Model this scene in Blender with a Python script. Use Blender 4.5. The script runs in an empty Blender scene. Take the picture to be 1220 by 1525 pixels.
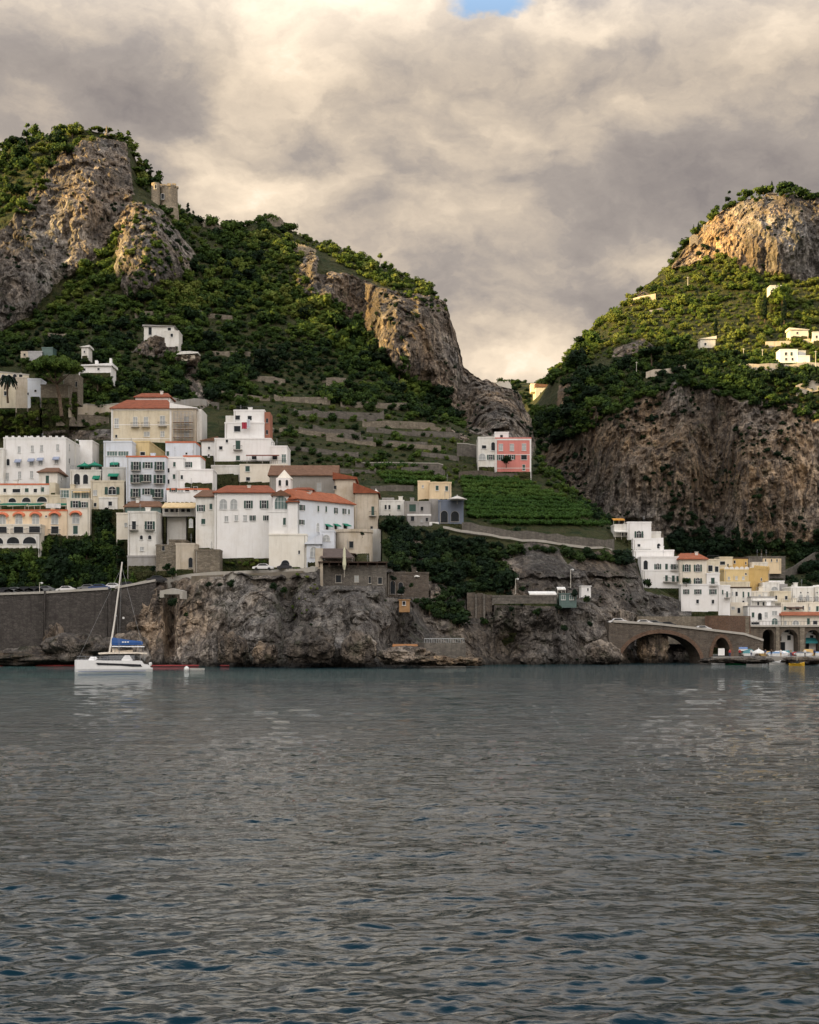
import bpy, math, random
import numpy as np
from mathutils import Vector
R = math.radians
S = bpy.context.scene
COL = S.collection
# ------------------------------------------------------------------ camera, sky, sun, exposure
FPX, HC, HZ, CX = 2100.0, 7.0, 942.0, 610.0      # focal length in photo pixels, eye height, horizon row, middle column
cd = bpy.data.cameras.new('camera'); cam = bpy.data.objects.new('camera', cd); COL.objects.link(cam)
cam.location = (0, 0, HC); cam.rotation_euler = (R(90), 0, 0)
cd.sensor_fit = 'VERTICAL'; cd.sensor_height = 36.0; cd.sensor_width = 36.0; cd.lens = FPX / 1525 * 36
cd.shift_y = (HZ - 762.5) / 1525; cd.clip_start = 1; cd.clip_end = 30000
S.camera = cam
SUN_EL, SUN_AZ = 14.0, 17.0      # SUN_AZ: degrees the sun stands towards the viewer from due left
d = Vector((-math.cos(R(SUN_EL)) * math.cos(R(SUN_AZ)), -math.cos(R(SUN_EL)) * math.sin(R(SUN_AZ)), math.sin(R(SUN_EL))))
sl = bpy.data.lights.new('sun', 'SUN'); sl.energy = 5.0; sl.angle = R(0.6); sl.color = (1.0, 0.68, 0.25)
so = bpy.data.objects.new('sun', sl); COL.objects.link(so); so.rotation_euler = d.to_track_quat('Z', 'Y').to_euler(); so.location = (0, 0, 400)
S.view_settings.view_transform = 'Standard'; S.view_settings.look = 'None'; S.view_settings.exposure = 1.28; S.view_settings.gamma = 1.0
S.cycles.max_bounces = 4; S.cycles.diffuse_bounces = 2; S.cycles.glossy_bounces = 2; S.cycles.transmission_bounces = 2
S.cycles.transparent_max_bounces = 4; S.cycles.caustics_reflective = False; S.cycles.caustics_refractive = False

class NT:
    def __init__(s, tree): s.t = tree; s.n = tree.nodes; s.l = tree.links
    def node(s, typ, **k):
        n = s.n.new(typ)
        ins = k.pop('ins', {})
        for a, v in k.items(): setattr(n, a, v)
        for a, v in ins.items(): s.put(n.inputs[a], v)
        return n
    def put(s, sock, v):
        if isinstance(v, bpy.types.NodeSocket): s.l.new(v, sock)
        elif isinstance(v, bpy.types.Node): s.l.new(v.outputs[0], sock)
        else: sock.default_value = v
    def math(s, op, a, b=0.0, c=0.0, clamp=False):
        n = s.n.new('ShaderNodeMath'); n.operation = op; n.use_clamp = clamp
        s.put(n.inputs[0], a); s.put(n.inputs[1], b); s.put(n.inputs[2], c); return n.outputs[0]
    def vm(s, op, a, b=(0, 0, 0), sc=None):
        n = s.n.new('ShaderNodeVectorMath'); n.operation = op; s.put(n.inputs[0], a); s.put(n.inputs[1], b)
        if sc is not None: s.put(n.inputs['Scale'], sc)
        return n.outputs['Value'] if op in ('DISTANCE', 'DOT_PRODUCT', 'LENGTH') else n.outputs[0]
    def noise(s, vec, scale, detail=4, rough=0.55, dist=0.0, col=False):
        n = s.n.new('ShaderNodeTexNoise'); s.put(n.inputs['Vector'], vec); n.inputs['Scale'].default_value = scale
        n.inputs['Detail'].default_value = detail; n.inputs['Roughness'].default_value = rough; n.inputs['Distortion'].default_value = dist
        return n.outputs['Color'] if col else n.outputs['Fac']
    def rng(s, v, a, b, c=0.0, d=1.0, smooth=False):
        n = s.n.new('ShaderNodeMapRange'); n.clamp = True
        if smooth: n.interpolation_type = 'SMOOTHSTEP'
        s.put(n.inputs[0], v)
        for i, x in enumerate((a, b, c, d)): n.inputs[i + 1].default_value = x
        return n.outputs[0]
    def mix(s, f, a, b, mode='MIX'):
        n = s.n.new('ShaderNodeMix'); n.data_type = 'RGBA'; n.blend_type = mode
        s.put(n.inputs[0], f); s.put(n.inputs[6], a if not isinstance(a, tuple) else (*a[:3], 1)); s.put(n.inputs[7], b if not isinstance(b, tuple) else (*b[:3], 1))
        return n.outputs[2]
    def ramp(s, f, pts):
        n = s.n.new('ShaderNodeValToRGB'); s.put(n.inputs[0], f); e = n.color_ramp.elements
        while len(e) < len(pts): e.new(0.5)
        for el, (p, c) in zip(e, pts): el.position = p; el.color = (*c, 1)
        return n.outputs[0]

def build_world():
    w = bpy.data.worlds.new('World'); S.world = w; w.use_nodes = True
    t = NT(w.node_tree); t.n.clear()
    sky = t.node('ShaderNodeTexSky', sky_type='NISHITA', sun_disc=False, sun_elevation=R(SUN_EL), sun_rotation=R(270 - SUN_AZ))
    clear = t.vm('SCALE', sky.outputs[0], sc=0.12)
    D = t.node('ShaderNodeTexCoord').outputs['Generated']
    D = t.vm('NORMALIZE', D)
    sep = t.node('ShaderNodeSeparateXYZ', ins={0: D})
    flat = t.vm('MULTIPLY', D, (1.0, 1.0, 1.7))
    warp = t.vm('SCALE', t.vm('SUBTRACT', t.noise(flat, 7.0, 6, 0.6, col=True), (0.5, 0.5, 0.5)), sc=0.10)
    W = t.vm('ADD', D, warp)
    n1 = t.noise(t.vm('ADD', flat, (3.1, 0.7, 5.3)), 3.2, 9, 0.5, 0.2)
    n2 = t.noise(t.vm('ADD', t.vm('ADD', flat, t.vm('SCALE', warp, sc=1.2)), (1.4, 8.7, 2.2)), 9.0, 8, 0.55, 0.15)
    f = t.math('ADD', t.math('MULTIPLY', t.math('SUBTRACT', n1, 0.5), 1.4), 0.455)
    f = t.math('ADD', f, t.math('MULTIPLY', t.math('SUBTRACT', n2, 0.5), 0.95))
    def pdir(px, py): return Vector(((px - CX) / FPX, 1, (HZ - py) / FPX)).normalized()
    def blob(px, py, rx, ry, amp, f):
        c = pdir(px, py); v = t.vm('SUBTRACT', W, tuple(c))
        v = t.vm('MULTIPLY', v, (FPX / rx, FPX / rx, FPX / ry)); l = t.vm('LENGTH', v)
        g = t.rng(l, 0.0, 1.0, 1.0, 0.0, True)
        return t.math('ADD', f, t.math('MULTIPLY', g, amp))
    for b in [(390, 290, 190, 90, .42), (700, 200, 260, 120, .14), (780, 520, 260, 70, .27), (850, 20, 150, 60, .26), (600, 30, 130, 60, .06), (1190, 70, 120, 90, .34),
              (230, 150, 170, 65, -.20), (790, 425, 260, 60, -.20), (480, 235, 110, 50, -.2), (960, 300, 200, 100, -.06), (1180, 215, 120, 60, -.10),
              (40, 110, 130, 70, -.04), (560, 160, 170, 90, .1), (180, 30, 200, 60, .08), (560, 330, 190, 110, .10), (470, 140, 180, 90, .14)]:
        f = blob(*b, f)
    f = t.math('ADD', f, t.math('MULTIPLY', t.math('SUBTRACT', t.noise(t.vm('ADD', flat, t.vm('SCALE', warp, sc=1.5)), 26.0, 7, 0.6, .2), .5), .34))
    cloud = t.ramp(f, [(0.0, (.135, .120, .120)), (.32, (.245, .214, .192)), (.52, (.395, .330, .262)), (.75, (.59, .485, .368)), (1.0, (.80, .71, .59))])
    hole = t.rng(t.vm('LENGTH', t.vm('MULTIPLY', t.vm('SUBTRACT', W, tuple(pdir(735, 2))), (FPX / 66, FPX / 66, FPX / 26))), .45, 1.0, 1.0, 0.0, True)
    skyc = t.mix(hole, cloud, t.mix(.4, clear, (.22, .30, .40)))
    # unseen sky behind and above the view, brightened to light the walls and water
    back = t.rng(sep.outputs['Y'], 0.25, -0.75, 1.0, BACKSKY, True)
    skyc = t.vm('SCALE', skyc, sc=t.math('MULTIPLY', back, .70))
    skyc = t.vm('SCALE', skyc, sc=t.rng(sep.outputs['Z'], 0.36, 0.52, 1.0, 2.8, True))
    skyc = t.vm('MULTIPLY', skyc, t.mix(t.rng(sep.outputs['Z'], .36, .5), (1, 1, 1), (.90, .98, 1.10)))
    skyc = t.mix(t.math('MULTIPLY', t.rng(sep.outputs['Z'], 0.52, 0.86, 0.0, 1.0, True), t.rng(sep.outputs['Y'], -.3, .1)), skyc, (.060, .125, .200))
    cool = t.mix(t.rng(sep.outputs['Y'], 0.25, -0.5, 0.0, 1.0), (1, 1, 1), (.97, 1.0, 1.06))
    skyc = t.vm('MULTIPLY', skyc, cool)
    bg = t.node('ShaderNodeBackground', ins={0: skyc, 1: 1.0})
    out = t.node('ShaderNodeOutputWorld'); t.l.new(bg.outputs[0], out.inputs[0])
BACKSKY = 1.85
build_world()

# ------------------------------------------------------------------ projection between the photo's grid and the place
def P(px, py, Y): return Vector(((px - CX) / FPX * Y, Y, HC + (HZ - py) / FPX * Y))
def pyz(z, Y): return HZ - (z - HC) / Y * FPX
def zpy(py, Y): return HC + (HZ - py) / FPX * Y

# ------------------------------------------------------------------ noise
def _h(ix, iy, iz, seed=0):
    n = (ix * 374761393 + iy * 668265263 + iz * 2147483647 + seed * 974634777) & 0xFFFFFFFF
    n = ((n ^ (n >> 13)) * 1274126177) & 0xFFFFFFFF
    n = ((n ^ (n >> 15)) * 2246822519) & 0xFFFFFFFF
    return ((n ^ (n >> 16)) & 0xFFFFFF) / 16777215.0
def vnoise(p, seed=0):
    f = np.floor(p).astype(np.int64); t = p - f; t = t * t * t * (t * (t * 6 - 15) + 10)
    x, y, z = f[..., 0], f[..., 1], f[..., 2]; r = 0
    for dx in (0, 1):
        wx = t[..., 0] if dx else 1 - t[..., 0]
        for dy in (0, 1):
            wy = t[..., 1] if dy else 1 - t[..., 1]
            for dz in (0, 1):
                wz = t[..., 2] if dz else 1 - t[..., 2]
                r = r + wx * wy * wz * _h(x + dx, y + dy, z + dz, seed)
    return r * 2 - 1
def fbm(p, oct=4, seed=0, ridged=False):
    a, s, r = 1.0, 0.0, 0
    for o in range(oct):
        n = vnoise(p * (2.03 ** o) + o * 7.31, seed + o)
        r = r + a * ((1 - 2 * np.abs(n)) if ridged else n); s += a; a *= 0.5
    return r / s
def worley(p, seed=0):
    f = np.floor(p).astype(np.int64); best = np.full(p.shape[:-1], 9.0); second = best.copy()
    for dx in (-1, 0, 1):
        for dy in (-1, 0, 1):
            for dz in (-1, 0, 1):
                c = f + np.array([dx, dy, dz]); x, y, z = c[..., 0], c[..., 1], c[..., 2]
                q = c + np.stack([_h(x, y, z, seed), _h(x, y, z, seed + 1), _h(x, y, z, seed + 2)], -1)
                dd = np.sqrt(((q - p) ** 2).sum(-1))
                second = np.minimum(second, np.maximum(best, dd)); best = np.minimum(best, dd)
    return best, second

# ------------------------------------------------------------------ object helpers
def tag(o, label=None, cat=None, group=None, kind=None):
    if label: o['label'] = label
    if cat: o['category'] = cat
    if group: o['group'] = group
    if kind: o['kind'] = kind
    return o
def empty(name, loc, label, cat, group=None):
    o = bpy.data.objects.new(name, None); COL.objects.link(o); o.location = loc; o.empty_display_size = 0.5
    o['_w'] = list(loc); return tag(o, label, cat, group)
def nm_mesh(name, verts, tris, mats, attrs={}, smooth=False):
    me = bpy.data.meshes.new(name); nv, nf = len(verts), len(tris); k = tris.shape[1]
    me.vertices.add(nv); me.vertices.foreach_set('co', np.ascontiguousarray(verts, np.float32).ravel())
    me.loops.add(nf * k); me.loops.foreach_set('vertex_index', np.ascontiguousarray(tris, np.int32).ravel())
    me.polygons.add(nf); me.polygons.foreach_set('loop_start', np.arange(0, nf * k, k, dtype=np.int32))
    me.polygons.foreach_set('use_smooth', np.full(nf, smooth))
    for m in mats: me.materials.append(m)
    for an, av in attrs.items():
        a = me.attributes.new(an, 'FLOAT', 'POINT'); a.data.foreach_set('value', np.ascontiguousarray(av, np.float32).ravel())
    me.update(calc_edges=True); me.validate(); return me
class MB:
    """collects faces in world space; build() links them as one object"""
    def __init__(s): s.v = []; s.f = []; s.sm = False
    def add(s, vs, fs):
        n = len(s.v); s.v += [tuple(v) for v in vs]; s.f += [[i + n for i in f] for f in fs]; return s
    def hexa(s, b, t):      # b, t: four corner points bottom and top, anticlockwise from above
        return s.add(list(b) + list(t), [[3, 2, 1, 0], [4, 5, 6, 7], [0, 1, 5, 4], [1, 2, 6, 5], [2, 3, 7, 6], [3, 0, 4, 7]])
    def box(s, x0, x1, y0, y1, z0, z1):
        return s.hexa([(x0, y0, z0), (x1, y0, z0), (x1, y1, z0), (x0, y1, z0)], [(x0, y0, z1), (x1, y0, z1), (x1, y1, z1), (x0, y1, z1)])
    def prism(s, front, off):   # front: polygon as 3-D points, off: extrusion vector
        n = len(front); b = [Vector(p) + Vector(off) for p in front]
        return s.add(list(front) + b, [list(range(n)), list(range(2 * n - 1, n - 1, -1))] + [[i, n + i, n + (i + 1) % n, (i + 1) % n] for i in range(n)])
    def tube(s, pts, r, k=6, r2=None):
        pts = [Vector(p) for p in pts]; n = len(pts); base = len(s.v); rings = []
        for i, p in enumerate(pts):
            a = (pts[min(i + 1, n - 1)] - pts[max(i - 1, 0)]).normalized()
            u = a.cross(Vector((0, 0, 1)));  u = Vector((1, 0, 0)) if u.length < 1e-3 else u.normalized(); w = a.cross(u)
            rr = r if r2 is None else r + (r2 - r) * i / (n - 1)
            rings.append([p + (u * math.cos(6.2832 * j / k) + w * math.sin(6.2832 * j / k)) * rr for j in range(k)])
        vs = [q for rg in rings for q in rg]; fs = []
        for i in range(n - 1):
            for j in range(k): fs.append([i * k + j, i * k + (j + 1) % k, (i + 1) * k + (j + 1) % k, (i + 1) * k + j])
        fs += [list(range(k))[::-1], [(n - 1) * k + j for j in range(k)]]
        return s.add(vs, fs)
    def lathe(s, c, prof, k=12, ax=1.0, ay=1.0):       # prof: (r, z) from bottom to top
        c = Vector(c); vs = []; fs = []
        for r, z in prof: vs += [c + Vector((math.cos(6.2832 * j / k) * r * ax, math.sin(6.2832 * j / k) * r * ay, z)) for j in range(k)]
        for i in range(len(prof) - 1):
            for j in range(k): fs.append([i * k + j, i * k + (j + 1) % k, (i + 1) * k + (j + 1) % k, (i + 1) * k + j])
        fs += [list(range(k))[::-1], [(len(prof) - 1) * k + j for j in range(k)]]
        return s.add(vs, fs)
    def build(s, name, mat, parent=None, origin=None):
        o_ = Vector(parent['_w']) if parent is not None else Vector(origin if origin is not None else ((min(v[0] for v in s.v) + max(v[0] for v in s.v)) / 2, (min(v[1] for v in s.v) + max(v[1] for v in s.v)) / 2, min(v[2] for v in s.v)))
        me = bpy.data.meshes.new(name); me.from_pydata([tuple(Vector(v) - o_) for v in s.v], [], s.f); me.materials.append(mat); me.update()
        if s.sm:
            me.polygons.foreach_set('use_smooth', [True] * len(me.polygons))
        o = bpy.data.objects.new(name, me); COL.objects.link(o); o['_w'] = list(o_)
        if parent is not None: o.parent = parent
        else: o.location = o_
        return o

# ------------------------------------------------------------------ materials
MATS = {}
def newmat(name, rough=0.85):
    m = bpy.data.materials.new(name); m.use_nodes = True; t = NT(m.node_tree); t.n.clear()
    b = t.node('ShaderNodeBsdfPrincipled'); b.inputs['Roughness'].default_value = rough
    o = t.node('ShaderNodeOutputMaterial'); t.l.new(b.outputs[0], o.inputs[0])
    if rough > .7: b.inputs['Specular IOR Level'].default_value = 0.2
    return m, t, b
def POS(t): return t.node('ShaderNodeNewGeometry').outputs['Position']
def setbump(t, b, h, strength, dist):
    n = t.node('ShaderNodeBump'); n.inputs['Strength'].default_value = strength; n.inputs['Distance'].default_value = dist
    t.put(n.inputs['Height'], h); t.l.new(n.outputs[0], b.inputs['Normal'])
def plaster(name, rgb, dirt=.35):
    if name in MATS: return MATS[name]
    m, t, b = newmat(name, .9); p = POS(t)
    n = t.noise(p, .35, 5, .6); st = t.noise(t.vm('MULTIPLY', p, (1.6, 1.6, .16)), 1.0, 5, .65); sp = t.noise(p, 2.6, 4, .6)
    c2 = tuple(x * y for x, y in zip(rgb, (.72, .66, .56)))
    c = t.mix(t.math('MULTIPLY', t.rng(n, .42, .72), dirt), rgb, c2)
    c = t.mix(t.math('MULTIPLY', t.rng(st, .5, .8), dirt * 1.1), c, tuple(x * y for x, y in zip(rgb, (.5, .47, .43))))
    c = t.mix(t.math('MULTIPLY', t.rng(sp, .52, .75), dirt * .45), c, tuple(x * .62 for x in rgb))
    t.put(b.inputs['Base Color'], c); setbump(t, b, sp, .3, .06); MATS[name] = m; return m
def flatmat(name, rgb, rough=.6, metal=0.0, var=.15):
    if name in MATS: return MATS[name]
    m, t, b = newmat(name, rough); n = t.noise(POS(t), 1.5, 4, .6)
    t.put(b.inputs['Base Color'], t.mix(t.rng(n, .35, .7), tuple(x * (1 - var) for x in rgb), tuple(min(1, x * (1 + var)) for x in rgb)))
    b.inputs['Metallic'].default_value = metal; MATS[name] = m; return m
def tilemat(name, rgb):
    m, t, b = newmat(name, .85); p = POS(t)
    w = t.node('ShaderNodeTexWave', wave_type='BANDS', bands_direction='X', ins={'Vector': p, 'Scale': 1.1, 'Distortion': 1.5, 'Detail': 2.0}).outputs['Fac']
    n = t.noise(p, .9, 6, .65); n2 = t.noise(p, 5.0, 3, .6)
    c = t.mix(t.rng(n, .35, .68), tuple(x * .55 for x in rgb), rgb); c = t.mix(t.math('MULTIPLY', t.rng(n2, .5, .75), .5), c, tuple(min(1, x * 1.4 + .04) for x in rgb))
    c = t.mix(t.math('MULTIPLY', w, .35), c, tuple(x * .6 for x in rgb))
    t.put(b.inputs['Base Color'], c); setbump(t, b, w, .5, .1); MATS[name] = m; return m
def stonemat(name, c1, c2, scale=1.0, mortar=(.12, .11, .1)):
    m, t, b = newmat(name, .92); p = POS(t)
    v = t.node('ShaderNodeTexVoronoi', feature='DISTANCE_TO_EDGE', ins={'Vector': t.vm('MULTIPLY', p, (1.0, 1.0, 1.9)), 'Scale': 1.3 * scale}).outputs['Distance']
    vc = t.node('ShaderNodeTexVoronoi', ins={'Vector': t.vm('MULTIPLY', p, (1.0, 1.0, 1.9)), 'Scale': 1.3 * scale}).outputs['Color']
    n = t.noise(p, .3, 6, .65); st = t.noise(t.vm('MULTIPLY', p, (1.2, 1.2, .12)), 1.0, 4, .6)
    c = t.mix(t.rng(n, .35, .68), c1, c2); c = t.mix(.35, c, t.mix(t.node('ShaderNodeSeparateXYZ', ins={0: vc}).outputs[0], tuple(x * .5 for x in c1), tuple(x * 1.35 for x in c2)))
    c = t.mix(t.math('MULTIPLY', t.rng(st, .48, .75), .55), c, tuple(x * .4 for x in c1))
    c = t.mix(t.rng(v, .0, .09, .75, 0.0), c, mortar)
    t.put(b.inputs['Base Color'], c); setbump(t, b, t.rng(v, 0, .12), .6, .12); MATS[name] = m; return m
WHITE = plaster('white_plaster', (.82, .815, .80), .26)
WHITE2 = plaster('old_white_plaster', (.74, .73, .69), .55)
BLUEW = plaster('bluish_white_plaster', (.67, .71, .77), .35)
CREAM = plaster('cream_plaster', (.76, .71, .61), .35)
BEIGE = plaster('beige_plaster', (.66, .60, .47), .6)
ORANGE = plaster('apricot_plaster', (.76, .62, .45), .5)
YELLOW = plaster('yellow_plaster', (.66, .52, .28), .5)
PINK = plaster('pink_plaster', (.64, .24, .21), .25)
GREYP = plaster('grey_plaster', (.34, .33, .32), .6)
LGREY = plaster('light_grey_plaster', (.56, .56, .54), .4)
BLUEG = plaster('blue_grey_plaster', (.17, .20, .26), .4)
TAN = plaster('tan_weathered_plaster', (.56, .50, .41), .8)
BRICKR = plaster('brick_red_plaster', (.36, .16, .11), .5)
ROOFR = tilemat('red_roof_tile', (.33, .105, .055)); ROOFB = tilemat('brown_roof_tile', (.22, .12, .075)); ROOFO = tilemat('orange_roof_tile', (.42, .14, .07))
STONE = stonemat('grey_stone', (.11, .10, .088), (.185, .17, .145)); DSTONE = stonemat('dark_stone', (.060, .054, .050), (.095, .086, .078), 1.0, (.035, .032, .03))
TSTONE = stonemat('tan_stone', (.17, .145, .11), (.27, .235, .18)); BSTONE = stonemat('brown_stone', (.085, .070, .057), (.15, .125, .10))
BRICK = stonemat('red_brown_brick', (.13, .075, .05), (.19, .12, .08), 2.0)
TOWERST = stonemat('warm_tower_stone', (.30, .25, .18), (.42, .35, .26))
CAPST = plaster('pale_coping', (.42, .40, .36), .4)
GREEN = flatmat('green_shutter', (.020, .065, .050), .5); DARK = flatmat('dark_glass', (.020, .024, .028), .72, 0, .3); PALE = flatmat('curtained_glass', (.36, .38, .38), .3)
TEAL = flatmat('teal_glass', (.09, .15, .14), .3); AWG = flatmat('green_awning', (.02, .20, .13), .8); AWB = flatmat('blue_striped_awning', (.28, .32, .42), .8)
AWC = flatmat('cream_awning', (.66, .50, .28), .8); AWO = flatmat('orange_awning', (.62, .30, .06), .8); RAIL = flatmat('dark_rail', (.05, .05, .055), .5, .3)
FRAMEW = flatmat('white_frame', (.70, .70, .68), .6); TRIMR = flatmat('terracotta_trim', (.55, .17, .09), .8); BROWNW = flatmat('dark_brown_wood', (.06, .04, .03), .8)
WOOD = flatmat('wood', (.32, .19, .09), .8); CONC = plaster('concrete', (.30, .29, .27), .6); METAL = flatmat('grey_metal', (.35, .36, .37), .4, .6)
CANVAS = flatmat('white_canvas', (.78, .77, .73), .8); BLACKM = flatmat('black_rubber', (.02, .02, .02), .7)
BARK = flatmat('bark', (.09, .065, .045), .95, 0, .4); LIGHTP = flatmat('pale_pole', (.55, .52, .45), .6)
ASPH = flatmat('asphalt', (.055, .053, .05), .95)

def leafmat(name, stops):
    m, t, b = newmat(name, .75)
    a = t.node('ShaderNodeAttribute', attribute_name='tint').outputs['Fac']; r = t.node('ShaderNodeObjectInfo').outputs['Random']
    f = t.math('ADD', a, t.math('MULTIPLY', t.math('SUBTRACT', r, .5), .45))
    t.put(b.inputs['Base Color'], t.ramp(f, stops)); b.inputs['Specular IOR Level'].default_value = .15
    b.inputs['Subsurface Weight'].default_value = 0; MATS[name] = m; return m
LEAF = leafmat('foliage', [(0.0, (.005, .014, .005)), (.3, (.012, .030, .007)), (.6, (.052, .090, .015)), (.85, (.095, .135, .022)), (1.0, (.13, .155, .032))])
LEAFD = leafmat('dark_foliage', [(0.0, (.005, .014, .007)), (.5, (.011, .026, .008)), (1.0, (.035, .060, .014))])
LEAFV = leafmat('vine_foliage', [(0.0, (.016, .042, .008)), (.5, (.034, .078, .012)), (1.0, (.070, .115, .020))])

def rockmat():
    m, t, b = newmat('hillside_rock_and_soil', .95); p = POS(t)
    at = lambda n: t.node('ShaderNodeAttribute', attribute_name=n).outputs['Fac']
    rock, warm, pale = at('rock'), at('warm'), at('pale')
    pv = t.vm('MULTIPLY', p, (1, 1, .30)); nb = t.noise(p, .05, 6, .62); nm = t.noise(pv, .26, 8, .7, .3); nf = t.noise(pv, 1.3, 5, .65)
    st = t.noise(t.vm('MULTIPLY', p, (.55, .55, .09)), 1.0, 6, .66, .6)
    grey = t.mix(t.rng(nm, .35, .66), (.048, .045, .043), (.29, .27, .245))
    ochre = t.mix(t.rng(nm, .35, .66), (.075, .050, .034), (.34, .235, .135))
    wf = t.math('ADD', warm, t.math('MULTIPLY', t.math('SUBTRACT', nb, .5), 2.2), clamp=True)
    c = t.mix(wf, grey, ochre)
    big = t.noise(t.vm('MULTIPLY', p, (1, 1, .45)), .028, 5, .6)
    c = t.vm('SCALE', c, sc=t.rng(big, .38, .62, .55, 1.45))
    c = t.mix(t.math('MULTIPLY', t.rng(st, .47, .60), .8), c, (.045, .040, .038))
    c = t.mix(t.math('MULTIPLY', t.rng(nf, .55, .75), .4), c, (.38, .34, .28))
    cell = t.node('ShaderNodeTexVoronoi', feature='DISTANCE_TO_EDGE', ins={'Vector': t.vm('ADD', t.vm('MULTIPLY', p, (1, 1, .36)), t.vm('SCALE', t.noise(p, .5, 3, .6, col=True), sc=3.0)), 'Scale': .42}).outputs['Distance']
    c = t.mix(t.rng(cell, 0, .055, .55, 0), c, (.03, .028, .026))
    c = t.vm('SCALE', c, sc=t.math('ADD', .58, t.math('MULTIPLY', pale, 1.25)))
    g = t.mix(t.rng(nm, .36, .64), (.024, .044, .012), (.080, .078, .030)); ng = t.noise(t.vm('MULTIPLY', p, (.6, .6, 2.2)), .35, 7, .75)
    g = t.mix(t.rng(ng, .45, .62), g, (.058, .058, .026)); g = t.mix(t.rng(ng, .5, .36, 0, .8), g, (.010, .022, .007)); g = t.mix(t.rng(nf, .60, .74), g, (.12, .095, .06))
    mk = t.rng(t.math('ADD', rock, t.math('MULTIPLY', t.math('SUBTRACT', nm, .5), .9)), .42, .58)
    moss = t.math('MULTIPLY', t.rng(t.noise(p, .16, 6, .7), .56, .64), .55)
    c = t.mix(moss, c, (.026, .036, .014))
    wet = t.rng(t.node('ShaderNodeSeparateXYZ', ins={0: p}).outputs[2], .4, 2.2, .85, 0)
    c = t.mix(wet, c, (.018, .017, .015))
    t.put(b.inputs['Base Color'], t.mix(mk, g, c))
    h = t.math('ADD', t.math('ADD', t.math('MULTIPLY', nm, 2.2), nf), t.math('MULTIPLY', t.rng(cell, 0, .12), .5)); h = t.math('ADD', h, t.math('MULTIPLY', st, 1.3))
    setbump(t, b, h, .9, 1.1); return m
ROCK = rockmat()
# ------------------------------------------------------------------ measured facades: zoom windows of the survey (origin x, y, factor)
Z1, Z2, Z3, Z4, Z8 = (0, 560, 4.067), (150, 560, 4.067), (380, 640, 4.067), (540, 620, 4.067), (840, 740, 3.21)
ZC, ZF, Z0, ZT, ZM, ZK, ZR, ZL = (900, 740, 6.78), (1040, 800, 6.78), (0, 720, 8.714), (0, 160, 3.486), (250, 300, 4.067), (480, 340, 3.389), (780, 250, 2.773), (0, 460, 3.8125)
Z5, Z6, Z7 = (0, 820, 4.067), (280, 800, 4.067), (560, 800, 4.067)
def zz(Z, x, y): return Z[0] + x / Z[2], Z[1] + y / Z[2]
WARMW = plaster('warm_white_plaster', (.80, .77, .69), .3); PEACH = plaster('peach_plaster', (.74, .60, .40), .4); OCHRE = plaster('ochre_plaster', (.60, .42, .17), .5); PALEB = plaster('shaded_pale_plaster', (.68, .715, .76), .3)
# each house: name, label, category, zoom, volumes (xL, xR, yTop, yBottom, Y, depth, material, options), windows (volume, x, y, w, h, kind)
H = []
def house(*a, **k): H.append((a, k))
house('palazzo', 'large weathered beige villa with shallow red roof and scaffolding on its right bay', 'villa', Z2,
  [(65, 430, 196, 400, 372, 16, BEIGE, dict(roof=('hip', 56, ROOFR), band=(WHITE, 12))), (430, 575, 194, 400, 371.6, 12, TAN, dict(roof=('lean', 30, 2, WHITE))), (575, 612, 200, 400, 374, 10, WHITE2, {}), (210, 420, 128, 170, 384, 7, WHITE, dict(roof=('hip', 26, ROOFR)))],
  [(0, 97, 285, 24, 55, 'l'), (0, 210, 278, 24, 58, 'lb'), (0, 275, 278, 24, 58, 'lb'), (0, 375, 272, 28, 60, 'lb'), (1, 520, 270, 26, 45, 'l'), (0, 95, 365, 12, 18, 'p'), (0, 280, 352, 32, 26, 'l'), (0, 375, 352, 22, 32, 'l'), (1, 520, 352, 28, 32, 'l')])
house('long_hotel', 'long white hotel with crenellated parapet and small blue awnings', 'hotel', Z1,
  [(22, 400, 380, 650, 352, 15, WHITE, dict(crenel=1)), (480, 560, 397, 540, 368, 8, WHITE, {}), (-90, 22, 445, 650, 350, 10, WHITE2, {})],
  [(0, x, y, 15, 36, 'l') for x, y in ((117, 445), (197, 440), (253, 437), (350, 432))] + [(0, x, y, 22, 40, 'lu') for x, y in ((112, 528), (192, 522), (247, 518), (343, 512))] +
  [(0, x, y, 17, 42, 'l') for x, y in ((45, 608), (120, 600), (193, 597))] + [(0, 50, 522, 18, 40, 'pa'), ('0R', 421, 432, 12, 34, 'l'), ('0R', 419, 515, 12, 30, 'p'), (2, -10, 520, 20, 40, 'l')])
house('small_house', 'little white house with brown tiled roof in front of the long white hotel', 'house', Z1,
  [(235, 348, 582, 660, 343, 9, WHITE2, dict(roof=('hip', 28, ROOFB)))], [(0, 288, 628, 20, 50, 'c'), ('0R', 372, 625, 8, 20, 'p')])
house('terraced_house', 'low white house with red trimmed terrace above three shallow cream arches', 'house', Z1,
  [(-90, 300, 660, 728, 341, 6, WHITE2, dict(trim=TRIMR)), (-90, 400, 728, 785, 337, 6, BEIGE, {}), (300, 336, 645, 705, 339, 4, BEIGE, {})],
  [(0, 30, 693, 16, 22, 'p'), (0, 100, 695, 46, 22, 'p'), (0, 163, 692, 22, 24, 'c'), (0, 258, 688, 20, 28, 'c'), (0, 215, 694, 20, 22, 'p'), (1, 75, 752, 46, 26, 'pa'), (1, 160, 750, 52, 28, 'pa'), (1, 255, 747, 60, 32, 'pa'), (1, -20, 752, 46, 26, 'pa')])
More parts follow.
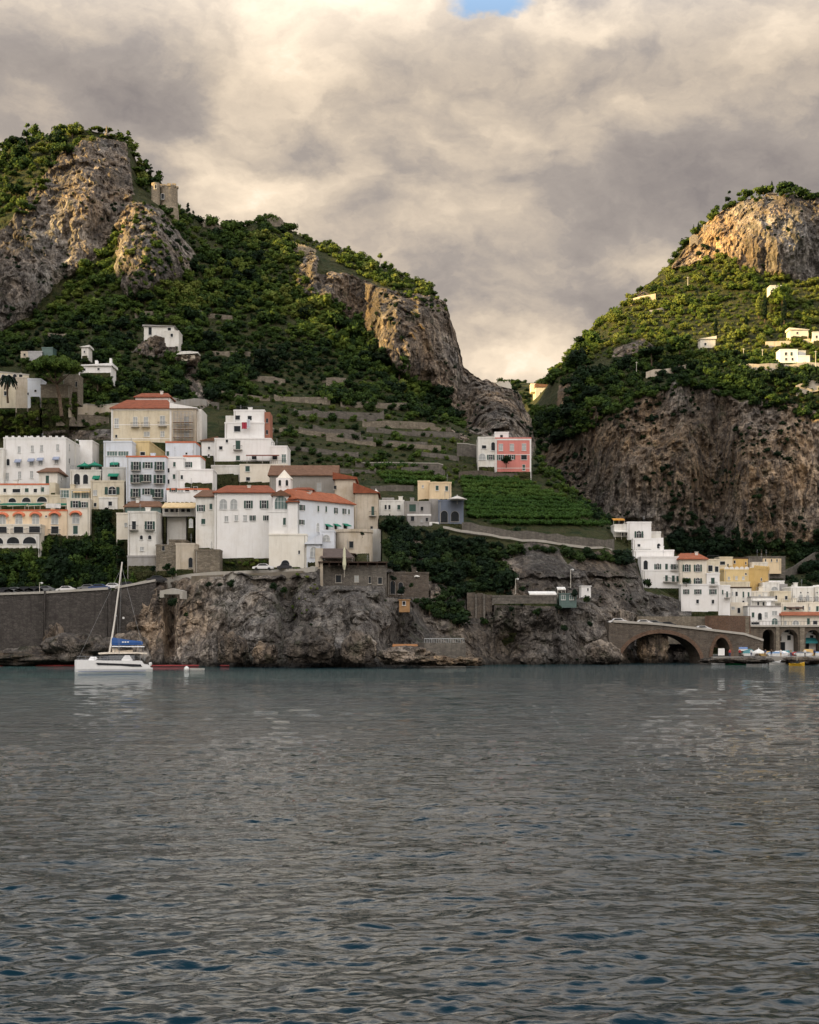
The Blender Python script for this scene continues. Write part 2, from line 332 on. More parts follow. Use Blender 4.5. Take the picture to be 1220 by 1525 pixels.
house('loggia_house', 'white house with arched loggia and balustraded roof terrace below green parasols', 'house', Z1,
  [(425, 612, 576, 692, 340, 8, WHITE2, dict(rail=1))], [(0, 467, 625, 36, 66, 'pa'), (0, 519, 625, 30, 58, 'pa'), (0, 586, 628, 26, 42, 'pw')])
house('conservatory', 'glazed veranda with cream awning on a beige base', 'veranda', Z1,
  [(365, 545, 690, 752, 336, 5, BEIGE, {})], [(0, 393, 714, 50, 44, 't'), (0, 460, 718, 50, 44, 't'), (0, 515, 718, 44, 44, 't')])
house('narrow_house', 'tall narrow house with bluish upper floors, green awning and beige lower floors', 'house', Z1,
  [(628, 800, 402, 560, 344, 8, BLUEW, {}), (620, 762, 560, 648, 338, 8, LGREY, {}), (550, 752, 642, 805, 333, 10, BEIGE, {}), (600, 712, 742, 800, 332.6, 5, WHITE2, {})],
  [(0, 695, 542, 30, 32, 'gw'), (0, 680, 470, 60, 26, 't'), (0, 748, 470, 60, 26, 't'), (1, 690, 612, 46, 36, 'pw'), (2, 680, 693, 46, 48, 'ga'), (3, 668, 773, 22, 26, 'p'), (2, 577, 780, 16, 22, 'p'), (2, 577, 707, 20, 30, 'l')])
house('yellow_penthouse', 'plain yellow block with flat roof set behind the blue and white hotel', 'house', Z1,
  [(700, 905, 402, 485, 349, 22, YELLOW, {})], [(0, 865, 470, 28, 20, 'p'), (0, 740, 440, 14, 16, 'p')])
house('balcony_hotel', 'bluish white hotel with three rows of green shuttered balcony windows', 'hotel', Z1,
  [(765, 1003, 492, 758, 332, 10, BLUEW, dict(trim=TRIMR)), (1003, 1110, 498, 740, 335, 9, WHITE, {}), (1110, 1215, 490, 572, 338, 8, WHITE, dict(trim=TRIMR)), (1003, 1185, 405, 495, 350, 8, BLUEW, dict(trim=TRIMR)), (1075, 1290, 572, 645, 334, 7, WHITE, {}), (1010, 1262, 690, 762, 327, 8, WHITE, dict(trim=TRIMR))],
  [(0, 825, 545, 30, 50, 'gb'), (0, 895, 540, 30, 36, 'g'), (0, 967, 545, 30, 50, 'gb'), (0, 825, 622, 34, 50, 'gb'), (0, 888, 618, 30, 42, 'gb'), (0, 967, 625, 36, 52, 'gb'), (0, 822, 708, 30, 50, 'gb'), (0, 893, 700, 30, 36, 'g'), (0, 957, 710, 34, 50, 'gb'),
   (1, 1057, 535, 14, 28, 'c'), (2, 1140, 537, 24, 32, 'g'), (1, 1055, 610, 15, 28, 'c'), (4, 1102, 613, 14, 24, 'p'), (1, 1020, 572, 14, 26, 'p'), (1, 1020, 640, 14, 26, 'p'), (5, 1050, 690, 22, 22, 'g'), (5, 1095, 692, 30, 22, 'l'), (5, 1135, 688, 26, 22, 'p'), (5, 1185, 684, 22, 24, 'p'), (3, 1017, 470, 16, 28, 'c'), (3, 1130, 470, 12, 12, 'p')])
house('canopy_terrace', 'brown tiled terrace roof with green glass below it, under the balcony hotel', 'terrace', Z1,
  [(760, 975, 792, 832, 320, 5, TEAL, dict(roof=('hip', 36, ROOFB), sink=0))], [])
house('tower_house', 'tall plain white house with two small balconies on a grey rock base', 'house', Z1,
  [(775, 946, 828, 1097, 312, 10, WHITE2, {}), (772, 948, 1097, 1148, 311.5, 10, GREYP, {}), (706, 775, 838, 988, 316, 8, CREAM, {})],
  [(0, 812, 905, 24, 50, 'pb'), (0, 908, 905, 30, 50, 'gb'), (0, 857, 977, 17, 24, 'pa'), (0, 908, 977, 20, 24, 'pa'), (0, 860, 1046, 20, 22, 'l'), (2, 763, 900, 14, 20, 'l')])
house('awning_restaurant', 'restaurant terrace with wide cream awning on top of a tall white wall', 'restaurant', Z1,
  [(985, 1182, 802, 850, 319, 7, LGREY, dict(sink=0)), (1012, 1128, 850, 1030, 321, 6, WHITE2, {})],
  [(0, 1010 + 33 * i, 815, 22, 20, 'p') for i in range(5)])
house('apricot_hotel', 'long apricot hotel with red arched hoods over its balconies above the ivy bank', 'hotel', Z1,
  [(-140, 405, 818, 965, 330, 9, ORANGE, dict(trim=TRIMR)), (405, 545, 750, 965, 330.6, 9, CREAM, {}), (-140, 246, 906, 968, 326, 5, CREAM, {}), (-140, 236, 968, 1040, 325, 6, WHITE2, {})],
  [(0, x, y, 40, 58, 'lar') for x, y in ((15, 872), (115, 868), (217, 868), (333, 866))] + [(1, 460, 862, 40, 58, 'lar'), (0, 333, 933, 44, 44, 'pb'), (1, 458, 932, 28, 50, 'c'), (2, 15, 932, 52, 38, 'pb'), (2, 113, 932, 56, 38, 'pb'), (2, 210, 930, 66, 38, 'pb'),
   (3, 80, 995, 76, 40, 'pa'), (3, 180, 995, 80, 42, 'pa'), (3, -10, 997, 60, 38, 'pa'), (1, 458, 777, 30, 40, 'g'), (1, 508, 780, 26, 32, 'g'), (0, 280, 850, 10, 10, 'p'), (1, 378, 912, 10, 12, 'p')])
house('stepped_house', 'tall stepped white house with red side wall and roof terrace', 'house', Z2,
  [(806, 992, 212, 292, 371, 8, WHITE, dict(rail=1)), (992, 1026, 218, 390, 370.5, 7, BRICKR, {}), (752, 990, 288, 392, 369, 9, WHITE, {}), (757, 806, 240, 290, 372, 6, WHITE2, {}), (690, 1032, 384, 512, 367, 10, WHITE, {}), (1032, 1130, 430, 548, 366, 10, WHITE, dict(rail=1)),
   (612, 700, 392, 482, 369, 9, WHITE, dict(roof=('lean', 2, 26, ROOFB))), (843, 1130, 542, 640, 362, 10, CREAM, dict(rail=1)), (670, 843, 548, 592, 364, 7, WHITE2, {})],
  [(0, 830, 252, 28, 26, 'p'), (0, 903, 255, 24, 26, 'p'), (2, 827, 320, 38, 34, 'p'), (4, 832, 418, 28, 54, 'cb'), (4, 728, 436, 20, 20, 'p'), (6, 657, 436, 12, 16, 'p'), (4, 765, 394, 14, 18, 'p'), (4, 832, 497, 24, 28, 'c'), (4, 930, 495, 28, 20, 'p'), (5, 1055, 495, 28, 22, 'p'),
   (7, 890, 562, 26, 32, 'c'), (7, 893, 624, 24, 22, 'p'), (1, 1008, 270, 12, 24, 'p'), (1, 1008, 340, 12, 24, 'p'), (5, 1110, 500, 24, 50, 't'), (4, 655, 482, 10, 16, 'p')])
house('convent', 'big plain white convent with long red roof and a row of green shuttered windows', 'convent', Z2,
  [(690, 1052, 706, 1100, 314, 12, WHITE, dict(roof=('hip', 46, ROOFR))), (576, 690, 731, 1040, 315, 11, WHITE2, dict(roof=('hip', 42, ROOFB)))],
  [(1, 608, 800, 24, 38, 'g'), (1, 668, 790, 17, 34, 'c'), (1, 622, 881, 24, 32, 'c'), (0, 743, 776, 44, 60, 'lag'), (0, 807, 776, 40, 60, 'lag'), (0, 895, 778, 26, 46, 'g'), (0, 990, 778, 26, 48, 'g'),
   (0, 762, 865, 20, 32, 'l'), (0, 822, 860, 18, 32, 'l'), (0, 875, 860, 20, 34, 'l'), (0, 921, 860, 18, 32, 'g'), (0, 1005, 860, 20, 30, 'g'), (1, 547, 890, 20, 50, 'la')])
house('convent_wing', 'bluish white convent wing with orange red roof and green awnings, right of the glazed gable', 'convent wing', Z3,
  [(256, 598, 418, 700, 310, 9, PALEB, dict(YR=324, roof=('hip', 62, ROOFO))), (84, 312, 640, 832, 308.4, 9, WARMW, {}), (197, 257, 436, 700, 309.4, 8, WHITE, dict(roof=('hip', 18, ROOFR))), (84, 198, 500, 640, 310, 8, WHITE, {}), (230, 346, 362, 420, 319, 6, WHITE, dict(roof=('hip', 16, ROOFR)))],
  [(0, 285, 472, 22, 32, 'g'), (0, 382, 478, 14, 34, 'c'), (0, 430, 481, 14, 34, 'c'), (0, 489, 490, 16, 34, 'g'), (0, 540, 494, 16, 32, 'g'), (0, 568, 497, 14, 30, 'c'), (0, 282, 560, 22, 28, 'g'), (0, 380, 590, 20, 46, 'la'), (0, 435, 590, 22, 30, 'pw'), (0, 487, 588, 22, 30, 'pw'), (0, 545, 586, 30, 28, 'pw'),
   (3, 178, 555, 16, 42, 'c'), (1, 267, 742, 10, 20, 'p'), (4, 318, 382, 10, 12, 'p'), (1, 183, 812, 50, 44, 'pa')])
house('glazed_gable', 'white gable with a large half round green glass window between the convent roofs', 'chapel front', Z3,
  [(108, 205, 398, 500, 311.4, 6, WHITE, dict(roof=('gablef', 34, ROOFB)))], [(0, 157, 440, 74, 80, 'ta')])
house('stair_house', 'pale blue white building with arches stepping down beside the bastion', 'house', Z3,
  [(312, 395, 690, 800, 307.5, 8, BLUEW, dict(roof=('lean', 2, 62, BLUEW))), (395, 480, 618, 720, 309, 8, BLUEW, {})], [(0, 355, 740, 40, 60, 'la'), (1, 432, 655, 40, 36, 'la'), (1, 385, 668, 12, 20, 'p')])
house('bell_tower', 'small white bell tower with pointed cone roof and arched openings', 'bell tower', Z3,
  [(127, 214, 292, 372, 322, 6, WHITE, dict(roof=('cone', 58, CREAM)))], [(0, 150, 322, 15, 36, 'pa'), (0, 193, 322, 15, 36, 'pa')])
house('church', 'old grey church nave with long brown roof and stained cream end wall', 'church', Z3,
  [(88, 492, 276, 405, 345, 14, CONC, dict(roof=('gable', 64, ROOFB))), (482, 606, 298, 610, 334, 12, TAN, dict(roof=('lean', 40, 10, ROOFR))), (606, 744, 382, 610, 332, 12, TAN, dict(roof=('lean', 62, 2, ROOFR))), (700, 762, 600, 800, 331, 6, WHITE2, {})],
  [(0, 388, 347, 26, 50, 'l'), (1, 485, 349, 16, 20, 'p'), (2, 645, 352, 16, 26, 'pa'), (2, 713, 492, 16, 54, 'cb'), (2, 706, 595, 14, 20, 'p'), (3, 706, 700, 10, 60, 'p')])
house('rock_restaurant', 'grey stone restaurant building with dark brown roofed deck on the headland', 'restaurant', Z3,
  [(400, 796, 832, 945, 303, 10, STONE, {}), (420, 600, 752, 800, 307, 6, BSTONE, dict(roof=('lean', 24, 2, BROWNW)))],
  [(0, 505, 903, 32, 44, 'p'), (0, 615, 903, 24, 38, 'l'), (0, 695, 910, 13, 40, 'p'), (0, 757, 914, 24, 40, 'p')])
house('arched_store', 'ruined stone wall building with two tall dark arches below the white tent', 'store', Z3,
  [(798, 1052, 872, 1015, 310, 8, BSTONE, dict(sink=.6))], [(0, 834, 955, 28, 80, 'pa'), (0, 882, 960, 28, 72, 'pa')])
house('ruined_wall', 'tan ruined walls and stair foot between the tower house and the convent', 'ruin', Z2,
  [(335, 455, 1030, 1180, 310, 6, TSTONE, {}), (455, 570, 1022, 1170, 309, 6, TAN, {}), (570, 720, 1060, 1190, 308, 5, TSTONE, {}), (415, 512, 1000, 1030, 312, 6, TSTONE, {})], [(1, 545, 1130, 24, 60, 'pa'), (0, 380, 1040, 16, 36, 'p')])
house('cliff_terrace', 'ribbed stone terrace wall of the clifftop restaurant right of the ravine', 'terrace wall', Z7,
  [(552, 600, 335, 490, 313, 6, BSTONE, dict(sink=.5)), (600, 612, 345, 490, 312.3, 6, STONE, dict(sink=.5)), (612, 650, 338, 490, 313, 6, BSTONE, dict(sink=.5)), (650, 662, 345, 480, 312.3, 6, STONE, dict(sink=.5)), (662, 704, 348, 450, 313, 6, BSTONE, dict(sink=.5)), (704, 1095, 362, 402, 312.4, 6, STONE, dict(sink=.3))], [])
house('white_cottage', 'small white cottage with brown doors left of the white dome', 'cottage', Z4,
  [(97, 252, 516, 600, 350, 7, WHITE2, {}), (120, 190, 502, 520, 352, 4, GREYP, {})], [(0, 140, 550, 12, 26, 'p'), (0, 163, 550, 12, 26, 'p'), (0, 220, 551, 18, 28, 'c')])
house('domed_house', 'grey house with white dome and wide green door', 'house', Z4,
  [(252, 412, 523, 602, 347, 8, GREYP, {}), (272, 414, 602, 665, 346, 8, GREYP, dict(trim=WHITE))], [(0, 303, 555, 40, 44, 'c'), (0, 360, 560, 15, 24, 'p'), (1, 303, 620, 20, 28, 'p'), (1, 390, 626, 14, 22, 'p'), (1, 358, 632, 12, 20, 'l')])
house('yellow_house', 'peach yellow house with double curved roofline', 'house', Z4,
  [(335, 408, 398, 500, 355, 7, PEACH, {}), (406, 538, 406, 500, 352, 8, PEACH, dict(wavy=1))], [(1, 452, 434, 17, 28, 'c'), (1, 510, 437, 17, 28, 'c'), (0, 365, 425, 10, 14, 'l')])
house('arched_house', 'blue grey house with two dark round arches below the peach house', 'house', Z4,
  [(460, 612, 514, 650, 348, 8, BLUEG, {}), (404, 460, 500, 640, 349.4, 7, GREYP, {})], [(0, 495, 608, 42, 72, 'pa'), (0, 560, 606, 48, 62, 'pa')])
house('pink_house', 'pink house with white corner bands and three floors of windows', 'house', Z4,
  [(805, 1022, 136, 335, 398, 9, PINK, dict(band=(WHITE, 9))), (700, 805, 132, 305, 398.3, 9, WHITE2, {}), (802, 885, 102, 137, 399.5, 5, WHITE, {})],
  [(0, 838, 188, 22, 40, 'l'), (0, 905, 188, 22, 40, 'l'), (0, 978, 186, 22, 40, 'l'), (0, 835, 249, 22, 30, 'g'), (0, 903, 247, 22, 28, 'g'), (0, 978, 248, 34, 28, 'p'), (0, 977, 310, 16, 34, 'c'),
   (1, 791, 182, 22, 50, 'pa'), (1, 736, 186, 26, 20, 'p'), (1, 725, 245, 40, 38, 'la'), (1, 777, 248, 22, 30, 'g'), (2, 842, 124, 16, 22, 'p')])
house('cliff_villa', 'white villa with flat roof and arched window at the end of the cliff path', 'villa', ZC,
  [(235, 475, 264, 432, 372, 7, WHITE, dict(trim=WHITE)), (100, 235, 290, 402, 373, 6, WHITE2, {}), (290, 532, 432, 530, 371, 8, WHITE, {}), (475, 572, 362, 432, 375, 6, WHITE2, dict(rail=1)), (532, 598, 412, 530, 374, 6, WHITE, {})],
  [(0, 350, 378, 44, 70, 'gab'), (1, 225, 374, 22, 30, 'p'), (1, 180, 376, 26, 34, 'p'), (2, 350, 490, 28, 26, 'p'), (4, 550, 495, 34, 46, 'pa')])
house('terrace_villa', 'white villa with curved corner, roof terrace and two rows of dark doors', 'villa', ZC,
  [(300, 705, 548, 618, 366, 9, WHITE, {}), (372, 775, 614, 748, 360, 9, WHITE, {}), (390, 772, 748, 920, 359.5, 9, WHITE, {})],
  [(1, 418, 690, 42, 96, 'pa'), (1, 540, 705, 34, 64, 'ga'), (1, 628, 708, 26, 64, 'c'), (1, 700, 710, 28, 60, 'gb'), (1, 752, 702, 28, 40, 'c'), (2, 628, 822, 26, 60, 'cb'), (2, 697, 825, 28, 62, 'cb'), (2, 745, 828, 34, 56, 'c')])
house('tall_white_house', 'tall cream and white house with bright orange tiled roof at the road end', 'house', ZC,
  [(770, 1036, 628, 893, 357, 11, CREAM, dict(roof=('hip', 62, ROOFO))), (775, 1166, 893, 1155, 356, 11, WHITE, {}), (1036, 1166, 782, 893, 356.4, 10, WHITE, dict(wavy1=1)), (1036, 1166, 642, 784, 361, 8, BEIGE, dict(rail=1)), (1166, 1272, 905, 1195, 358, 9, WHITE, {})],
  [(0, 832, 717, 40, 74, 'ga'), (0, 945, 717, 40, 74, 'ga'), (0, 835, 852, 38, 70, 'gab'), (0, 945, 852, 40, 70, 'gab'), (1, 827, 958, 30, 48, 'g'), (1, 945, 958, 36, 48, 'g'), (1, 1097, 958, 36, 50, 'g'), (1, 942, 1056, 26, 38, 'p'), (1, 1097, 1058, 24, 38, 'p'),
   (2, 1096, 857, 36, 80, 'cb'), (3, 1072, 722, 44, 60, 'p'), (3, 1135, 730, 36, 56, 'p'), (4, 1196, 962, 14, 46, 'c'), (4, 1240, 985, 16, 60, 'cb')])
house('monastery', 'ochre yellow monastery with scalloped roof edge behind the right hand houses', 'monastery', ZF,
  [(262, 566, 338, 478, 395, 9, YELLOW, dict(scallop=WHITE2)), (566, 718, 322, 472, 394, 12, OCHRE, dict(YR=402, scallop=OCHRE)), (545, 700, 264, 322, 404, 6, WHITE2, {}), (218, 522, 462, 505, 390, 6, BEIGE, {})],
  [(1, 636, 425, 26, 30, 'pa'), (0, 480, 372, 18, 18, 'p'), (0, 310, 415, 20, 30, 'l'), (0, 385, 412, 20, 34, 'l'), (0, 455, 414, 20, 30, 'l')])
house('beige_block', 'beige block with brown top floor left behind the yellow monastery', 'house', ZF,
  [(215, 348, 210, 305, 405, 7, BEIGE, {}), (345, 502, 218, 305, 407, 7, OCHRE, dict(trim=BROWNW))], [(0, 245, 262, 52, 34, 'p'), (0, 300, 285, 14, 30, 'p'), (1, 367, 250, 18, 30, 'p'), (1, 480, 262, 12, 26, 'p')])
house('stone_house', 'long dark stone house with cream parapet blocks above the yellow monastery', 'house', ZF,
  [(500, 880, 205, 300, 416, 7, STONE, {}), (655, 838, 216, 252, 415, 3, PEACH, {})], [(1, 680, 234, 10, 26, 'p'), (1, 740, 234, 10, 26, 'p'), (1, 795, 234, 10, 26, 'p')])
house('white_townhouse', 'white townhouse with three tall doors right of the tall house', 'townhouse', ZF,
  [(318, 536, 516, 672, 378, 9, WHITE2, dict(trim=BROWNW))], [(0, 387, 573, 22, 44, 'p'), (0, 455, 580, 16, 60, 'c'), (0, 508, 583, 18, 56, 'c'), (0, 455, 652, 20, 22, 'p'), (0, 345, 572, 14, 40, 'l')])
house('cream_townhouse', 'small cream house standing on the bastion wall', 'townhouse', ZF,
  [(326, 500, 672, 792, 370, 8, CREAM, {})], [(0, 410, 740, 28, 52, 'p'), (0, 352, 715, 30, 24, 'l'), (0, 475, 745, 14, 30, 'p')])
house('arched_door_house', 'white house with brown arched niche facing the promenade', 'house', ZF,
  [(500, 836, 706, 893, 365, 10, WHITE, dict(trim=GREYP))], [(0, 553, 785, 25, 50, 'c'), (0, 622, 800, 38, 70, 'pa'), (0, 685, 785, 28, 52, 'l'), (0, 770, 766, 50, 42, 'l'), (0, 772, 850, 58, 64, 'ta'), (0, 575, 870, 80, 24, 'p')])
house('flat_roof_house', 'white flat roofed house with red flowers on its terrace', 'house', ZF,
  [(534, 776, 612, 700, 374, 8, WHITE2, dict(trim=GREYP))], [(0, 605, 672, 18, 34, 'p'), (0, 660, 674, 22, 36, 'p'), (0, 727, 672, 18, 32, 'p')])
house('pale_block', 'plain pale peach block between the white terraces', 'house', ZF, [(540, 766, 556, 612, 384, 8, CREAM, {})], [(0, 620, 590, 20, 18, 'l'), (0, 735, 590, 20, 18, 'l')])
house('vaulted_house', 'white house with a wide shallow arch below the monastery', 'house', ZF,
  [(650, 820, 470, 556, 392, 8, WHITE2, {}), (820, 902, 472, 550, 393, 7, GREYP, {}), (715, 870, 452, 474, 396, 5, WHITE, {})], [(0, 770, 518, 66, 34, 'la')])
house('beige_house', 'narrow beige house with two dark doors', 'house', ZF, [(766, 936, 556, 668, 380, 8, BEIGE, dict(trim=BEIGE))], [(0, 787, 616, 20, 52, 'p'), (0, 888, 612, 26, 36, 'p')])
house('pale_hotel', 'pale grey white hotel block with tiny square attic windows', 'hotel', ZF,
  [(936, 1160, 512, 668, 382, 9, WHITE2, dict(trim=WHITE)), (972, 1000, 478, 512, 385, 3, WHITE2, {})], [(0, 1035, 560, 12, 12, 'p'), (0, 1107, 560, 12, 12, 'p'), (0, 1037, 612, 28, 56, 'lb'), (0, 1105, 616, 28, 54, 'lb'), (0, 965, 612, 20, 40, 'l')])
house('corner_hotel', 'pale white block at the picture edge with a roof stair box', 'hotel', ZF,
  [(1160, 1420, 506, 668, 383, 9, WHITE2, dict(trim=WHITE)), (1190, 1230, 482, 506, 386, 3, WHITE, {})], [(0, 1200, 560, 12, 12, 'p'), (0, 1195, 620, 28, 50, 'lb'), (0, 1290, 620, 28, 50, 'l')])
house('cream_terrace_house', 'cream house with dark awning and terrace rail', 'house', ZF,
  [(836, 1100, 672, 775, 373, 8, CREAM, dict(rail=1))], [(0, 875, 718, 25, 38, 'c'), (0, 1000, 718, 40, 34, 'p'), (0, 1060, 716, 16, 44, 'p'), (0, 930, 722, 30, 24, 'p')])
house('edge_house', 'cream house with green door at the right edge of the picture', 'house', ZF,
  [(1100, 1420, 668, 775, 374, 8, CREAM, {})], [(0, 1122, 720, 18, 34, 'l'), (0, 1203, 722, 26, 50, 'c'), (0, 1290, 722, 26, 50, 'c')])
house('orange_eave_house', 'long cream house with orange tiled eave on the promenade', 'house', ZF,
  [(846, 1420, 786, 893, 364, 9, CREAM, dict(roof=('shedf', 34, ROOFO)))], [(0, 985, 862, 66, 40, 'la'), (0, 1112, 850, 28, 62, 'c'), (0, 1180, 862, 44, 36, 'p'), (0, 880, 862, 20, 36, 'l'), (0, 1260, 862, 44, 36, 'p')])
house('arcaded_villa', 'long beige villa with arched windows behind the umbrella pine', 'villa', ZL,
  [(-260, 165, 335, 560, 402, 10, BEIGE, dict(YR=414, trim=CAPST)), (90, 160, 395, 520, 400, 6, TAN, {})], [(0, 52, 395, 22, 44, 'pa'), (0, 85, 392, 22, 44, 'pa'), (0, 20, 395, 22, 44, 'pa'), (0, 118, 385, 20, 40, 'pa'), (0, 30, 480, 14, 24, 'p')])
house('blue_white_hut', 'small bluish white hut left of the umbrella pine trunk', 'hut', ZL, [(157, 232, 402, 495, 398, 6, BLUEW, {})], [(0, 160, 482, 8, 14, 'p'), (0, 202, 466, 12, 12, 'p')])
house('walled_hut', 'tan stone hut right of the umbrella pine trunk', 'hut', ZL, [(360, 445, 380, 470, 400, 6, TSTONE, {}), (232, 400, 436, 500, 397, 5, TSTONE, {})], [(0, 434, 428, 10, 30, 'p')])
house('long_shed', 'long low white shed with chimneys right of the umbrella pine', 'shed', ZL, [(448, 632, 322, 358, 418, 7, WHITE, dict(roof=('lean', 2, 14, WHITE))), (540, 554, 292, 322, 420, 1.5, WHITE, {}), (622, 634, 280, 322, 420, 1.2, WHITE, {})], [(0, 480, 345, 12, 14, 'p'), (0, 560, 342, 12, 12, 'p')])
house('outcrop_house', 'abandoned white house standing on a bare rock outcrop in the trees', 'house', ZL,
  [(818, 988, 98, 175, 448, 8, WHITE2, dict(roof=('lean', 8, 0, GREYP))), (936, 1016, 130, 212, 446, 7, WHITE2, {})], [(0, 853, 126, 18, 44, 'p'), (0, 962, 116, 18, 18, 'p'), (1, 976, 150, 14, 18, 'p'), (0, 886, 154, 8, 10, 'p')])
house('tiny_hut', 'tiny white hut alone among dark trees left of the outcrop house', 'hut', ZL, [(463, 503, 216, 262, 432, 5, WHITE2, dict(roof=('lean', 0, 10, WHITE2)))], [(0, 480, 244, 8, 12, 'p')])
house('upper_shed', 'tan block and grey greenhouse on the upper left slope', 'shed', ZL, [(118, 160, 240, 276, 440, 5, TAN, {}), (160, 240, 246, 292, 440, 6, METAL, {}), (238, 300, 224, 280, 441, 5, TEAL, {})], [(0, 140, 260, 10, 12, 'p')])
house('slope_farmhouse', 'bright white farmhouse on the road ledge of the right hand mountain', 'farmhouse', ZR,
  [(1060, 1132, 752, 803, 603, 7, WHITE, {}), (1132, 1182, 778, 803, 602, 6, WHITE, {}), (1135, 1165, 758, 780, 606, 4, LGREY, {})], [(0, 1083, 768, 9, 12, 'p'), (0, 1106, 768, 9, 14, 'c'), (0, 1084, 790, 8, 10, 'p'), (0, 1110, 790, 8, 10, 'p')])
house('slope_cottage', 'cream cottage half sunk in trees on the sunlit right hand slope', 'cottage', ZR, [(730, 792, 706, 742, 632, 6, CREAM, dict(roof=('lean', 0, 12, CREAM)))], [(0, 750, 728, 8, 10, 'p')])
house('upper_farm', 'cream farm buildings near the picture edge on the right hand mountain', 'farm', ZR, [(1100, 1176, 668, 694, 632, 6, CREAM, dict(roof=('lean', 8, 0, CREAM))), (1195, 1290, 680, 712, 627, 6, WHITE2, {})], [(0, 1130, 682, 8, 8, 'p'), (1, 1210, 698, 8, 10, 'p')])
house('crest_house', 'little tan house between pines on the summit of the right hand crag', 'house', ZR, [(1006, 1046, 108, 134, 735, 6, TOWERST, dict(roof=('gablef', 8, TAN)))], [(0, 1025, 122, 7, 8, 'p')])
house('crest_ruin', 'square tan ruin near the right end of the summit pines', 'ruin', ZR, [(1128, 1156, 98, 122, 735, 5, TAN, {})], [(0, 1142, 108, 6, 7, 'p')])
house('hidden_villa', 'small white villa among olive trees below the right hand crag', 'villa', ZR, [(1018, 1066, 488, 510, 666, 6, WHITE2, {})], [(0, 1030, 500, 6, 8, 'p'), (0, 1050, 500, 6, 8, 'p')])
house('far_village_house', 'distant beige house with brown roof in the gap between the mountains', 'house', ZR, [(50, 156, 905, 975, 900, 20, BEIGE, dict(roof=('lean', 14, 6, ROOFB))), (30, 50, 892, 915, 905, 8, CREAM, {})], [(0, 70 + 18 * i, 932, 6, 10, 'p') for i in range(5)])
RECT = []      # (pxL, pxR, pyT, pyB, Y) of every front, used to bench the ground behind them
for (nm_, lb_, ct_, Z, vols, wins), _ in H:
    for (xl, xr, yt, yb, Y, D, m, o) in vols:
        (a, t_), (b, b_) = zz(Z, xl, yt), zz(Z, xr, yb); RECT.append((a, b, t_, b_, Y, o.get('YR', Y)))
RECT.append((497, 556, 786, 824, 314, 314))

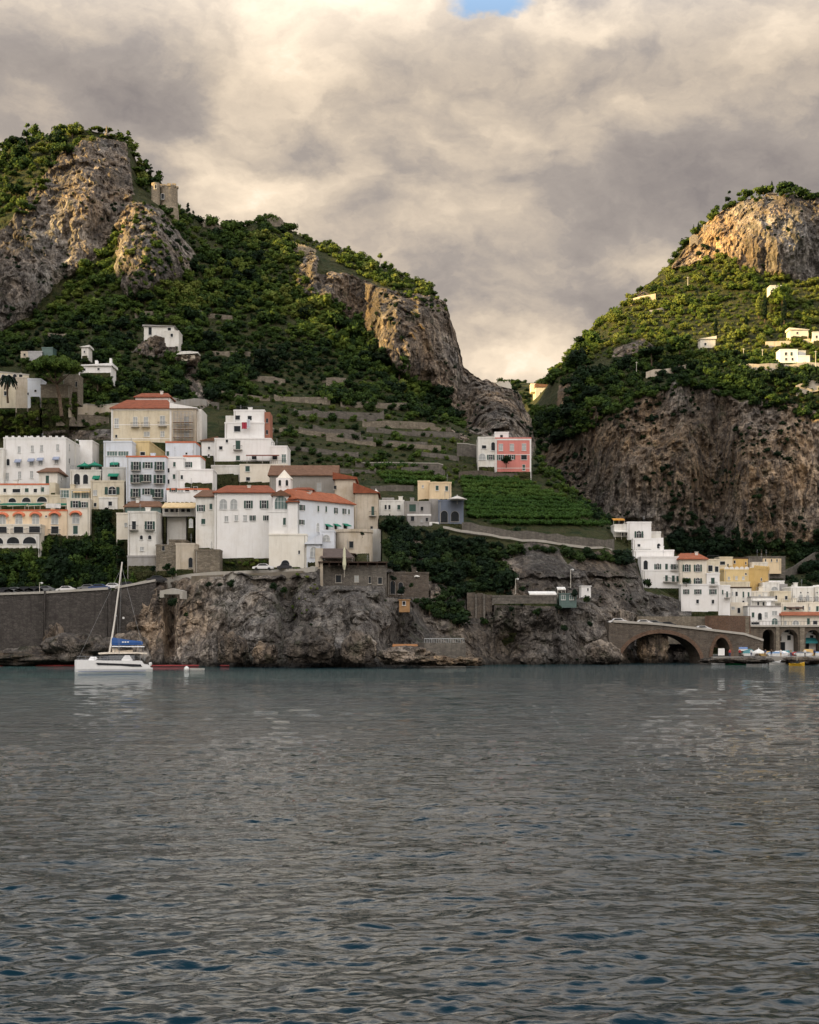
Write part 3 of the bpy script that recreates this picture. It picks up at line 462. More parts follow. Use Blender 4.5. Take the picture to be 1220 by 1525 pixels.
# ------------------------------------------------------------------ terrain: sheets lofted through measured contour lines
def I(px, pts):
    pts = np.array(pts, float); return np.interp(px, pts[:, 0], pts[:, 1]), np.interp(px, pts[:, 0], pts[:, 2])
def inpoly(x, y, poly):
    r = np.zeros(np.shape(x), bool); n = len(poly)
    for i in range(n):
        (x1, y1), (x2, y2) = poly[i], poly[(i + 1) % n]
        if y1 == y2: continue
        c = ((y1 > y) != (y2 > y)) & (x < (x2 - x1) * (y - y1) / (y2 - y1) + x1); r ^= c
    return r
def blur(a, k):
    for ax in (0, 1):
        b = np.zeros_like(a); 
        for j in range(-k, k + 1): b += np.take(a, np.clip(np.arange(a.shape[ax]) + j, 0, a.shape[ax] - 1), axis=ax)
        a = b / (2 * k + 1)
    return a
def sheet(name, contours, px0, px1, step, bumps, rockpolys, warmf, palef, ampf, label=None, carve=True, vert=0):
    cols = np.arange(px0, px1 + .01, step); PY = []; YY = []
    cs = [c(cols) for c in contours]
    for k in range(len(cs) - 1):
        (p0, y0), (p1, y1) = cs[k], cs[k + 1]
        n = max(3, int(np.percentile(np.abs(p1 - p0), 80) / step)); 
        for t in np.arange(n) / n: PY.append(p0 + (p1 - p0) * t); YY.append(y0 + (y1 - y0) * t)
    PY.append(cs[-1][0]); YY.append(cs[-1][1]); PY = np.array(PY); YY = np.array(YY); PX = np.broadcast_to(cols, PY.shape).copy()
    YY = blur(YY, 2)
    for (bx, by, rx, ry, dY) in bumps:
        YY += dY * np.exp(-(((PX - bx) / rx) ** 2 + ((PY - by) / ry) ** 2) ** 1.5)
    keep = np.ones_like(YY)
    if carve:
        for (a, b, t_, b_, Y, YR) in RECT:
            yf = Y + (YR - Y) * np.clip((PX - a) / max(1, b - a), 0, 1)
            m = (PX > a + .5) & (PX < b - .5) & (PY > b_ - 1) & (PY < b_ + 95); YY = np.where(m & (YY < Y + 62), np.minimum(YY, yf - .7 + .10 * np.maximum(PY - b_ - 25, 0)), YY)
        for (a, b, t_, b_, Y, YR) in RECT:
            yf = Y + (YR - Y) * np.clip((PX - a) / max(1, b - a), 0, 1)
            m = (PX > a - 1.5) & (PX < b + 1.5) & (PY > t_ - 1) & (PY < b_); YY = np.where(m & (YY > Y - 40), np.maximum(YY, yf + 4.0), YY)
            keep = np.where((PX > a - 5) & (PX < b + 5) & (PY > t_ - 5) & (PY < b_ + 8), 0.08, keep)
    rock = np.zeros_like(YY)
    for poly in rockpolys: rock[inpoly(PX, PY, poly)] = 1
    W = np.stack([(PX - CX) / FPX * YY, YY, HC + (HZ - PY) / FPX * YY], -1)
    keep = blur(keep, 1); amp = ampf(PX, PY) * keep
    rb = blur(rock, 2)
    q = W * np.array([.085, .085, .035]); rib = fbm(q, 4, 11, True)
    w1, w2 = worley(W * (np.array([.16, .16, .11]) if not vert else np.array([.15, .15, .06])) + .35 * fbm(W * .3, 2, 5)[..., None], 3)
    w3, w4 = worley(W * .42 + .3 * fbm(W * .9, 2, 6)[..., None], 8)
    fine = fbm(W * (np.array([.28, .28, .28]) if not vert else np.array([.30, .30, .11])), 5, 21)
    rib2 = fbm(W * np.array([.16, .16, .022]), 4, 13, True); rib3 = fbm(W * np.array([.05, .05, .012]), 3, 14, True)
    hi = np.where(PY < 860, 1.0, 0.0) if not vert else 1.0
    dd = rb * ((2.3 - .8 * hi) * rib + hi * (1.5 * rib2 + 1.6 * rib3) + (2.2 - 1.3 * hi) * (w2 - w1 - .3) + (.95 - .3 * hi) * (w4 - w3 - .3) + 1.8 * fine + hi * (.8 * fbm(W * np.array([.5, .5, .16]), 3, 61, True) + .2 * (w4 - w3 - .3))) + (1 - rb) * (1.1 * fine)
    W[..., 1] -= dd * amp; iso = .35 if vert else 1.0; W[..., 0] += iso * amp * .9 * fbm(W * .2 + 40, 3, 31) * (0.3 + rb); W[..., 2] += iso * amp * .7 * fbm(W * .22 + 80, 3, 41) * (0.3 + rb)
    nr, nc = PY.shape; idx = np.arange(nr * nc).reshape(nr, nc)
    quads = np.stack([idx[:-1, :-1], idx[:-1, 1:], idx[1:, 1:], idx[1:, :-1]], -1).reshape(-1, 4)
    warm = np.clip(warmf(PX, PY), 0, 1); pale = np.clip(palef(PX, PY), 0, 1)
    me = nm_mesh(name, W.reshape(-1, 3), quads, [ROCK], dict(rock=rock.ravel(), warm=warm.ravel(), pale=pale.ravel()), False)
    o = bpy.data.objects.new(name, me); COL.objects.link(o); o['kind'] = 'structure'
    return dict(px=PX, py=PY, W=W, rock=rock, cols=cols, step=step, px0=px0)
def surf(sh, px, py):
    """front point of a sheet seen at px, py"""
    j = int(round((px - sh['px0']) / sh['step'])); j = max(0, min(j, sh['W'].shape[1] - 1)); w = sh['W'][:, j]
    pj = HZ - (w[:, 2] - HC) / w[:, 1] * FPX; k = np.where(np.abs(pj - py) < 2.5)[0]
    if len(k) == 0: k = [int(np.argmin(np.abs(pj - py)))]
    i = min(k, key=lambda q: w[q, 1]); return float(w[i, 1])
def gauss(PX, PY, x, y, rx, ry): return np.exp(-(((PX - x) / rx) ** 2 + ((PY - y) / ry) ** 2))

def zc(z, pts): return lambda c: (pyz(z, np.interp(c, *zip(*pts))), np.interp(c, *zip(*pts)))
def pc(pts): return lambda c: I(c, pts)
shore = [(-200, 301), (0, 300), (165, 300), (290, 291), (460, 287), (500, 285), (570, 286), (620, 289), (690, 299), (760, 309), (830, 311), (900, 313), (950, 318), (1010, 326), (1030, 330)]
c1 = [(-200, 892, 313), (0, 886, 313), (165, 878, 312), (225, 868, 308), (290, 860, 303), (460, 850, 300), (500, 842, 300), (570, 848, 300), (620, 876, 308), (690, 886, 316), (760, 889, 320), (830, 889, 322), (900, 904, 323), (950, 916, 328), (1030, 922, 334)]
c3 = [(-200, 815, 333), (0, 815, 333), (100, 800, 334), (165, 775, 333), (190, 800, 326), (230, 838, 316), (290, 850, 313), (460, 848, 312), (500, 830, 314), (550, 775, 328), (600, 768, 338), (660, 782, 342), (700, 790, 346), (760, 800, 350), (830, 806, 352), (900, 812, 356), (930, 835, 354), (960, 865, 352), (1030, 905, 348)]
c3b = [(a, b, c + 7) for a, b, c in c3]
c4 = [(-200, 730, 375), (0, 725, 375), (165, 725, 366), (290, 760, 350), (400, 745, 352), (460, 740, 356), (570, 740, 368), (620, 745, 370), (690, 735, 380), (760, 728, 388), (830, 745, 388), (900, 788, 376), (950, 815, 374), (1030, 890, 366)]
c5 = [(-200, 650, 415), (0, 650, 412), (165, 650, 395), (300, 655, 395), (400, 660, 398), (570, 655, 410), (690, 655, 420), (730, 690, 409), (800, 708, 408), (830, 725, 400), (900, 783, 384), (950, 810, 380), (1030, 885, 372)]
c6 = [(-200, 560, 445), (0, 560, 440), (165, 560, 430), (300, 555, 440), (400, 550, 450), (500, 560, 455), (570, 590, 450), (640, 620, 446), (690, 640, 438), (760, 672, 420), (800, 698, 415), (830, 718, 408), (900, 780, 392), (950, 806, 386), (1030, 882, 378)]
c7 = [(-200, 505, 462), (0, 500, 472), (40, 482, 480), (100, 450, 490), (165, 425, 492), (200, 450, 478), (260, 452, 482), (300, 470, 482), (400, 468, 490), (450, 470, 494), (500, 490, 492), (540, 510, 495), (600, 575, 484), (640, 600, 482), (690, 632, 470), (760, 655, 438), (790, 680, 430), (830, 715, 412), (900, 777, 398), (950, 803, 390), (1030, 880, 384)]
c8 = [(-200, 330, 505), (0, 335, 508), (60, 300, 515), (100, 300, 520), (165, 300, 525), (200, 300, 520), (240, 330, 515), (300, 400, 512), (400, 395, 520), (450, 400, 518), (500, 405, 512), (550, 425, 508), (600, 445, 505), (640, 455, 506), (665, 470, 508), (690, 555, 495), (720, 572, 498), (760, 585, 500), (785, 630, 480), (800, 690, 440), (830, 712, 418), (900, 775, 404), (950, 800, 396), (1030, 878, 390)]
c9 = [(-200, 235, 565), (0, 226, 565), (40, 212, 565), (80, 200, 562), (130, 193, 560), (175, 202, 560), (195, 215, 560), (205, 245, 560), (225, 268, 560), (250, 300, 560), (285, 322, 563), (300, 334, 566), (350, 344, 562), (370, 335, 562), (400, 328, 560), (420, 335, 560), (450, 353, 560), (500, 368, 558), (560, 394, 552), (610, 416, 548), (645, 438, 540), (664, 452, 534), (670, 480, 524), (678, 505, 518), (688, 545, 512), (700, 562, 512), (740, 575, 515), (770, 585, 512), (783, 610, 500), (794, 645, 480), (805, 690, 448), (830, 711, 424), (900, 774, 410), (950, 799, 402), (1030, 877, 396)]
c10 = lambda c: (lambda r: (pyz((zpy(r[0], r[1]) - 45), r[1] + 70), r[1] + 70))(I(c, c9))
c0b = zc(0.6, [(a, b + 1.2) for a, b in shore])
c2f = lambda c: (lambda r: (pyz(zpy(r[0], r[1]), r[1] + 6.5), r[1] + 6.5))(I(c, c1))
rockA = [[(-210, 350), (0, 345), (30, 320), (60, 270), (100, 225), (150, 203), (190, 213), (200, 290), (185, 330), (155, 370), (130, 400), (90, 420), (50, 470), (-10, 500), (-210, 500)],
         [(180, 318), (205, 300), (240, 312), (292, 380), (285, 412), (240, 420), (205, 445), (190, 448), (172, 400)],
         [(440, 410), (462, 372), (475, 385), (472, 408), (520, 408), (560, 425), (565, 470), (530, 490), (500, 450), (450, 440)],
         [(515, 412), (560, 428), (620, 440), (672, 452), (690, 540), (705, 562), (778, 588), (800, 650), (790, 690), (745, 655), (700, 645), (660, 590), (600, 560), (550, 500)],
         [(-210, 1010), (-210, 885), (165, 880), (230, 862), (290, 858), (470, 852), (480, 835), (600, 850), (690, 884), (700, 900), (900, 905), (1040, 905), (1040, 1010)],
         [(745, 822), (790, 806), (830, 815), (860, 870), (830, 888), (760, 886)], [(860, 830), (900, 818), (945, 830), (960, 880), (1040, 900), (1040, 940), (900, 925), (840, 890), (835, 850)],
         [(660, 640), (700, 650), (690, 660)], [(195, 525), (225, 505), (262, 512), (265, 530), (235, 535)], [(262, 530), (292, 530), (300, 575), (318, 600), (300, 610), (275, 570)],
         [(150, 640), (168, 640), (168, 655), (50, 655), (60, 642)], [(350, 640), (380, 620), (410, 640), (400, 655)], [(610, 790), (625, 800), (640, 850), (612, 850)]]
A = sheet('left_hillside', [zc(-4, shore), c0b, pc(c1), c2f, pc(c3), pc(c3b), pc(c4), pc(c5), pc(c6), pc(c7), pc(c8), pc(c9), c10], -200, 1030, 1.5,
  [(225, 380, 50, 70, -16), (600, 500, 55, 70, -18), (530, 470, 26, 60, 10), (130, 290, 45, 80, -10), (30, 420, 50, 60, -6), (745, 610, 35, 50, -10), (690, 600, 14, 60, 8), (470, 400, 10, 40, -5), (160, 350, 20, 30, 5),
   (505, 930, 60, 60, -5), (380, 940, 50, 50, -3), (430, 930, 14, 60, 3), (255, 940, 9, 60, 9), (590, 960, 26, 30, 5), (745, 965, 18, 25, 4), (800, 850, 50, 45, -6), (335, 960, 10, 40, 5), (650, 930, 26, 50, 2), (820, 950, 40, 40, -3), (980, 950, 60, 60, 9)],
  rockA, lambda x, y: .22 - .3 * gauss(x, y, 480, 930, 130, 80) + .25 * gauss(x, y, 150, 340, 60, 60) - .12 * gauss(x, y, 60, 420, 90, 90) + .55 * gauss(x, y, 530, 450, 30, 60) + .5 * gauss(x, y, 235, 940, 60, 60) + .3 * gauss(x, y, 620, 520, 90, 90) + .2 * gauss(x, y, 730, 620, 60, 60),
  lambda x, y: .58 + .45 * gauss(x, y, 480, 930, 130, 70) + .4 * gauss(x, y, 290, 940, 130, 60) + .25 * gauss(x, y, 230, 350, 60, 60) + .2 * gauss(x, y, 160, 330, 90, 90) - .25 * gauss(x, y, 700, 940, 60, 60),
  lambda x, y: np.where(y > 850, 1.15, np.where((y > 560) & ~((x > 640) & (y < 700)), .55, 1.5)) * np.where((x < 200) & (y > 700), .5, 1))
b_1 = [(700, 760, 570), (760, 745, 550), (800, 755, 530), (830, 770, 515), (880, 800, 522), (930, 812, 512), (1000, 825, 505), (1060, 842, 502), (1140, 850, 502), (1220, 846, 502), (1420, 840, 502)]
b_2 = [(700, 690, 640), (760, 668, 610), (800, 655, 575), (830, 640, 560), (850, 622, 550), (880, 606, 540), (930, 594, 535), (1000, 572, 533), (1060, 560, 530), (1140, 562, 528), (1220, 570, 525), (1420, 575, 525)]
b_3 = [(700, 670, 660), (760, 640, 630), (800, 610, 600), (830, 585, 578), (880, 556, 565), (930, 548, 560), (1000, 546, 558), (1100, 545, 554), (1220, 545, 550), (1420, 545, 550)]
b_3b = [(a, b - 3, c + 6) for a, b, c in b_3]
b_4 = [(700, 662, 680), (760, 630, 650), (800, 600, 620), (830, 562, 590), (880, 520, 600), (930, 482, 612), (1000, 462, 620), (1100, 452, 620), (1220, 475, 600), (1420, 480, 600)]
b_5 = [(700, 658, 690), (760, 625, 660), (800, 595, 630), (830, 554, 600), (870, 514, 618), (905, 478, 630), (950, 440, 645), (1000, 406, 655), (1050, 390, 652), (1085, 382, 645), (1110, 402, 636), (1150, 414, 634), (1220, 422, 634), (1420, 425, 636)]
b_6 = [(700, 655, 700), (760, 622, 668), (800, 592, 638), (815, 575, 625), (830, 549, 612), (870, 508, 628), (905, 472, 640), (950, 434, 655), (985, 408, 664), (998, 392, 668), (1020, 362, 672), (1050, 335, 672), (1080, 312, 668), (1110, 298, 664), (1150, 292, 662), (1190, 292, 660), (1220, 300, 660), (1420, 350, 662)]
for L__ in (b_1, b_2, b_3, b_4, b_5, b_6): L__[:] = [(x, y, Y * 1.1) for x, y, Y in L__]
b_3b = [(a, b - 3, c + 6) for a, b, c in b_3]
b_7 = lambda c: (lambda r: (pyz((zpy(r[0], r[1]) - 60), r[1] + 90), r[1] + 90))(I(c, b_6))
rockB = [[(996, 404), (1040, 340), (1080, 310), (1110, 296), (1150, 290), (1430, 290), (1430, 425), (1220, 422), (1150, 412), (1105, 402), (1082, 380), (1045, 392)],
         [(760, 700), (800, 650), (812, 655), (850, 612), (900, 604), (920, 620), (950, 590), (985, 574), (1010, 566), (1050, 572), (1100, 600), (1150, 590), (1230, 620), (1430, 620), (1430, 820), (1220, 808), (1130, 812), (1000, 800), (900, 805), (830, 790)],
         [(828, 612), (832, 575), (850, 560), (872, 545), (885, 552), (878, 570), (860, 590), (850, 615)], [(915, 520), (960, 505), (975, 520), (940, 532), (912, 532)], [(925, 442), (945, 430), (972, 440), (950, 452)]]
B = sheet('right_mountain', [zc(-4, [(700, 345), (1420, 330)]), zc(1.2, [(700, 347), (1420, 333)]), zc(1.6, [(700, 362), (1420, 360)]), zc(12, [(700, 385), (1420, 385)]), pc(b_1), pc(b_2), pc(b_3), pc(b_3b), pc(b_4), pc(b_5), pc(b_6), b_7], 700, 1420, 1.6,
  [(850, 690, 30, 60, 8), (1000, 700, 60, 60, -8), (1060, 720, 30, 90, 12), (1130, 700, 60, 80, -8), (1160, 345, 70, 50, -14), (835, 590, 20, 30, -6), (1060, 350, 18, 30, -5), (925, 680, 40, 60, -4)],
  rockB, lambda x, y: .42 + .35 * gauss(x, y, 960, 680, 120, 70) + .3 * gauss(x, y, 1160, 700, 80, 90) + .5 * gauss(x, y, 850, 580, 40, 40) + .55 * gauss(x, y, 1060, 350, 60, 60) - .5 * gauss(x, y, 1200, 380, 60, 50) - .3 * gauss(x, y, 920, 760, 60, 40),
  lambda x, y: .48 + .35 * gauss(x, y, 1170, 700, 110, 100) + .75 * gauss(x, y, 1060, 350, 70, 60) + .3 * gauss(x, y, 1180, 340, 70, 60),  # sunlight on the crag's left face is put into its warm and pale tones
  lambda x, y: np.where(y > 850, .25, np.where(y > 560, 1.9, 1.6)), vert=1)
# far hill in the gap, and an unseen ridge added at left to keep evening sun off the town
FAR = sheet('far_hill', [pc([(600, 700, 850), (950, 700, 850)]), pc([(600, 640, 950), (760, 630, 950), (840, 612, 950), (950, 600, 950)]), pc([(600, 580, 1050), (700, 578, 1050), (760, 571, 1050), (800, 570, 1050), (830, 566, 1050), (950, 560, 1050)]), pc([(600, 610, 1200), (950, 600, 1200)])],
  600, 950, 2.5, [], [], lambda x, y: 0 * x + .3, lambda x, y: 0 * x + .3, lambda x, y: 0 * x + 2.0, carve=False)
def shading_ridge():
    ys = np.arange(-450, 1000, 12.0); prof = np.interp(ys, [-450, 150, 300, 430, 460, 480, 800, 1000], CREST)
    ts = np.linspace(0, 1, 40); X = []; 
    for t in ts:
        if t < .5: x = -640 + 300 * (t / .5) * .55; 
        else: x = -475 + 170 * ((t - .5) / .5)
        X.append(x)
    X = np.array(X); hh = np.where(ts < .5, .25 + .75 * ts / .5, 1 - ((ts - .5) / .5) ** 1.3 * 1.03)
    YY, XX = np.meshgrid(ys, X); Zv = hh[:, None] * prof[None, :]
    W = np.stack([XX, YY, Zv], -1); n = fbm(W * .02, 5, 77); W[..., 2] += n * 12 * np.clip(hh, 0, 1)[:, None]; W[..., 0] += fbm(W * .03, 3, 78) * 8
    nr, nc = XX.shape; idx = np.arange(nr * nc).reshape(nr, nc); q = np.stack([idx[:-1, :-1], idx[:-1, 1:], idx[1:, 1:], idx[1:, :-1]], -1).reshape(-1, 4)
    z = np.zeros(nr * nc); me = nm_mesh('headland', W.reshape(-1, 3), q, [ROCK], dict(rock=z + (n.ravel() > .1), warm=z + .3, pale=z + .3))
    o = bpy.data.objects.new('headland', me); COL.objects.link(o); o['kind'] = 'structure'  # unseen ridge, added and shaped to cast shade over the town
CREST = [216, 218, 222, 230, 234, 244, 250, 250]  # ridge heights shaped by where the shadow edge should fall
shading_ridge()

# ------------------------------------------------------------------ water
def watermat():
    m, t, b = newmat('sea_water', .035); p = POS(t); b.inputs['IOR'].default_value = 1.40; b.inputs['Specular IOR Level'].default_value = .6
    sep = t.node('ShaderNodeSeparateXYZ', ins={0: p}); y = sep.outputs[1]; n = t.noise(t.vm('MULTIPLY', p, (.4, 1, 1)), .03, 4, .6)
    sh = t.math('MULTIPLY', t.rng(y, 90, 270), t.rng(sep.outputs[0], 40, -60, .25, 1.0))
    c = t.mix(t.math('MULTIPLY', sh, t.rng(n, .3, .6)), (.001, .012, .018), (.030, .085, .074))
    t.put(b.inputs['Base Color'], c)
    q = t.vm('MULTIPLY', p, (.42, 1.0, 1.0))
    h = t.math('ADD', t.math('MULTIPLY', t.noise(q, 1.6, 5, .62, .4), .55), t.math('MULTIPLY', t.noise(q, .45, 4, .6, .3), 1.1))
    h2 = t.noise(q, 5.5, 3, .6, .3)
    h = t.math('ADD', h, t.math('MULTIPLY', h2, .10))
    far = t.rng(y, 25, 220, WB0, WB1)
    nb = t.node('ShaderNodeBump'); t.put(nb.inputs['Strength'], far); nb.inputs['Distance'].default_value = 1.0; t.put(nb.inputs['Height'], h); t.l.new(nb.outputs[0], b.inputs['Normal'])
    return m
WB0, WB1 = .10, .95
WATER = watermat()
def sea():
    rng = np.random.default_rng(5); y = [21.0]
    while y[-1] < 420: y.append(y[-1] + max(.045, .75 * y[-1] ** 2 / (HC * FPX)))
    y = np.array(y); u = np.linspace(-.36, .36, 1200); U, Y = np.meshgrid(u, y); X = U * (Y + 70) * 1.05; dx = .756 / 1200 * (Y + 70); dy = np.gradient(y)[:, None] + 0 * X
    Z = np.zeros_like(X)
    gust = .65 + .6 * fbm(np.stack([X * .035, Y * .06, 0 * X], -1), 3, 9)
    for i in range(130):
        lam = 0.28 * (6.5 / 0.28) ** rng.random(); th = rng.normal(R(-82), R(20 if i % 3 else 42)); k = 2 * math.pi / lam
        kx, ky = k * math.cos(th), k * math.sin(th); a = .0056 * lam ** .86 * (1.15 if lam < 1.6 else .55)
        att = np.clip((lam / (2.4 * np.maximum(dx, dy * .8))) - 1, 0, 1)
        ph = kx * X + ky * Y + rng.random() * 6.28; s = np.sin(ph + .45 * np.sin(ph * .37 + i)); Z += a * att * (s + .22 * np.cos(2 * ph)) * gust
    edge = np.clip((np.abs(U) - .30) / .06, 0, 1); edge = np.maximum(edge, np.clip((24 - Y) / 3, 0, 1)); Z = Z * (1 - edge) - .40 * edge
    nr, nc = X.shape; idx = np.arange(nr * nc).reshape(nr, nc); q = np.stack([idx[:-1, :-1], idx[:-1, 1:], idx[1:, 1:], idx[1:, :-1]], -1).reshape(-1, 4)
    me = nm_mesh('sea', np.stack([X, Y, Z], -1).reshape(-1, 3), q, [WATER], {}, True)
    o = bpy.data.objects.new('sea', me); COL.objects.link(o); o['kind'] = 'structure'
    f = MB(); f.add([(-9000, -9000, -.38), (9000, -9000, -.38), (9000, 9000, -.38), (-9000, 9000, -.38)], [[0, 1, 2, 3]]); o = f.build('open_sea', WATER, origin=(0, 0, 0)); o['kind'] = 'structure'
sea()
# ------------------------------------------------------------------ facades
class Frame:
    """a facade plane: A = foot of its left end, u along it, n outwards"""
    def __init__(s, pxl, yl, pxr, yr):
        a = Vector(((pxl - CX) / FPX * yl, yl, 0)); b = Vector(((pxr - CX) / FPX * yr, yr, 0)); s.A = a; s.L = (b - a).length; s.u = (b - a).normalized(); s.n = Vector((s.u.y, -s.u.x, 0)); s.sc = FPX / ((yl + yr) / 2)
    def right(s, D):
        f = Frame.__new__(Frame); f.A = s.A + s.u * s.L; f.u = -s.n; f.n = Vector((s.u.x, s.u.y, 0)); f.L = D; f.sc = s.sc; return f
    def hit(s, px, py):
        kx, kz = (px - CX) / FPX, (HZ - py) / FPX; t = s.A.dot(s.n) / (kx * s.n.x + s.n.y); return (Vector((kx * t, t, 0)) - s.A).dot(s.u), HC + kz * t
    def w(s, a, d, z): return s.A + s.u * a - s.n * d + Vector((0, 0, z))
def fbox(mb, F, s0, s1, d0, d1, z0, z1):
    mb.hexa([F.w(s0, d0, z0), F.w(s1, d0, z0), F.w(s1, d1, z0), F.w(s0, d1, z0)], [F.w(s0, d0, z1), F.w(s1, d0, z1), F.w(s1, d1, z1), F.w(s0, d1, z1)]); return mb
def arch_outline(s0, s1, z0, z1, rise=None, n=10):
    r = (s1 - s0) / 2; rise = min(r if rise is None else rise, (z1 - z0) * .8); c = (s0 + s1) / 2
    return [(s0, z0), (s1, z0)] + [(c + r * math.cos(math.pi * i / n), z1 - rise + rise * math.sin(math.pi * i / n)) for i in range(n + 1)]
def fprism(mb, F, pts, d0, d1): return mb.prism([F.w(a, d0, z) for a, z in pts], -F.n * (d1 - d0))
def window(root, F, s, z, w, h, kind, fm=None):
    """window > pane, shutter ..., with frame and sill as its own mesh"""
    arch = 'a' in kind; s0, s1, z0, z1 = s - w / 2, s + w / 2, z - h / 2, z + h / 2
    fr = MB(); t = min(.09, w * .09)
    door = 'b' in kind or h > 1.7 * w
    if arch:
        o = arch_outline(s0 - t, s1 + t, z0, z1 + t); i_ = arch_outline(s0, s1, z0, z1); n = len(o)
        for k in range(2, n - 1):
            fr.add([F.w(o[k][0], -.07, o[k][1]), F.w(o[k + 1][0], -.07, o[k + 1][1]), F.w(i_[k + 1][0], -.07, i_[k + 1][1]), F.w(i_[k][0], -.07, i_[k][1]), F.w(o[k][0], .05, o[k][1]), F.w(o[k + 1][0], .05, o[k + 1][1]), F.w(i_[k + 1][0], .05, i_[k + 1][1]), F.w(i_[k][0], .05, i_[k][1])], [[0, 1, 2, 3], [4, 5, 1, 0], [3, 2, 6, 7]])
        zs = o[2][1]; fbox(fr, F, s0 - t, s0, -.07, .05, z0, zs); fbox(fr, F, s1, s1 + t, -.07, .05, z0, zs)
    else:
        fbox(fr, F, s0 - t, s0, -.07, .05, z0, z1); fbox(fr, F, s1, s1 + t, -.07, .05, z0, z1); fbox(fr, F, s0 - t - .05, s1 + t + .05, -.10, .05, z1, z1 + t)
    fbox(fr, F, s0 - t - .06, s1 + t + .06, -.16, .05, z0 - .14, z0)
    if ('l' in kind or 't' in kind or kind[0] == 'g') and w > .5:
        k = max(1, int(w / .8)) if 't' in kind else 1
        for j in range(1, k + 1): q = s0 + w * j / (k + 1); fbox(fr, F, q - .04, q + .04, -.05, .02, z0, z1 - (.12 * w if arch else 0))
        if h > 1.2: fbox(fr, F, s0, s1, -.045, .02, z0 + h * .58, z0 + h * .58 + .06)
    wo = fr.build('window', fm or FRAMEW, root)
    pane = MB(); m = {'p': DARK, 'g': DARK, 'l': PALE, 'c': GREEN, 't': TEAL}[kind[0]]
    if 'g' in kind[1:]: m = PALE
    if arch: fprism(pane, F, arch_outline(s0, s1, z0, z1), -.025, .05)
    else: fbox(pane, F, s0, s1, -.025, .05, z0, z1)
    if kind[0] == 'c':
        for j in range(max(2, int(h / .28))): q = z0 + h * (j + .5) / max(2, int(h / .28)); fbox(pane, F, s0 + .05, s1 - .05, -.045, -.02, q - .05, q + .03)
    pane.build('closed_shutter' if kind[0] == 'c' else 'pane', m, wo)
    if kind[0] == 'g':
        for sg in (-1, 1):
            sh = MB(); a = s0 - t - w * .42 if sg < 0 else s1 + t; b = a + w * .42; fbox(sh, F, a, b, -.11, -.03, z0, z1 - (.2 * w if arch else 0))
            for j in range(4): q = z0 + h * (j + .5) / 4; fbox(sh, F, a + .03, b - .03, -.13, -.11, q - h * .07, q + h * .07)
            sh.build('shutter', GREEN, wo)
    if 'b' in kind:
        bl = MB(); bw = w / 2 + .55; zb = z - h / 2; fbox(bl, F, s - bw, s + bw, -1.0, -.01, zb - .22, zb - .04); b = bl.build('balcony', CAPST, root)
        ra = MB(); fbox(ra, F, s - bw, s + bw, -.98, -.93, zb + .85, zb + .92)
        for sg in (s - bw, s + bw - .05): fbox(ra, F, sg, sg + .05, -.93, -.02, zb + .85, zb + .92)
        n = max(4, int(bw * 2 / .22))
        for j in range(n + 1): q = s - bw + .02 + (2 * bw - .06) * j / n; fbox(ra, F, q, q + .03, -.97, -.94, zb - .04, zb + .86)
        ra.build('railing', RAIL, b)
    if 'w' in kind or 'u' in kind:
        aw = MB(); mt = AWG if 'w' in kind else AWB; a0, a1 = s0 - .35, s1 + .35; zt = z1 + .15; dr = min(1.1, h * .45)
        aw.add([F.w(a0, -.02, zt), F.w(a1, -.02, zt), F.w(a1, -1.15, zt - dr), F.w(a0, -1.15, zt - dr), F.w(a0, -.02, zt - .06), F.w(a1, -.02, zt - .06), F.w(a1, -1.15, zt - dr - .22), F.w(a0, -1.15, zt - dr - .22)], [[0, 3, 2, 1], [4, 5, 6, 7], [3, 7, 6, 2], [0, 4, 7, 3], [1, 2, 6, 5]])
        aw.build('awning', mt, root)
    if 'r' in kind:
        o = arch_outline(s0 - .75, s1 + .75, z0 + h * .45, z1 + .75, (z1 - z0) * .42); i_ = arch_outline(s0 - .35, s1 + .35, z0 + h * .45, z1 + .25, (z1 - z0) * .36); hd = MB()
        for k in range(2, len(o) - 1): hd.add([F.w(o[k][0], -.02, o[k][1]), F.w(o[k + 1][0], -.02, o[k + 1][1]), F.w(i_[k + 1][0], -.75, i_[k + 1][1]), F.w(i_[k][0], -.75, i_[k][1]), F.w(i_[k + 1][0], -.7, i_[k + 1][1] - .12), F.w(i_[k][0], -.7, i_[k][1] - .12)], [[0, 1, 2, 3], [3, 2, 4, 5], [0, 5, 4, 1]])
        hd.build('arched_hood', TRIMR, root)
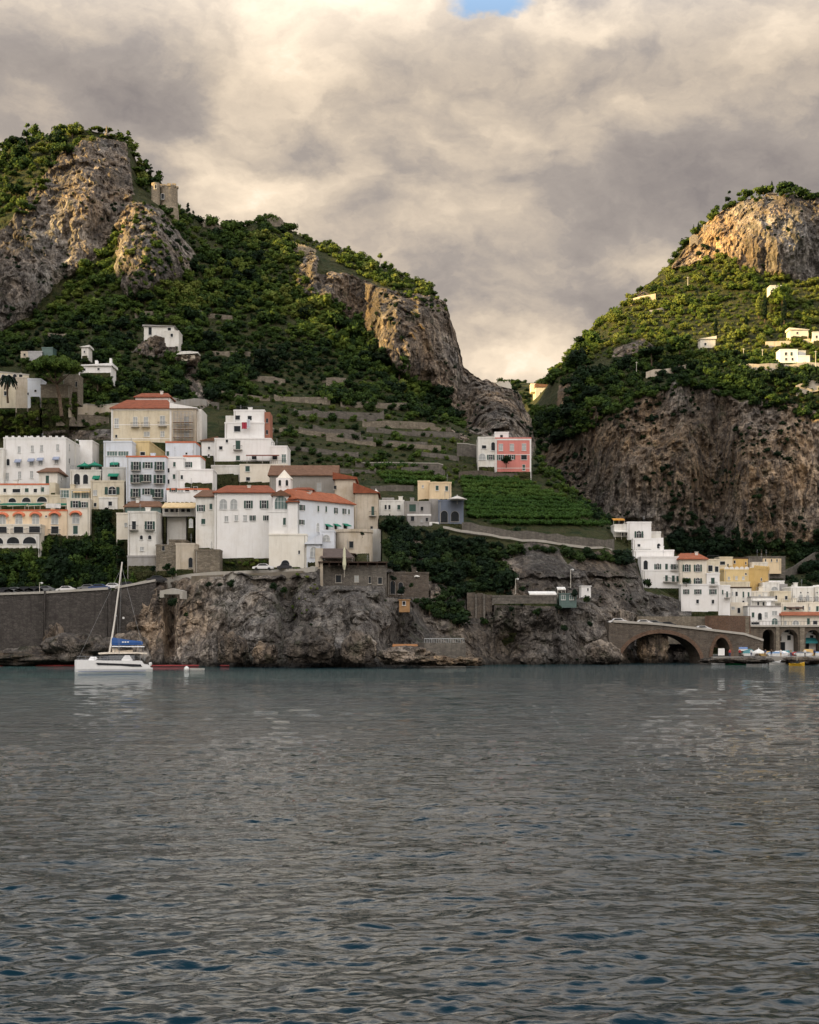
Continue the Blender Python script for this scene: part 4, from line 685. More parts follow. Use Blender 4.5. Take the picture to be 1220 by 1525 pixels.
def roof(root, F, L, D, z, typ, h, m, h2=0):
    mb = MB(); e = .45
    a0, a1, d0, d1 = -e, L + e, -e, D + e
    P4 = lambda zz_: [F.w(a0, d0, zz_), F.w(a1, d0, zz_), F.w(a1, d1, zz_), F.w(a0, d1, zz_)]
    if typ == 'hip':
        c = min(D, L) * .16; r0, r1 = F.w(c, D / 2, z + h), F.w(L - c, D / 2, z + h); mb.add(P4(z - .12) + P4(z + .08) + [r0, r1], [[3, 2, 1, 0], [0, 1, 5, 4], [1, 2, 6, 5], [2, 3, 7, 6], [3, 0, 4, 7], [4, 5, 9, 8], [5, 6, 9], [6, 7, 8, 9], [7, 4, 8]])
    elif typ == 'gable':
        r0, r1 = F.w(a0, D / 2, z + h), F.w(a1, D / 2, z + h); mb.add(P4(z - .12) + P4(z + .08) + [r0, r1], [[3, 2, 1, 0], [0, 1, 5, 4], [1, 2, 6, 5], [2, 3, 7, 6], [3, 0, 4, 7], [4, 5, 9, 8], [5, 6, 9], [6, 7, 8, 9], [7, 4, 8]])
        # stone gable ends under the tiles
    elif typ == 'gablef':
        r0, r1 = F.w(L / 2, d0, z + h), F.w(L / 2, d1, z + h); mb.add(P4(z - .12) + P4(z + .08) + [r0, r1], [[3, 2, 1, 0], [0, 1, 5, 4], [1, 2, 6, 5], [2, 3, 7, 6], [3, 0, 4, 7], [4, 5, 8], [5, 6, 9, 8], [6, 7, 9], [7, 4, 8, 9]])
    elif typ == 'lean':
        mb.add([F.w(a0, d0, z - .1), F.w(a1, d0, z - .1), F.w(a1, d1, z - .1), F.w(a0, d1, z - .1), F.w(a0, d0, z + h), F.w(a1, d0, z + h2), F.w(a1, d1, z + h2), F.w(a0, d1, z + h)], [[3, 2, 1, 0], [4, 5, 6, 7], [0, 1, 5, 4], [1, 2, 6, 5], [2, 3, 7, 6], [3, 0, 4, 7]])
    elif typ == 'shedf':
        mb.add([F.w(a0, -.9, z - .15), F.w(a1, -.9, z - .15), F.w(a1, 2.6, z - .15), F.w(a0, 2.6, z - .15), F.w(a0, -.9, z), F.w(a1, -.9, z), F.w(a1, 2.6, z + h), F.w(a0, 2.6, z + h)], [[3, 2, 1, 0], [4, 5, 6, 7], [0, 1, 5, 4], [1, 2, 6, 5], [2, 3, 7, 6], [3, 0, 4, 7]])
    elif typ == 'cone':
        c = F.w(L / 2, D / 2, 0); r = min(L, D) * .62; mb.lathe((c.x, c.y, 0), [(r, z), (r * .55, z + h * .45), (.05, z + h)], 10)
    return mb.build('roof', m, root)
hr = random.Random(4)
for (nm_, lb_, ct_, Z, vols, wins), _k in H:
    xl, xr, yt, yb, Y, D, m, o = vols[0]; (a, ta), (b, bb) = zz(Z, xl, yt), zz(Z, xr, yb)
    F0 = Frame(a, Y, b, o.get('YR', Y)); s_, z_ = F0.hit(a, bb); base = F0.w(F0.L / 2, D / 2, z_); root = empty(nm_, tuple(base), lb_, ct_)
    FR = {}
    for k, (xl, xr, yt, yb, Y, D, m, o) in enumerate(vols):
        (a, ta), (b, bb) = zz(Z, xl, yt), zz(Z, xr, yb); F = Frame(a, Y, b, o.get('YR', Y)); FR[k] = F; FR['%dR' % k] = F.right(D)
        z1 = F.hit(a, ta)[1]; z0 = F.hit(a, bb)[1] - o.get('sink', 3.4 if Y < 425 else 1.5); L = F.L; k1 = 1 / F.sc / 1.0
        mb = MB(); fbox(mb, F, 0, L, 0, D, z0, z1)
        px2m = Y / FPX / Z[2]
        if 'wavy' in o:      # double curved gable line
            for q in (0, 1): fprism(mb, F, [(L * .5 * q, z1)] + [(L * (.5 * q + .5 * (1 - math.cos(math.pi * j / 8)) / 2), z1 + .45 * math.sin(math.pi * j / 8)) for j in range(1, 8)] + [(L * (.5 * q + .5), z1)], .0, D * .9)
        if 'wavy1' in o: fprism(mb, F, [(0, z1)] + [(L * j / 10, z1 + .5 * math.sin(math.pi * j / 10)) for j in range(1, 10)] + [(L, z1)], .002, D * .5)
        mb.build('wall', m, root)
        if L > 5 and Y < 420:
            dp = MB(); q = .35 if k % 2 == 0 else L - .45; fbox(dp, F, q, q + .1, -.14, -.04, z0 + 1, z1 - .1); dp.build('drainpipe', CAPST, root)
        if 'roof' in o and o['roof'][0] in ('hip', 'gable') and L > 5 and Y < 460:
            cm = MB(); q = L * hr.uniform(.2, .8); fbox(cm, F, q, q + .7, D * .3, D * .3 + .7, z1, z1 + 1.9); fbox(cm, F, q - .1, q + .8, D * .3 - .1, D * .3 + .8, z1 + 1.9, z1 + 2.05); cm.build('chimney', WHITE2, root)
        if L > 4 and Y < 420 and hr.random() < .7:
            am = MB(); q = L * hr.uniform(.15, .85); p0 = F.w(q, D * .4, z1); hh = hr.uniform(1.8, 3.2); am.tube([p0, p0 + Vector((0, 0, hh))], .035, 4)
            for t_ in (.7, .85, .98): am.tube([p0 + F.u * -.5 * (1.3 - t_) + Vector((0, 0, hh * t_)), p0 + F.u * .5 * (1.3 - t_) + Vector((0, 0, hh * t_))], .025, 4)
            am.build('aerial', METAL, root)
        if 'roof' in o:
            r = o['roof']
            if r[0] == 'lean':
                roof(root, F, L, D, z1, 'lean', r[1] * px2m, r[3], r[2] * px2m)
            else:
                f_ = 1.0
                hpx = r[1] * px2m * (1 + (D / 2 / Y) * ((HZ - ta) / max(6, r[1] / Z[2])) * .9 if r[0] in ('hip', 'gable') else 1)
                rr = roof(root, F, L, D, z1, r[0], hpx, r[2])
        else:      # parapet round the flat roof
            pm = MB(); h = .38; mt = o.get('trim', m)
            fbox(pm, F, -.08, L + .08, -.08, .2, z1, z1 + h); fbox(pm, F, L - .2, L + .08, .2, D, z1, z1 + h); fbox(pm, F, -.08, .2, .2, D, z1, z1 + h)
            if 'crenel' in o:
                n = int(L / 1.5)
                for j in range(n): fbox(pm, F, L * (j + .5) / n - .32, L * (j + .5) / n + .32, -.06, .18, z1 + h, z1 + h + .35)
            if L > 2.5 and D > 3: pm.build('parapet', mt, root)
        if 'scallop' in o:
            n = max(4, int(L / 1.3)); sm = MB()
            for j in range(n): fprism(sm, F, arch_outline(L * j / n + .08, L * (j + 1) / n - .08, z1 + .38, z1 + 1.15), -.1, .15)
            sm.build('scalloped_cresting', o['scallop'], root)
        if 'rail' in o:
            rm = MB(); fbox(rm, F, .1, L - .1, .25, .3, z1 + 1.25, z1 + 1.31); n = max(4, int(L / .5))
            for j in range(n + 1): q = .1 + (L - .25) * j / n; fbox(rm, F, q, q + .05, .25, .3, z1 + .3, z1 + 1.25)
            rm.build('railing', RAIL, root)
        if 'band' in o:
            bm_, bh = o['band']; bh *= px2m; bd = MB(); fbox(bd, F, -.04, L + .04, -.06, .03, z1 - bh, z1 - .02)
            if bh < .6 or m == PINK:
                for e0 in (0, L - bh): fbox(bd, F, e0, e0 + bh, -.05, .03, z0, z1 - bh)
                for fz in (.36, .66): zc_ = z1 - (z1 - z0) * fz; fbox(bd, F, bh, L - bh, -.045, .03, zc_, zc_ + bh * .35)
            bd.build('white_band', bm_, root)
        if L > 6 and 'roof' not in o and k == 0 and hr.random() < .8 and Y < 460:      # roof clutter the skyline shows
            cm = MB(); q = L * hr.uniform(.2, .8); fbox(cm, F, q, q + 1.0, D * .5, D * .5 + 1.0, z1, z1 + 1.5); fbox(cm, F, q - .12, q + 1.12, D * .5 - .12, D * .5 + 1.12, z1 + 1.5, z1 + 1.62); cm.build('chimney', m, root)
    for (vi, x, y, w, h, kind) in wins:
        F = FR[vi]; px, py = zz(Z, x, y); s, z = F.hit(px, py); k = 1 / F.sc / Z[2] if not str(vi).endswith('R') else 1 / F.sc / Z[2] * 1.8
        window(root, F, s, z, max(.35, w * k), max(.35, h / F.sc / Z[2]), kind, CAPST if vols[int(str(vi)[0])][6] in (STONE, TSTONE, TAN, CONC) else (GREYP if vols[int(str(vi)[0])][6] in (BSTONE, BLUEG, GREYP, BRICKR) else None))
# ------------------------------------------------------------------ walls, bridge, arcade
def terrace_wall(name, label, cat, pts, hpx, mat, thick=.7, group=None, sh=None, dY=-.4, Y=None, cap=None, low=1.6):
    """a stone wall following points of its foot (photo px, py); hpx its height there"""
    mb = MB(); q = []; cp = MB()
    pts = [(np.interp(t, range(len(pts)), [p[0] for p in pts]), np.interp(t, range(len(pts)), [p[1] for p in pts])) for t in np.linspace(0, len(pts) - 1, max(2, int(abs(pts[-1][0] - pts[0][0]) / 14) + 1))]
    ys = [(surf(sh or A, x, y) + dY) if Y is None else Y for x, y in pts]
    for k in range(1, len(ys) - 1): ys[k] = ys[k] * .4 + (ys[k - 1] + ys[k + 1]) * .3
    r = random.Random(int(pts[0][0] * 7))
    for (x, y), yy in zip(pts, ys): y += r.uniform(-1.2, 1.2); q.append((P(x, y, yy), zpy(y - hpx * r.uniform(.7, 1.1), yy)))
    for (a, za), (b, zb) in zip(q[:-1], q[1:]):
        t = Vector((0, thick, 0)); lo = Vector((0, 0, low))
        mb.hexa([a - lo, b - lo, b - lo + t, a - lo + t], [Vector((a.x, a.y, za)), Vector((b.x, b.y, zb)), Vector((b.x, b.y + thick, zb)), Vector((a.x, a.y + thick, za))])
        if cap: e = Vector((0, .12, 0)); A_, B_ = Vector((a.x, a.y, za)), Vector((b.x, b.y, zb)); up = Vector((0, 0, .22)); cp.hexa([A_ - e, B_ - e, B_ + t + e, A_ + t + e], [A_ - e + up, B_ - e + up, B_ + t + e + up, A_ + t + e + up])
    o = mb.build(name, mat); tag(o, label, cat, group)
    if cap: cp.build('coping', cap, o)
    return o
def fullz(Z, l): return [zz(Z, x, y) for x, y in l]
TW = [(Z4, [(50, 445), (310, 445)], 9, STONE, 'grey stone retaining wall directly right of the church end wall', None), (ZK, [(140, 900), (400, 905)], 11, TSTONE, 'pale terrace wall highest of the walls under the cliff foot', None),
      (ZK, [(0, 945), (270, 950)], 12, STONE, 'terrace wall second from top below the cliff foot', None), (ZK, [(250, 1000), (530, 1005)], 11, TSTONE, 'pale terrace wall under the dark trees below the cliff', None),
      (ZK, [(0, 1030), (215, 1072)], 13, STONE, 'terrace wall sloping right in the middle of the terraces', None), (ZK, [(500, 1045), (700, 1050)], 9, STONE, 'short terrace wall left of the stone enclosure by the pink house', None),
      (ZK, [(320, 1090), (490, 1098)], 10, STONE, 'short terrace wall in the middle right of the terraces', None), (ZK, [(680, 1140), (780, 1150)], 24, STONE, 'high stone enclosure wall immediately left of the pink house', CAPST),
      (ZK, [(215, 1200), (570, 1210)], 9, STONE, 'terrace wall with pale coping above the vine rows', CAPST), (ZK, [(400, 1235), (620, 1248)], 14, STONE, 'plain wall under the pale coping terrace', None),
      (ZK, [(690, 1255), (900, 1262), (1060, 1262)], 13, BSTONE, 'broad brown stone wall at the foot of the pink house', None), (ZM, [(490, 1075), (710, 1100)], 11, TSTONE, 'overgrown terrace wall above the stepped white house', None),
      (ZM, [(700, 1205), (935, 1215)], 11, TSTONE, 'terrace wall right of the stepped white house roof', None), (ZM, [(820, 1290), (1220, 1320)], 11, STONE, 'long terrace wall right of the stepped white house', None),
      (ZM, [(960, 1110), (1060, 1118)], 15, TSTONE, 'short pale wall block among dark trees on the middle slope', None), (ZM, [(850, 1400), (1120, 1415)], 10, STONE, 'lowest terrace wall right of the red sided house', None),
      (ZM, [(270, 925), (500, 930)], 8, TSTONE, 'faint stone wall among dark trees in mid slope', None), (ZM, [(20, 1228), (235, 1230)], 13, CONC, 'plain concrete wall right behind the large villa roof', None),
      (ZM, [(150, 1110), (235, 1240), (310, 1250)], 14, STONE, 'steep stone wall stepping down right of the large villa', None), (Z1, [(415, 212), (820, 212)], 14, TAN, 'long beige retaining wall left of the large villa', CAPST),
      (Z1, [(340, 270), (660, 275)], 13, TSTONE, 'rough stone wall below the long beige retaining wall', None), (Z1, [(90, 235), (230, 232)], 11, STONE, 'rounded rough wall below the tan hut on the left slope', None),
      (ZK, [(0, 770), (120, 775)], 8, TSTONE, 'broken wall on the dark slope left of the cypress', None), (ZT, [(248, 1195), (380, 1192)], 9, TSTONE, 'small pink grey wall among trees left of the outcrop house', None),
      (ZT, [(700, 1085), (960, 1065)], 8, TSTONE, 'pale track wall above the outcrop house', None), (ZM, [(190, 680), (390, 712)], 7, TSTONE, 'faint path wall on the slope below the sunlit trees', None)]
F1 = (0, 0, 1)
TW += [(F1, [(430, 642), (500, 650)], 7, TSTONE, 'low terrace wall just right of the roof aerials of the stepped house', None), (F1, [(445, 670), (522, 678)], 8, STONE, 'terrace wall behind the brown church roof', None), (F1, [(560, 642), (622, 647)], 7, STONE, 'short terrace wall between two longer ones in mid slope', None),
       (F1, [(592, 664), (645, 667)], 7, TSTONE, 'small broken wall right of centre on the terraces', None), (F1, [(640, 678), (684, 683)], 6, STONE, 'low wall left of the pink house enclosure', None), (F1, [(330, 587), (402, 595)], 7, TSTONE, 'rough wall on the slope left above the stepped house', None), (F1, [(500, 702), (560, 703)], 7, STONE, 'low wall just over the church roof ridge', None),
       (F1, [(600, 632), (660, 640)], 6, TSTONE, 'stub of pale wall below the dark trees at the cliff foot', None), (F1, [(500, 655), (548, 661)], 6, TSTONE, 'thin wall stub in the middle of the terraces', None)]
for Z, l, h, m, lb, cap in TW:
  l = fullz(Z, l)
  if 380 < l[0][0] < 680 and l[-1][0] - l[0][0] > 40 and l[0][1] < 700: l = [(l[0][0] - 14, l[0][1] - 1.5)] + l + [(min(l[-1][0] + 12, 684), l[-1][1] + 1)]
  terrace_wall('terrace_wall', lb, 'wall', l, h * .72, m, group='stone terrace walls on the left hillside', cap=cap)
terrace_wall('path_wall', 'long stone wall with pale coping carrying the path to the cliff villa', 'wall', [(688, 790), (760, 800), (840, 808), (915, 816)], 13, STONE, Y=None, cap=None)
o = terrace_wall('path_parapet', 'pale low parapet of the cliff path above the dark bushes', 'parapet', [(660, 785), (700, 793), (760, 802), (840, 811), (912, 818)], 2.2, CAPST, dY=-1.2, thick=.4, low=.25)
for l, h, lb in (([(505, 508 + 50), (595, 545)], 8, 'curved pale wall of the bend on the right hand mountain road'), ([(885, 832), (1225, 826)], 9, 'long tan road wall under the white farmhouse'), ([(520, 600), (600, 580)], 5, 'short sunlit wall in the middle of the olive slope'),
                 ([(1125, 925), (1230, 905)], 12, 'pale wall at the picture edge under the mountain road'), ([(1000, 735), (1230, 715)], 6, 'upper hedge wall behind the white farmhouse'), ([(440, 560), (545, 545)], 8, 'sunlit rock wall on the left brow of the mountain')):
    if l[0][0] == 505: l = [(505, 862), (560, 850), (640, 838), (720, 826)]
    terrace_wall('mountain_wall', lb, 'wall', fullz(ZR, l), h, TAN, group='walls on the right hand mountain', sh=B, dY=-.8)
terrace_wall('hillside_stair', 'grey stair wall climbing diagonally above the pale hotels at far right', 'stair', fullz(ZF, [(860, 430), (1000, 350), (1150, 230), (1330, 150)]), 11, STONE, sh=B, dY=-1, thick=1.5)

def sea_wall():
    r = empty('stone_sea_wall', (-70, 304, 0), 'high dark stone sea wall in three bays under the ivy bank at left', 'sea wall')
    for (x0, x1, y0, y1, Y0, Y1, prj) in ((-160, 66, 892, 884, 304, 303.5, 0), (67, 161, 884, 878, 303, 303, 0), (172, 232, 877, 866, 304.5, 304, 0)):
        F = Frame(x0, Y0, x1, Y1); za, zb = F.hit(x0, y0)[1], F.hit(x1, y1)[1]; mb = MB()
        mb.prism([F.w(0, -1.2, -2), F.w(F.L, -1.2, -2), F.w(F.L, 0, zb), F.w(0, 0, za)], (0, 5, 0)); mb.build('wall', DSTONE, r)
        c = MB(); c.prism([F.w(0, -.25, za), F.w(F.L, -.25, zb), F.w(F.L, -.25, zb + .5), F.w(0, -.25, za + .5)], (0, .6, 0)); c.build('coping', CAPST, r)
    for x, Y in ((66.5, 302.2), (166, 301.8)):
        F = Frame(x - .8 if x < 100 else 161, Y, x + .8 if x < 100 else 172, Y); mb = MB(); fbox(mb, F, 0, F.L, 0, 5, -2, F.hit(x, 880)[1]); mb.build('pier', STONE if x < 1 else DSTONE, r)
sea_wall()
# coast road wall above the headland rocks
terrace_wall('road_wall', 'low pale wall of the coast road along the top of the headland rocks', 'wall', [(172, 880), (225, 868), (290, 858), (380, 854), (460, 850), (478, 848)], 5, CAPST, dY=-.5, thick=.5)
for lb, x0, x1, y0, y1, Y, m in (('tall rough masonry face below the road left of the stone restaurant', 285, 452, 858, 892, 299.6, plaster('rubble_masonry', (.20, .18, .15), .9)),):
    F = Frame(x0, Y + 2.3, x1, Y - 0.5); mb = MB(); za, zb = F.hit(x0, y0)[1], F.hit(x1, y0 - 8)[1]; zl, zr = F.hit(x0, y1 + 10)[1], F.hit(x1, y1 - 8)[1]
    mb.prism([F.w(0, 0, zl), F.w(F.L * .35, 0, zl + .8), F.w(F.L * .7, 0, zr - .5), F.w(F.L, 0, zr + 1), F.w(F.L, 0, zb), F.w(0, 0, za)], (0, 4, 0)); tag(mb.build('masonry_face', m), lb, 'wall')
# small walled opening in the rocks (green niche)
F = Frame(238, 292.5, 272, 291.8); mb = MB(); fprism(mb, F, [(0, F.hit(238, 890)[1]), (.9, F.hit(238, 890)[1]), (.9, F.hit(238, 885)[1]), (F.L - .6, F.hit(238, 885)[1]), (F.L - .6, F.hit(238, 892)[1]), (F.L, F.hit(238, 892)[1]), (F.L, F.hit(238, 880)[1]), (F.L * .5, F.hit(238, 876)[1]), (0, F.hit(238, 880)[1])], 0, 3)
tag(mb.build('stone_lintel', CAPST), 'pale stone lintel over the dark cleft in the rocks', 'lintel')

def bridge():
    F = Frame(905, 316, 1146, 322); Zt = lambda x, y: F.hit(*zz(Z8, x, y))
    r = empty('stone_bridge', tuple(F.w(F.L / 2, 4, 0)), 'dark brick road bridge with one wide flat arch and one small round arch', 'bridge')
    def arc(xa, xb, ybase, ycrown, ex=0, n=18):
        s0, zb = Zt(xa, ybase); s1, _ = Zt(xb, ybase); c = (s0 + s1) / 2; w = (s1 - s0) / 2 + ex; zc_ = Zt((xa + xb) / 2, ycrown)[1] + ex
        return [(c - w * math.cos(math.pi * i / n), zb + (zc_ - zb) * math.sin(math.pi * i / n)) for i in range(n + 1)]
    big, small = arc(270, 652, 790, 652), arc(710, 796, 765, 672)
    sb, zb = Zt(215, 800); zb = -1.0; top = [Zt(952, 690), Zt(860, 660), Zt(640, 634), Zt(440, 612), Zt(235, 600)]; top = top[::-1]
    s_end = Zt(952, 765)[0]
    pts = [(sb, zb), (big[0][0], zb)] + big + [(big[-1][0], zb), (small[0][0], zb)] + small + [(small[-1][0], zb), (s_end, zb)] + top[::-1] + [(sb, top[0][1])]
    mb = MB(); fprism(mb, F, pts, 0, 7); mb.build('bridge_wall', BSTONE, r)
    for a, b in ((arc(270, 652, 790, 652), arc(270, 652, 790, 652, .85)), (arc(710, 796, 765, 672), arc(710, 796, 765, 672, .75))):
        mb = MB()
        for k in range(len(a) - 1): mb.add([F.w(a[k][0], -.15, a[k][1]), F.w(a[k + 1][0], -.15, a[k + 1][1]), F.w(b[k + 1][0], -.15, b[k + 1][1]), F.w(b[k][0], -.15, b[k][1]), F.w(b[k + 1][0], .02, b[k + 1][1]), F.w(b[k][0], .02, b[k][1]), F.w(a[k + 1][0], .02, a[k + 1][1]), F.w(a[k][0], .02, a[k][1])], [[0, 1, 2, 3], [3, 2, 4, 5], [7, 6, 1, 0]])
        mb.build('arch_ring', BRICK, r)
    cp = MB()
    for (s0, z0), (s1, z1) in zip(top[:-1], top[1:]):
        cp.hexa([F.w(s0, -.3, z0), F.w(s1, -.3, z1), F.w(s1, .4, z1), F.w(s0, .4, z0)], [F.w(s0, -.3, z0 + .5), F.w(s1, -.3, z1 + .5), F.w(s1, .4, z1 + .5), F.w(s0, .4, z0 + .5)])
    cp.build('parapet', CAPST, r)
    F2 = Frame(949, 330, 1116, 334); za = F2.hit(949, 921)[1]; w = MB(); fbox(w, F2, 0, F2.L, 0, 4, za - 6, F2.hit(1000, 918)[1]); o = tag(w.build('road_bank_wall', TSTONE), 'tan wall behind the bridge road, below the tall white house', 'wall'); o['_w'] = o['_w']
    F3 = Frame(1085, 327, 1118, 336); w = MB(); fbox(w, F3, 0, F3.L, 0, 6, F3.hit(1100, 945)[1] - 3, F3.hit(1100, 917)[1]); tag(w.build('bastion_wall', BRICK), 'brown curved bastion wall under the small cream house', 'wall')
    return F
BF = bridge()
def arcade():
    F = Frame(1112, 348, 1420, 352); r = empty('seafront_arcade', tuple(F.w(F.L / 2, 3, 1)), 'tall brown arcade of round arches carrying the seafront promenade', 'arcade')
    q = lambda x, y: F.hit(*zz(ZF, x, y)); zt = q(900, 905)[1]; zb = 1.5
    sp = [(650, 765, 930), (832, 1008, 930), (1085, 1235, 935), (1310, 1480, 935), (1560, 1730, 935)]
    pts = [(0, zb)]
    arcs = []
    for a, b, yc in sp:
        s0, s1 = q(a, 1000)[0], q(b, 1000)[0]; zc_ = q(a, yc)[1]; R_ = (s1 - s0) / 2; c = (s0 + s1) / 2
        arcs.append((s0, s1)); pts += [(s0, zb)] + [(c - R_ * math.cos(math.pi * i / 12), zc_ - R_ + R_ * math.sin(math.pi * i / 12)) for i in range(13)] + [(s1, zb)]
    pts += [(F.L, zb), (F.L, zt), (0, zt)]
    mb = MB(); fprism(mb, F, pts, 0, 3.2); mb.build('arch_wall', stonemat('arcade_stone', (.10, .082, .062), (.16, .13, .10)), r)
    for k, (s0, s1) in enumerate(arcs[:-1]):
        m = MB(); fbox(m, F, s1 + .4, arcs[k + 1][0] - .4, -.35, .0, zb, zt - .1); m.build('pilaster', TSTONE, r)
    c = MB(); fbox(c, F, -.2, F.L, -.5, 1.0, zt, zt + .4); c.build('cornice', CAPST, r)
    rl = MB(); fbox(rl, F, 0, F.L, -.3, -.25, zt + 1.35, zt + 1.42)
    for j in range(int(F.L / .8)): fbox(rl, F, j * .8, j * .8 + .05, -.3, -.25, zt + .4, zt + 1.35)
    rl.build('railing', RAIL, r)
    f = MB(); fbox(f, F, 0, F.L, 3.4, 14, zt - .8, zt - .1); tag(f.build('promenade', CONC), kind='structure')
    # white fronts set back in the arches
    for x0, x1, lb, aw in ((835, 1010, 'white shop front inside the widest arch of the arcade', None), (1085, 1235, 'white shop front with teal awning inside the arcade arch at the edge', 1)):
        s0, s1 = q(x0, 1000)[0], q(x1, 1000)[0]; m = MB(); fprism(m, F, [(s0 - .5, zb), (s1 + .5, zb), (s1 + .5, zb + 4.5), ((s0 + s1) / 2, min(zb + 7.5, zt - 1.2)), (s0 - .5, min(zb + 7, zt - 1.5))], 3.6, 6)
        rt = empty('shop_front', tuple(F.w((s0 + s1) / 2, 4, zb)), lb, 'shop'); m.build('wall', WHITE, rt); Fb = Frame.__new__(Frame); Fb.A = F.w(0, 3.6, 0); Fb.u = F.u; Fb.n = F.n; Fb.L = F.L; Fb.sc = F.sc
        for j, (fx, fz, w, h, kd) in enumerate(((.2, 3.0, 1.0, 1.2, 'p'), (.62, 5.2, 1.1, 1.3, 'p'), (.25, .9, 2.4, 2.4, 'p'), (.75, 3.2, .9, 1.2, 'p'))): window(rt, Fb, s0 + (s1 - s0) * fx, zb + fz + 1, w, h, kd)
        if aw: a = MB(); a.add([Fb.w(s0, 0, zb + 4.2), Fb.w(s1, 0, zb + 4.2), Fb.w(s1, -1.8, zb + 3.2), Fb.w(s0, -1.8, zb + 3.2), Fb.w(s0, 0, zb + 4.1), Fb.w(s1, 0, zb + 4.1), Fb.w(s1, -1.8, zb + 2.8), Fb.w(s0, -1.8, zb + 2.8)], [[0, 3, 2, 1], [4, 5, 6, 7], [3, 7, 6, 2]]); a.build('awning', flatmat('teal_awning', (.04, .22, .24), .8), rt)
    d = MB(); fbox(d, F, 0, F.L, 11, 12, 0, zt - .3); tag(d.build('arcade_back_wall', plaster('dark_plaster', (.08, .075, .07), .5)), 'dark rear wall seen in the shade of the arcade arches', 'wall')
arcade()
# round bastion below the church
def bastion():
    c = P(526.5, 805, 317.5); R_ = 29 / FPX * 317.5 * .98; z0, z1 = zpy(838, 314), zpy(788, 314); r = empty('round_bastion', (c.x, c.y, z0), 'round tan stone bastion in front of the church end wall', 'bastion')
    m = MB(); m.lathe((c.x, c.y, 0), [(R_ * 1.04, z0 - 3), (R_, z1 - .8), (R_ * 1.05, z1 - .6), (R_ * 1.05, z1), (R_ * .9, z1), (R_ * .9, z1 - .8)], 28); m.build('wall', TAN, r)
    F = Frame(518, 317.5 - R_ - .1, 529, 317.5 - R_ - .1); window(r, F, .8, zpy(811, 313), .9, 1.4, 'p', CAPST)
bastion()
# restaurant deck on the headland
def deck():
    r = empty('restaurant_deck', tuple(P(525, 845, 304)), 'dark wooden deck with flat brown roofs and a folded cream parasol on the headland', 'deck')
    F = Frame(474, 301, 578, 302.5); q = lambda x, y: F.hit(*zz(Z3, x, y))
    m = MB(); fbox(m, F, 0, F.L, -.2, 6, q(400, 800)[1] - .15, q(400, 800)[1] + .1); m.build('roof', BROWNW, r)
    m = MB(); a, b = q(395, 755), q(600, 770); m.add([F.w(a[0], -.6, a[1] - .6), F.w(b[0], -.6, a[1] - .6), F.w(b[0] - 1.5, 5, a[1] + 1.6), F.w(a[0] + .3, 5, a[1] + 1.6), F.w(a[0], -.6, a[1] - .8), F.w(b[0], -.6, a[1] - .8), F.w(b[0] - 1.5, 5, a[1] + 1.4), F.w(a[0] + .3, 5, a[1] + 1.4)], [[0, 1, 2, 3], [7, 6, 5, 4], [0, 4, 5, 1], [1, 5, 6, 2], [3, 7, 4, 0]]); m.build('roof', flatmat('mauve_brown_roof', (.11, .085, .075), .9), r)
    for j in range(8):
        m = MB(); s = .3 + (F.L - .6) * j / 7; fbox(m, F, s - .1, s + .1, .0, .2, q(400, 832)[1], q(400, 800)[1] - .15); m.build('post', BROWNW, r)
    m = MB(); fbox(m, F, .2, F.L - .2, 3, 3.2, q(400, 832)[1], q(400, 802)[1]); m.build('back_wall', BROWNW, r)
    m = MB(); s, z = q(388, 760); fbox(m, F, s - .8, s + .8, .2, 1.6, z - 8, z + 1.5); m.build('end_wall', TAN, r)
    s, z = q(540, 775); p = F.w(s, -.5, 0); u = empty('folded_parasol', (p.x, p.y, z - 3), 'tall folded cream parasol standing at the restaurant deck edge', 'parasol'); m = MB(); m.lathe((p.x, p.y, 0), [(.16, z - 2.6), (.42, z - 1.6), (.34, z), (.26, z + 1.6), (.06, z + 2.2)], 8); m.build('canopy', plaster('pale_cream_cloth', (.62, .62, .45), .1), u); m = MB(); m.tube([(p.x, p.y, z - 4.2), (p.x, p.y, z - 2.5)], .05); m.build('pole', LIGHTP, u)
deck()

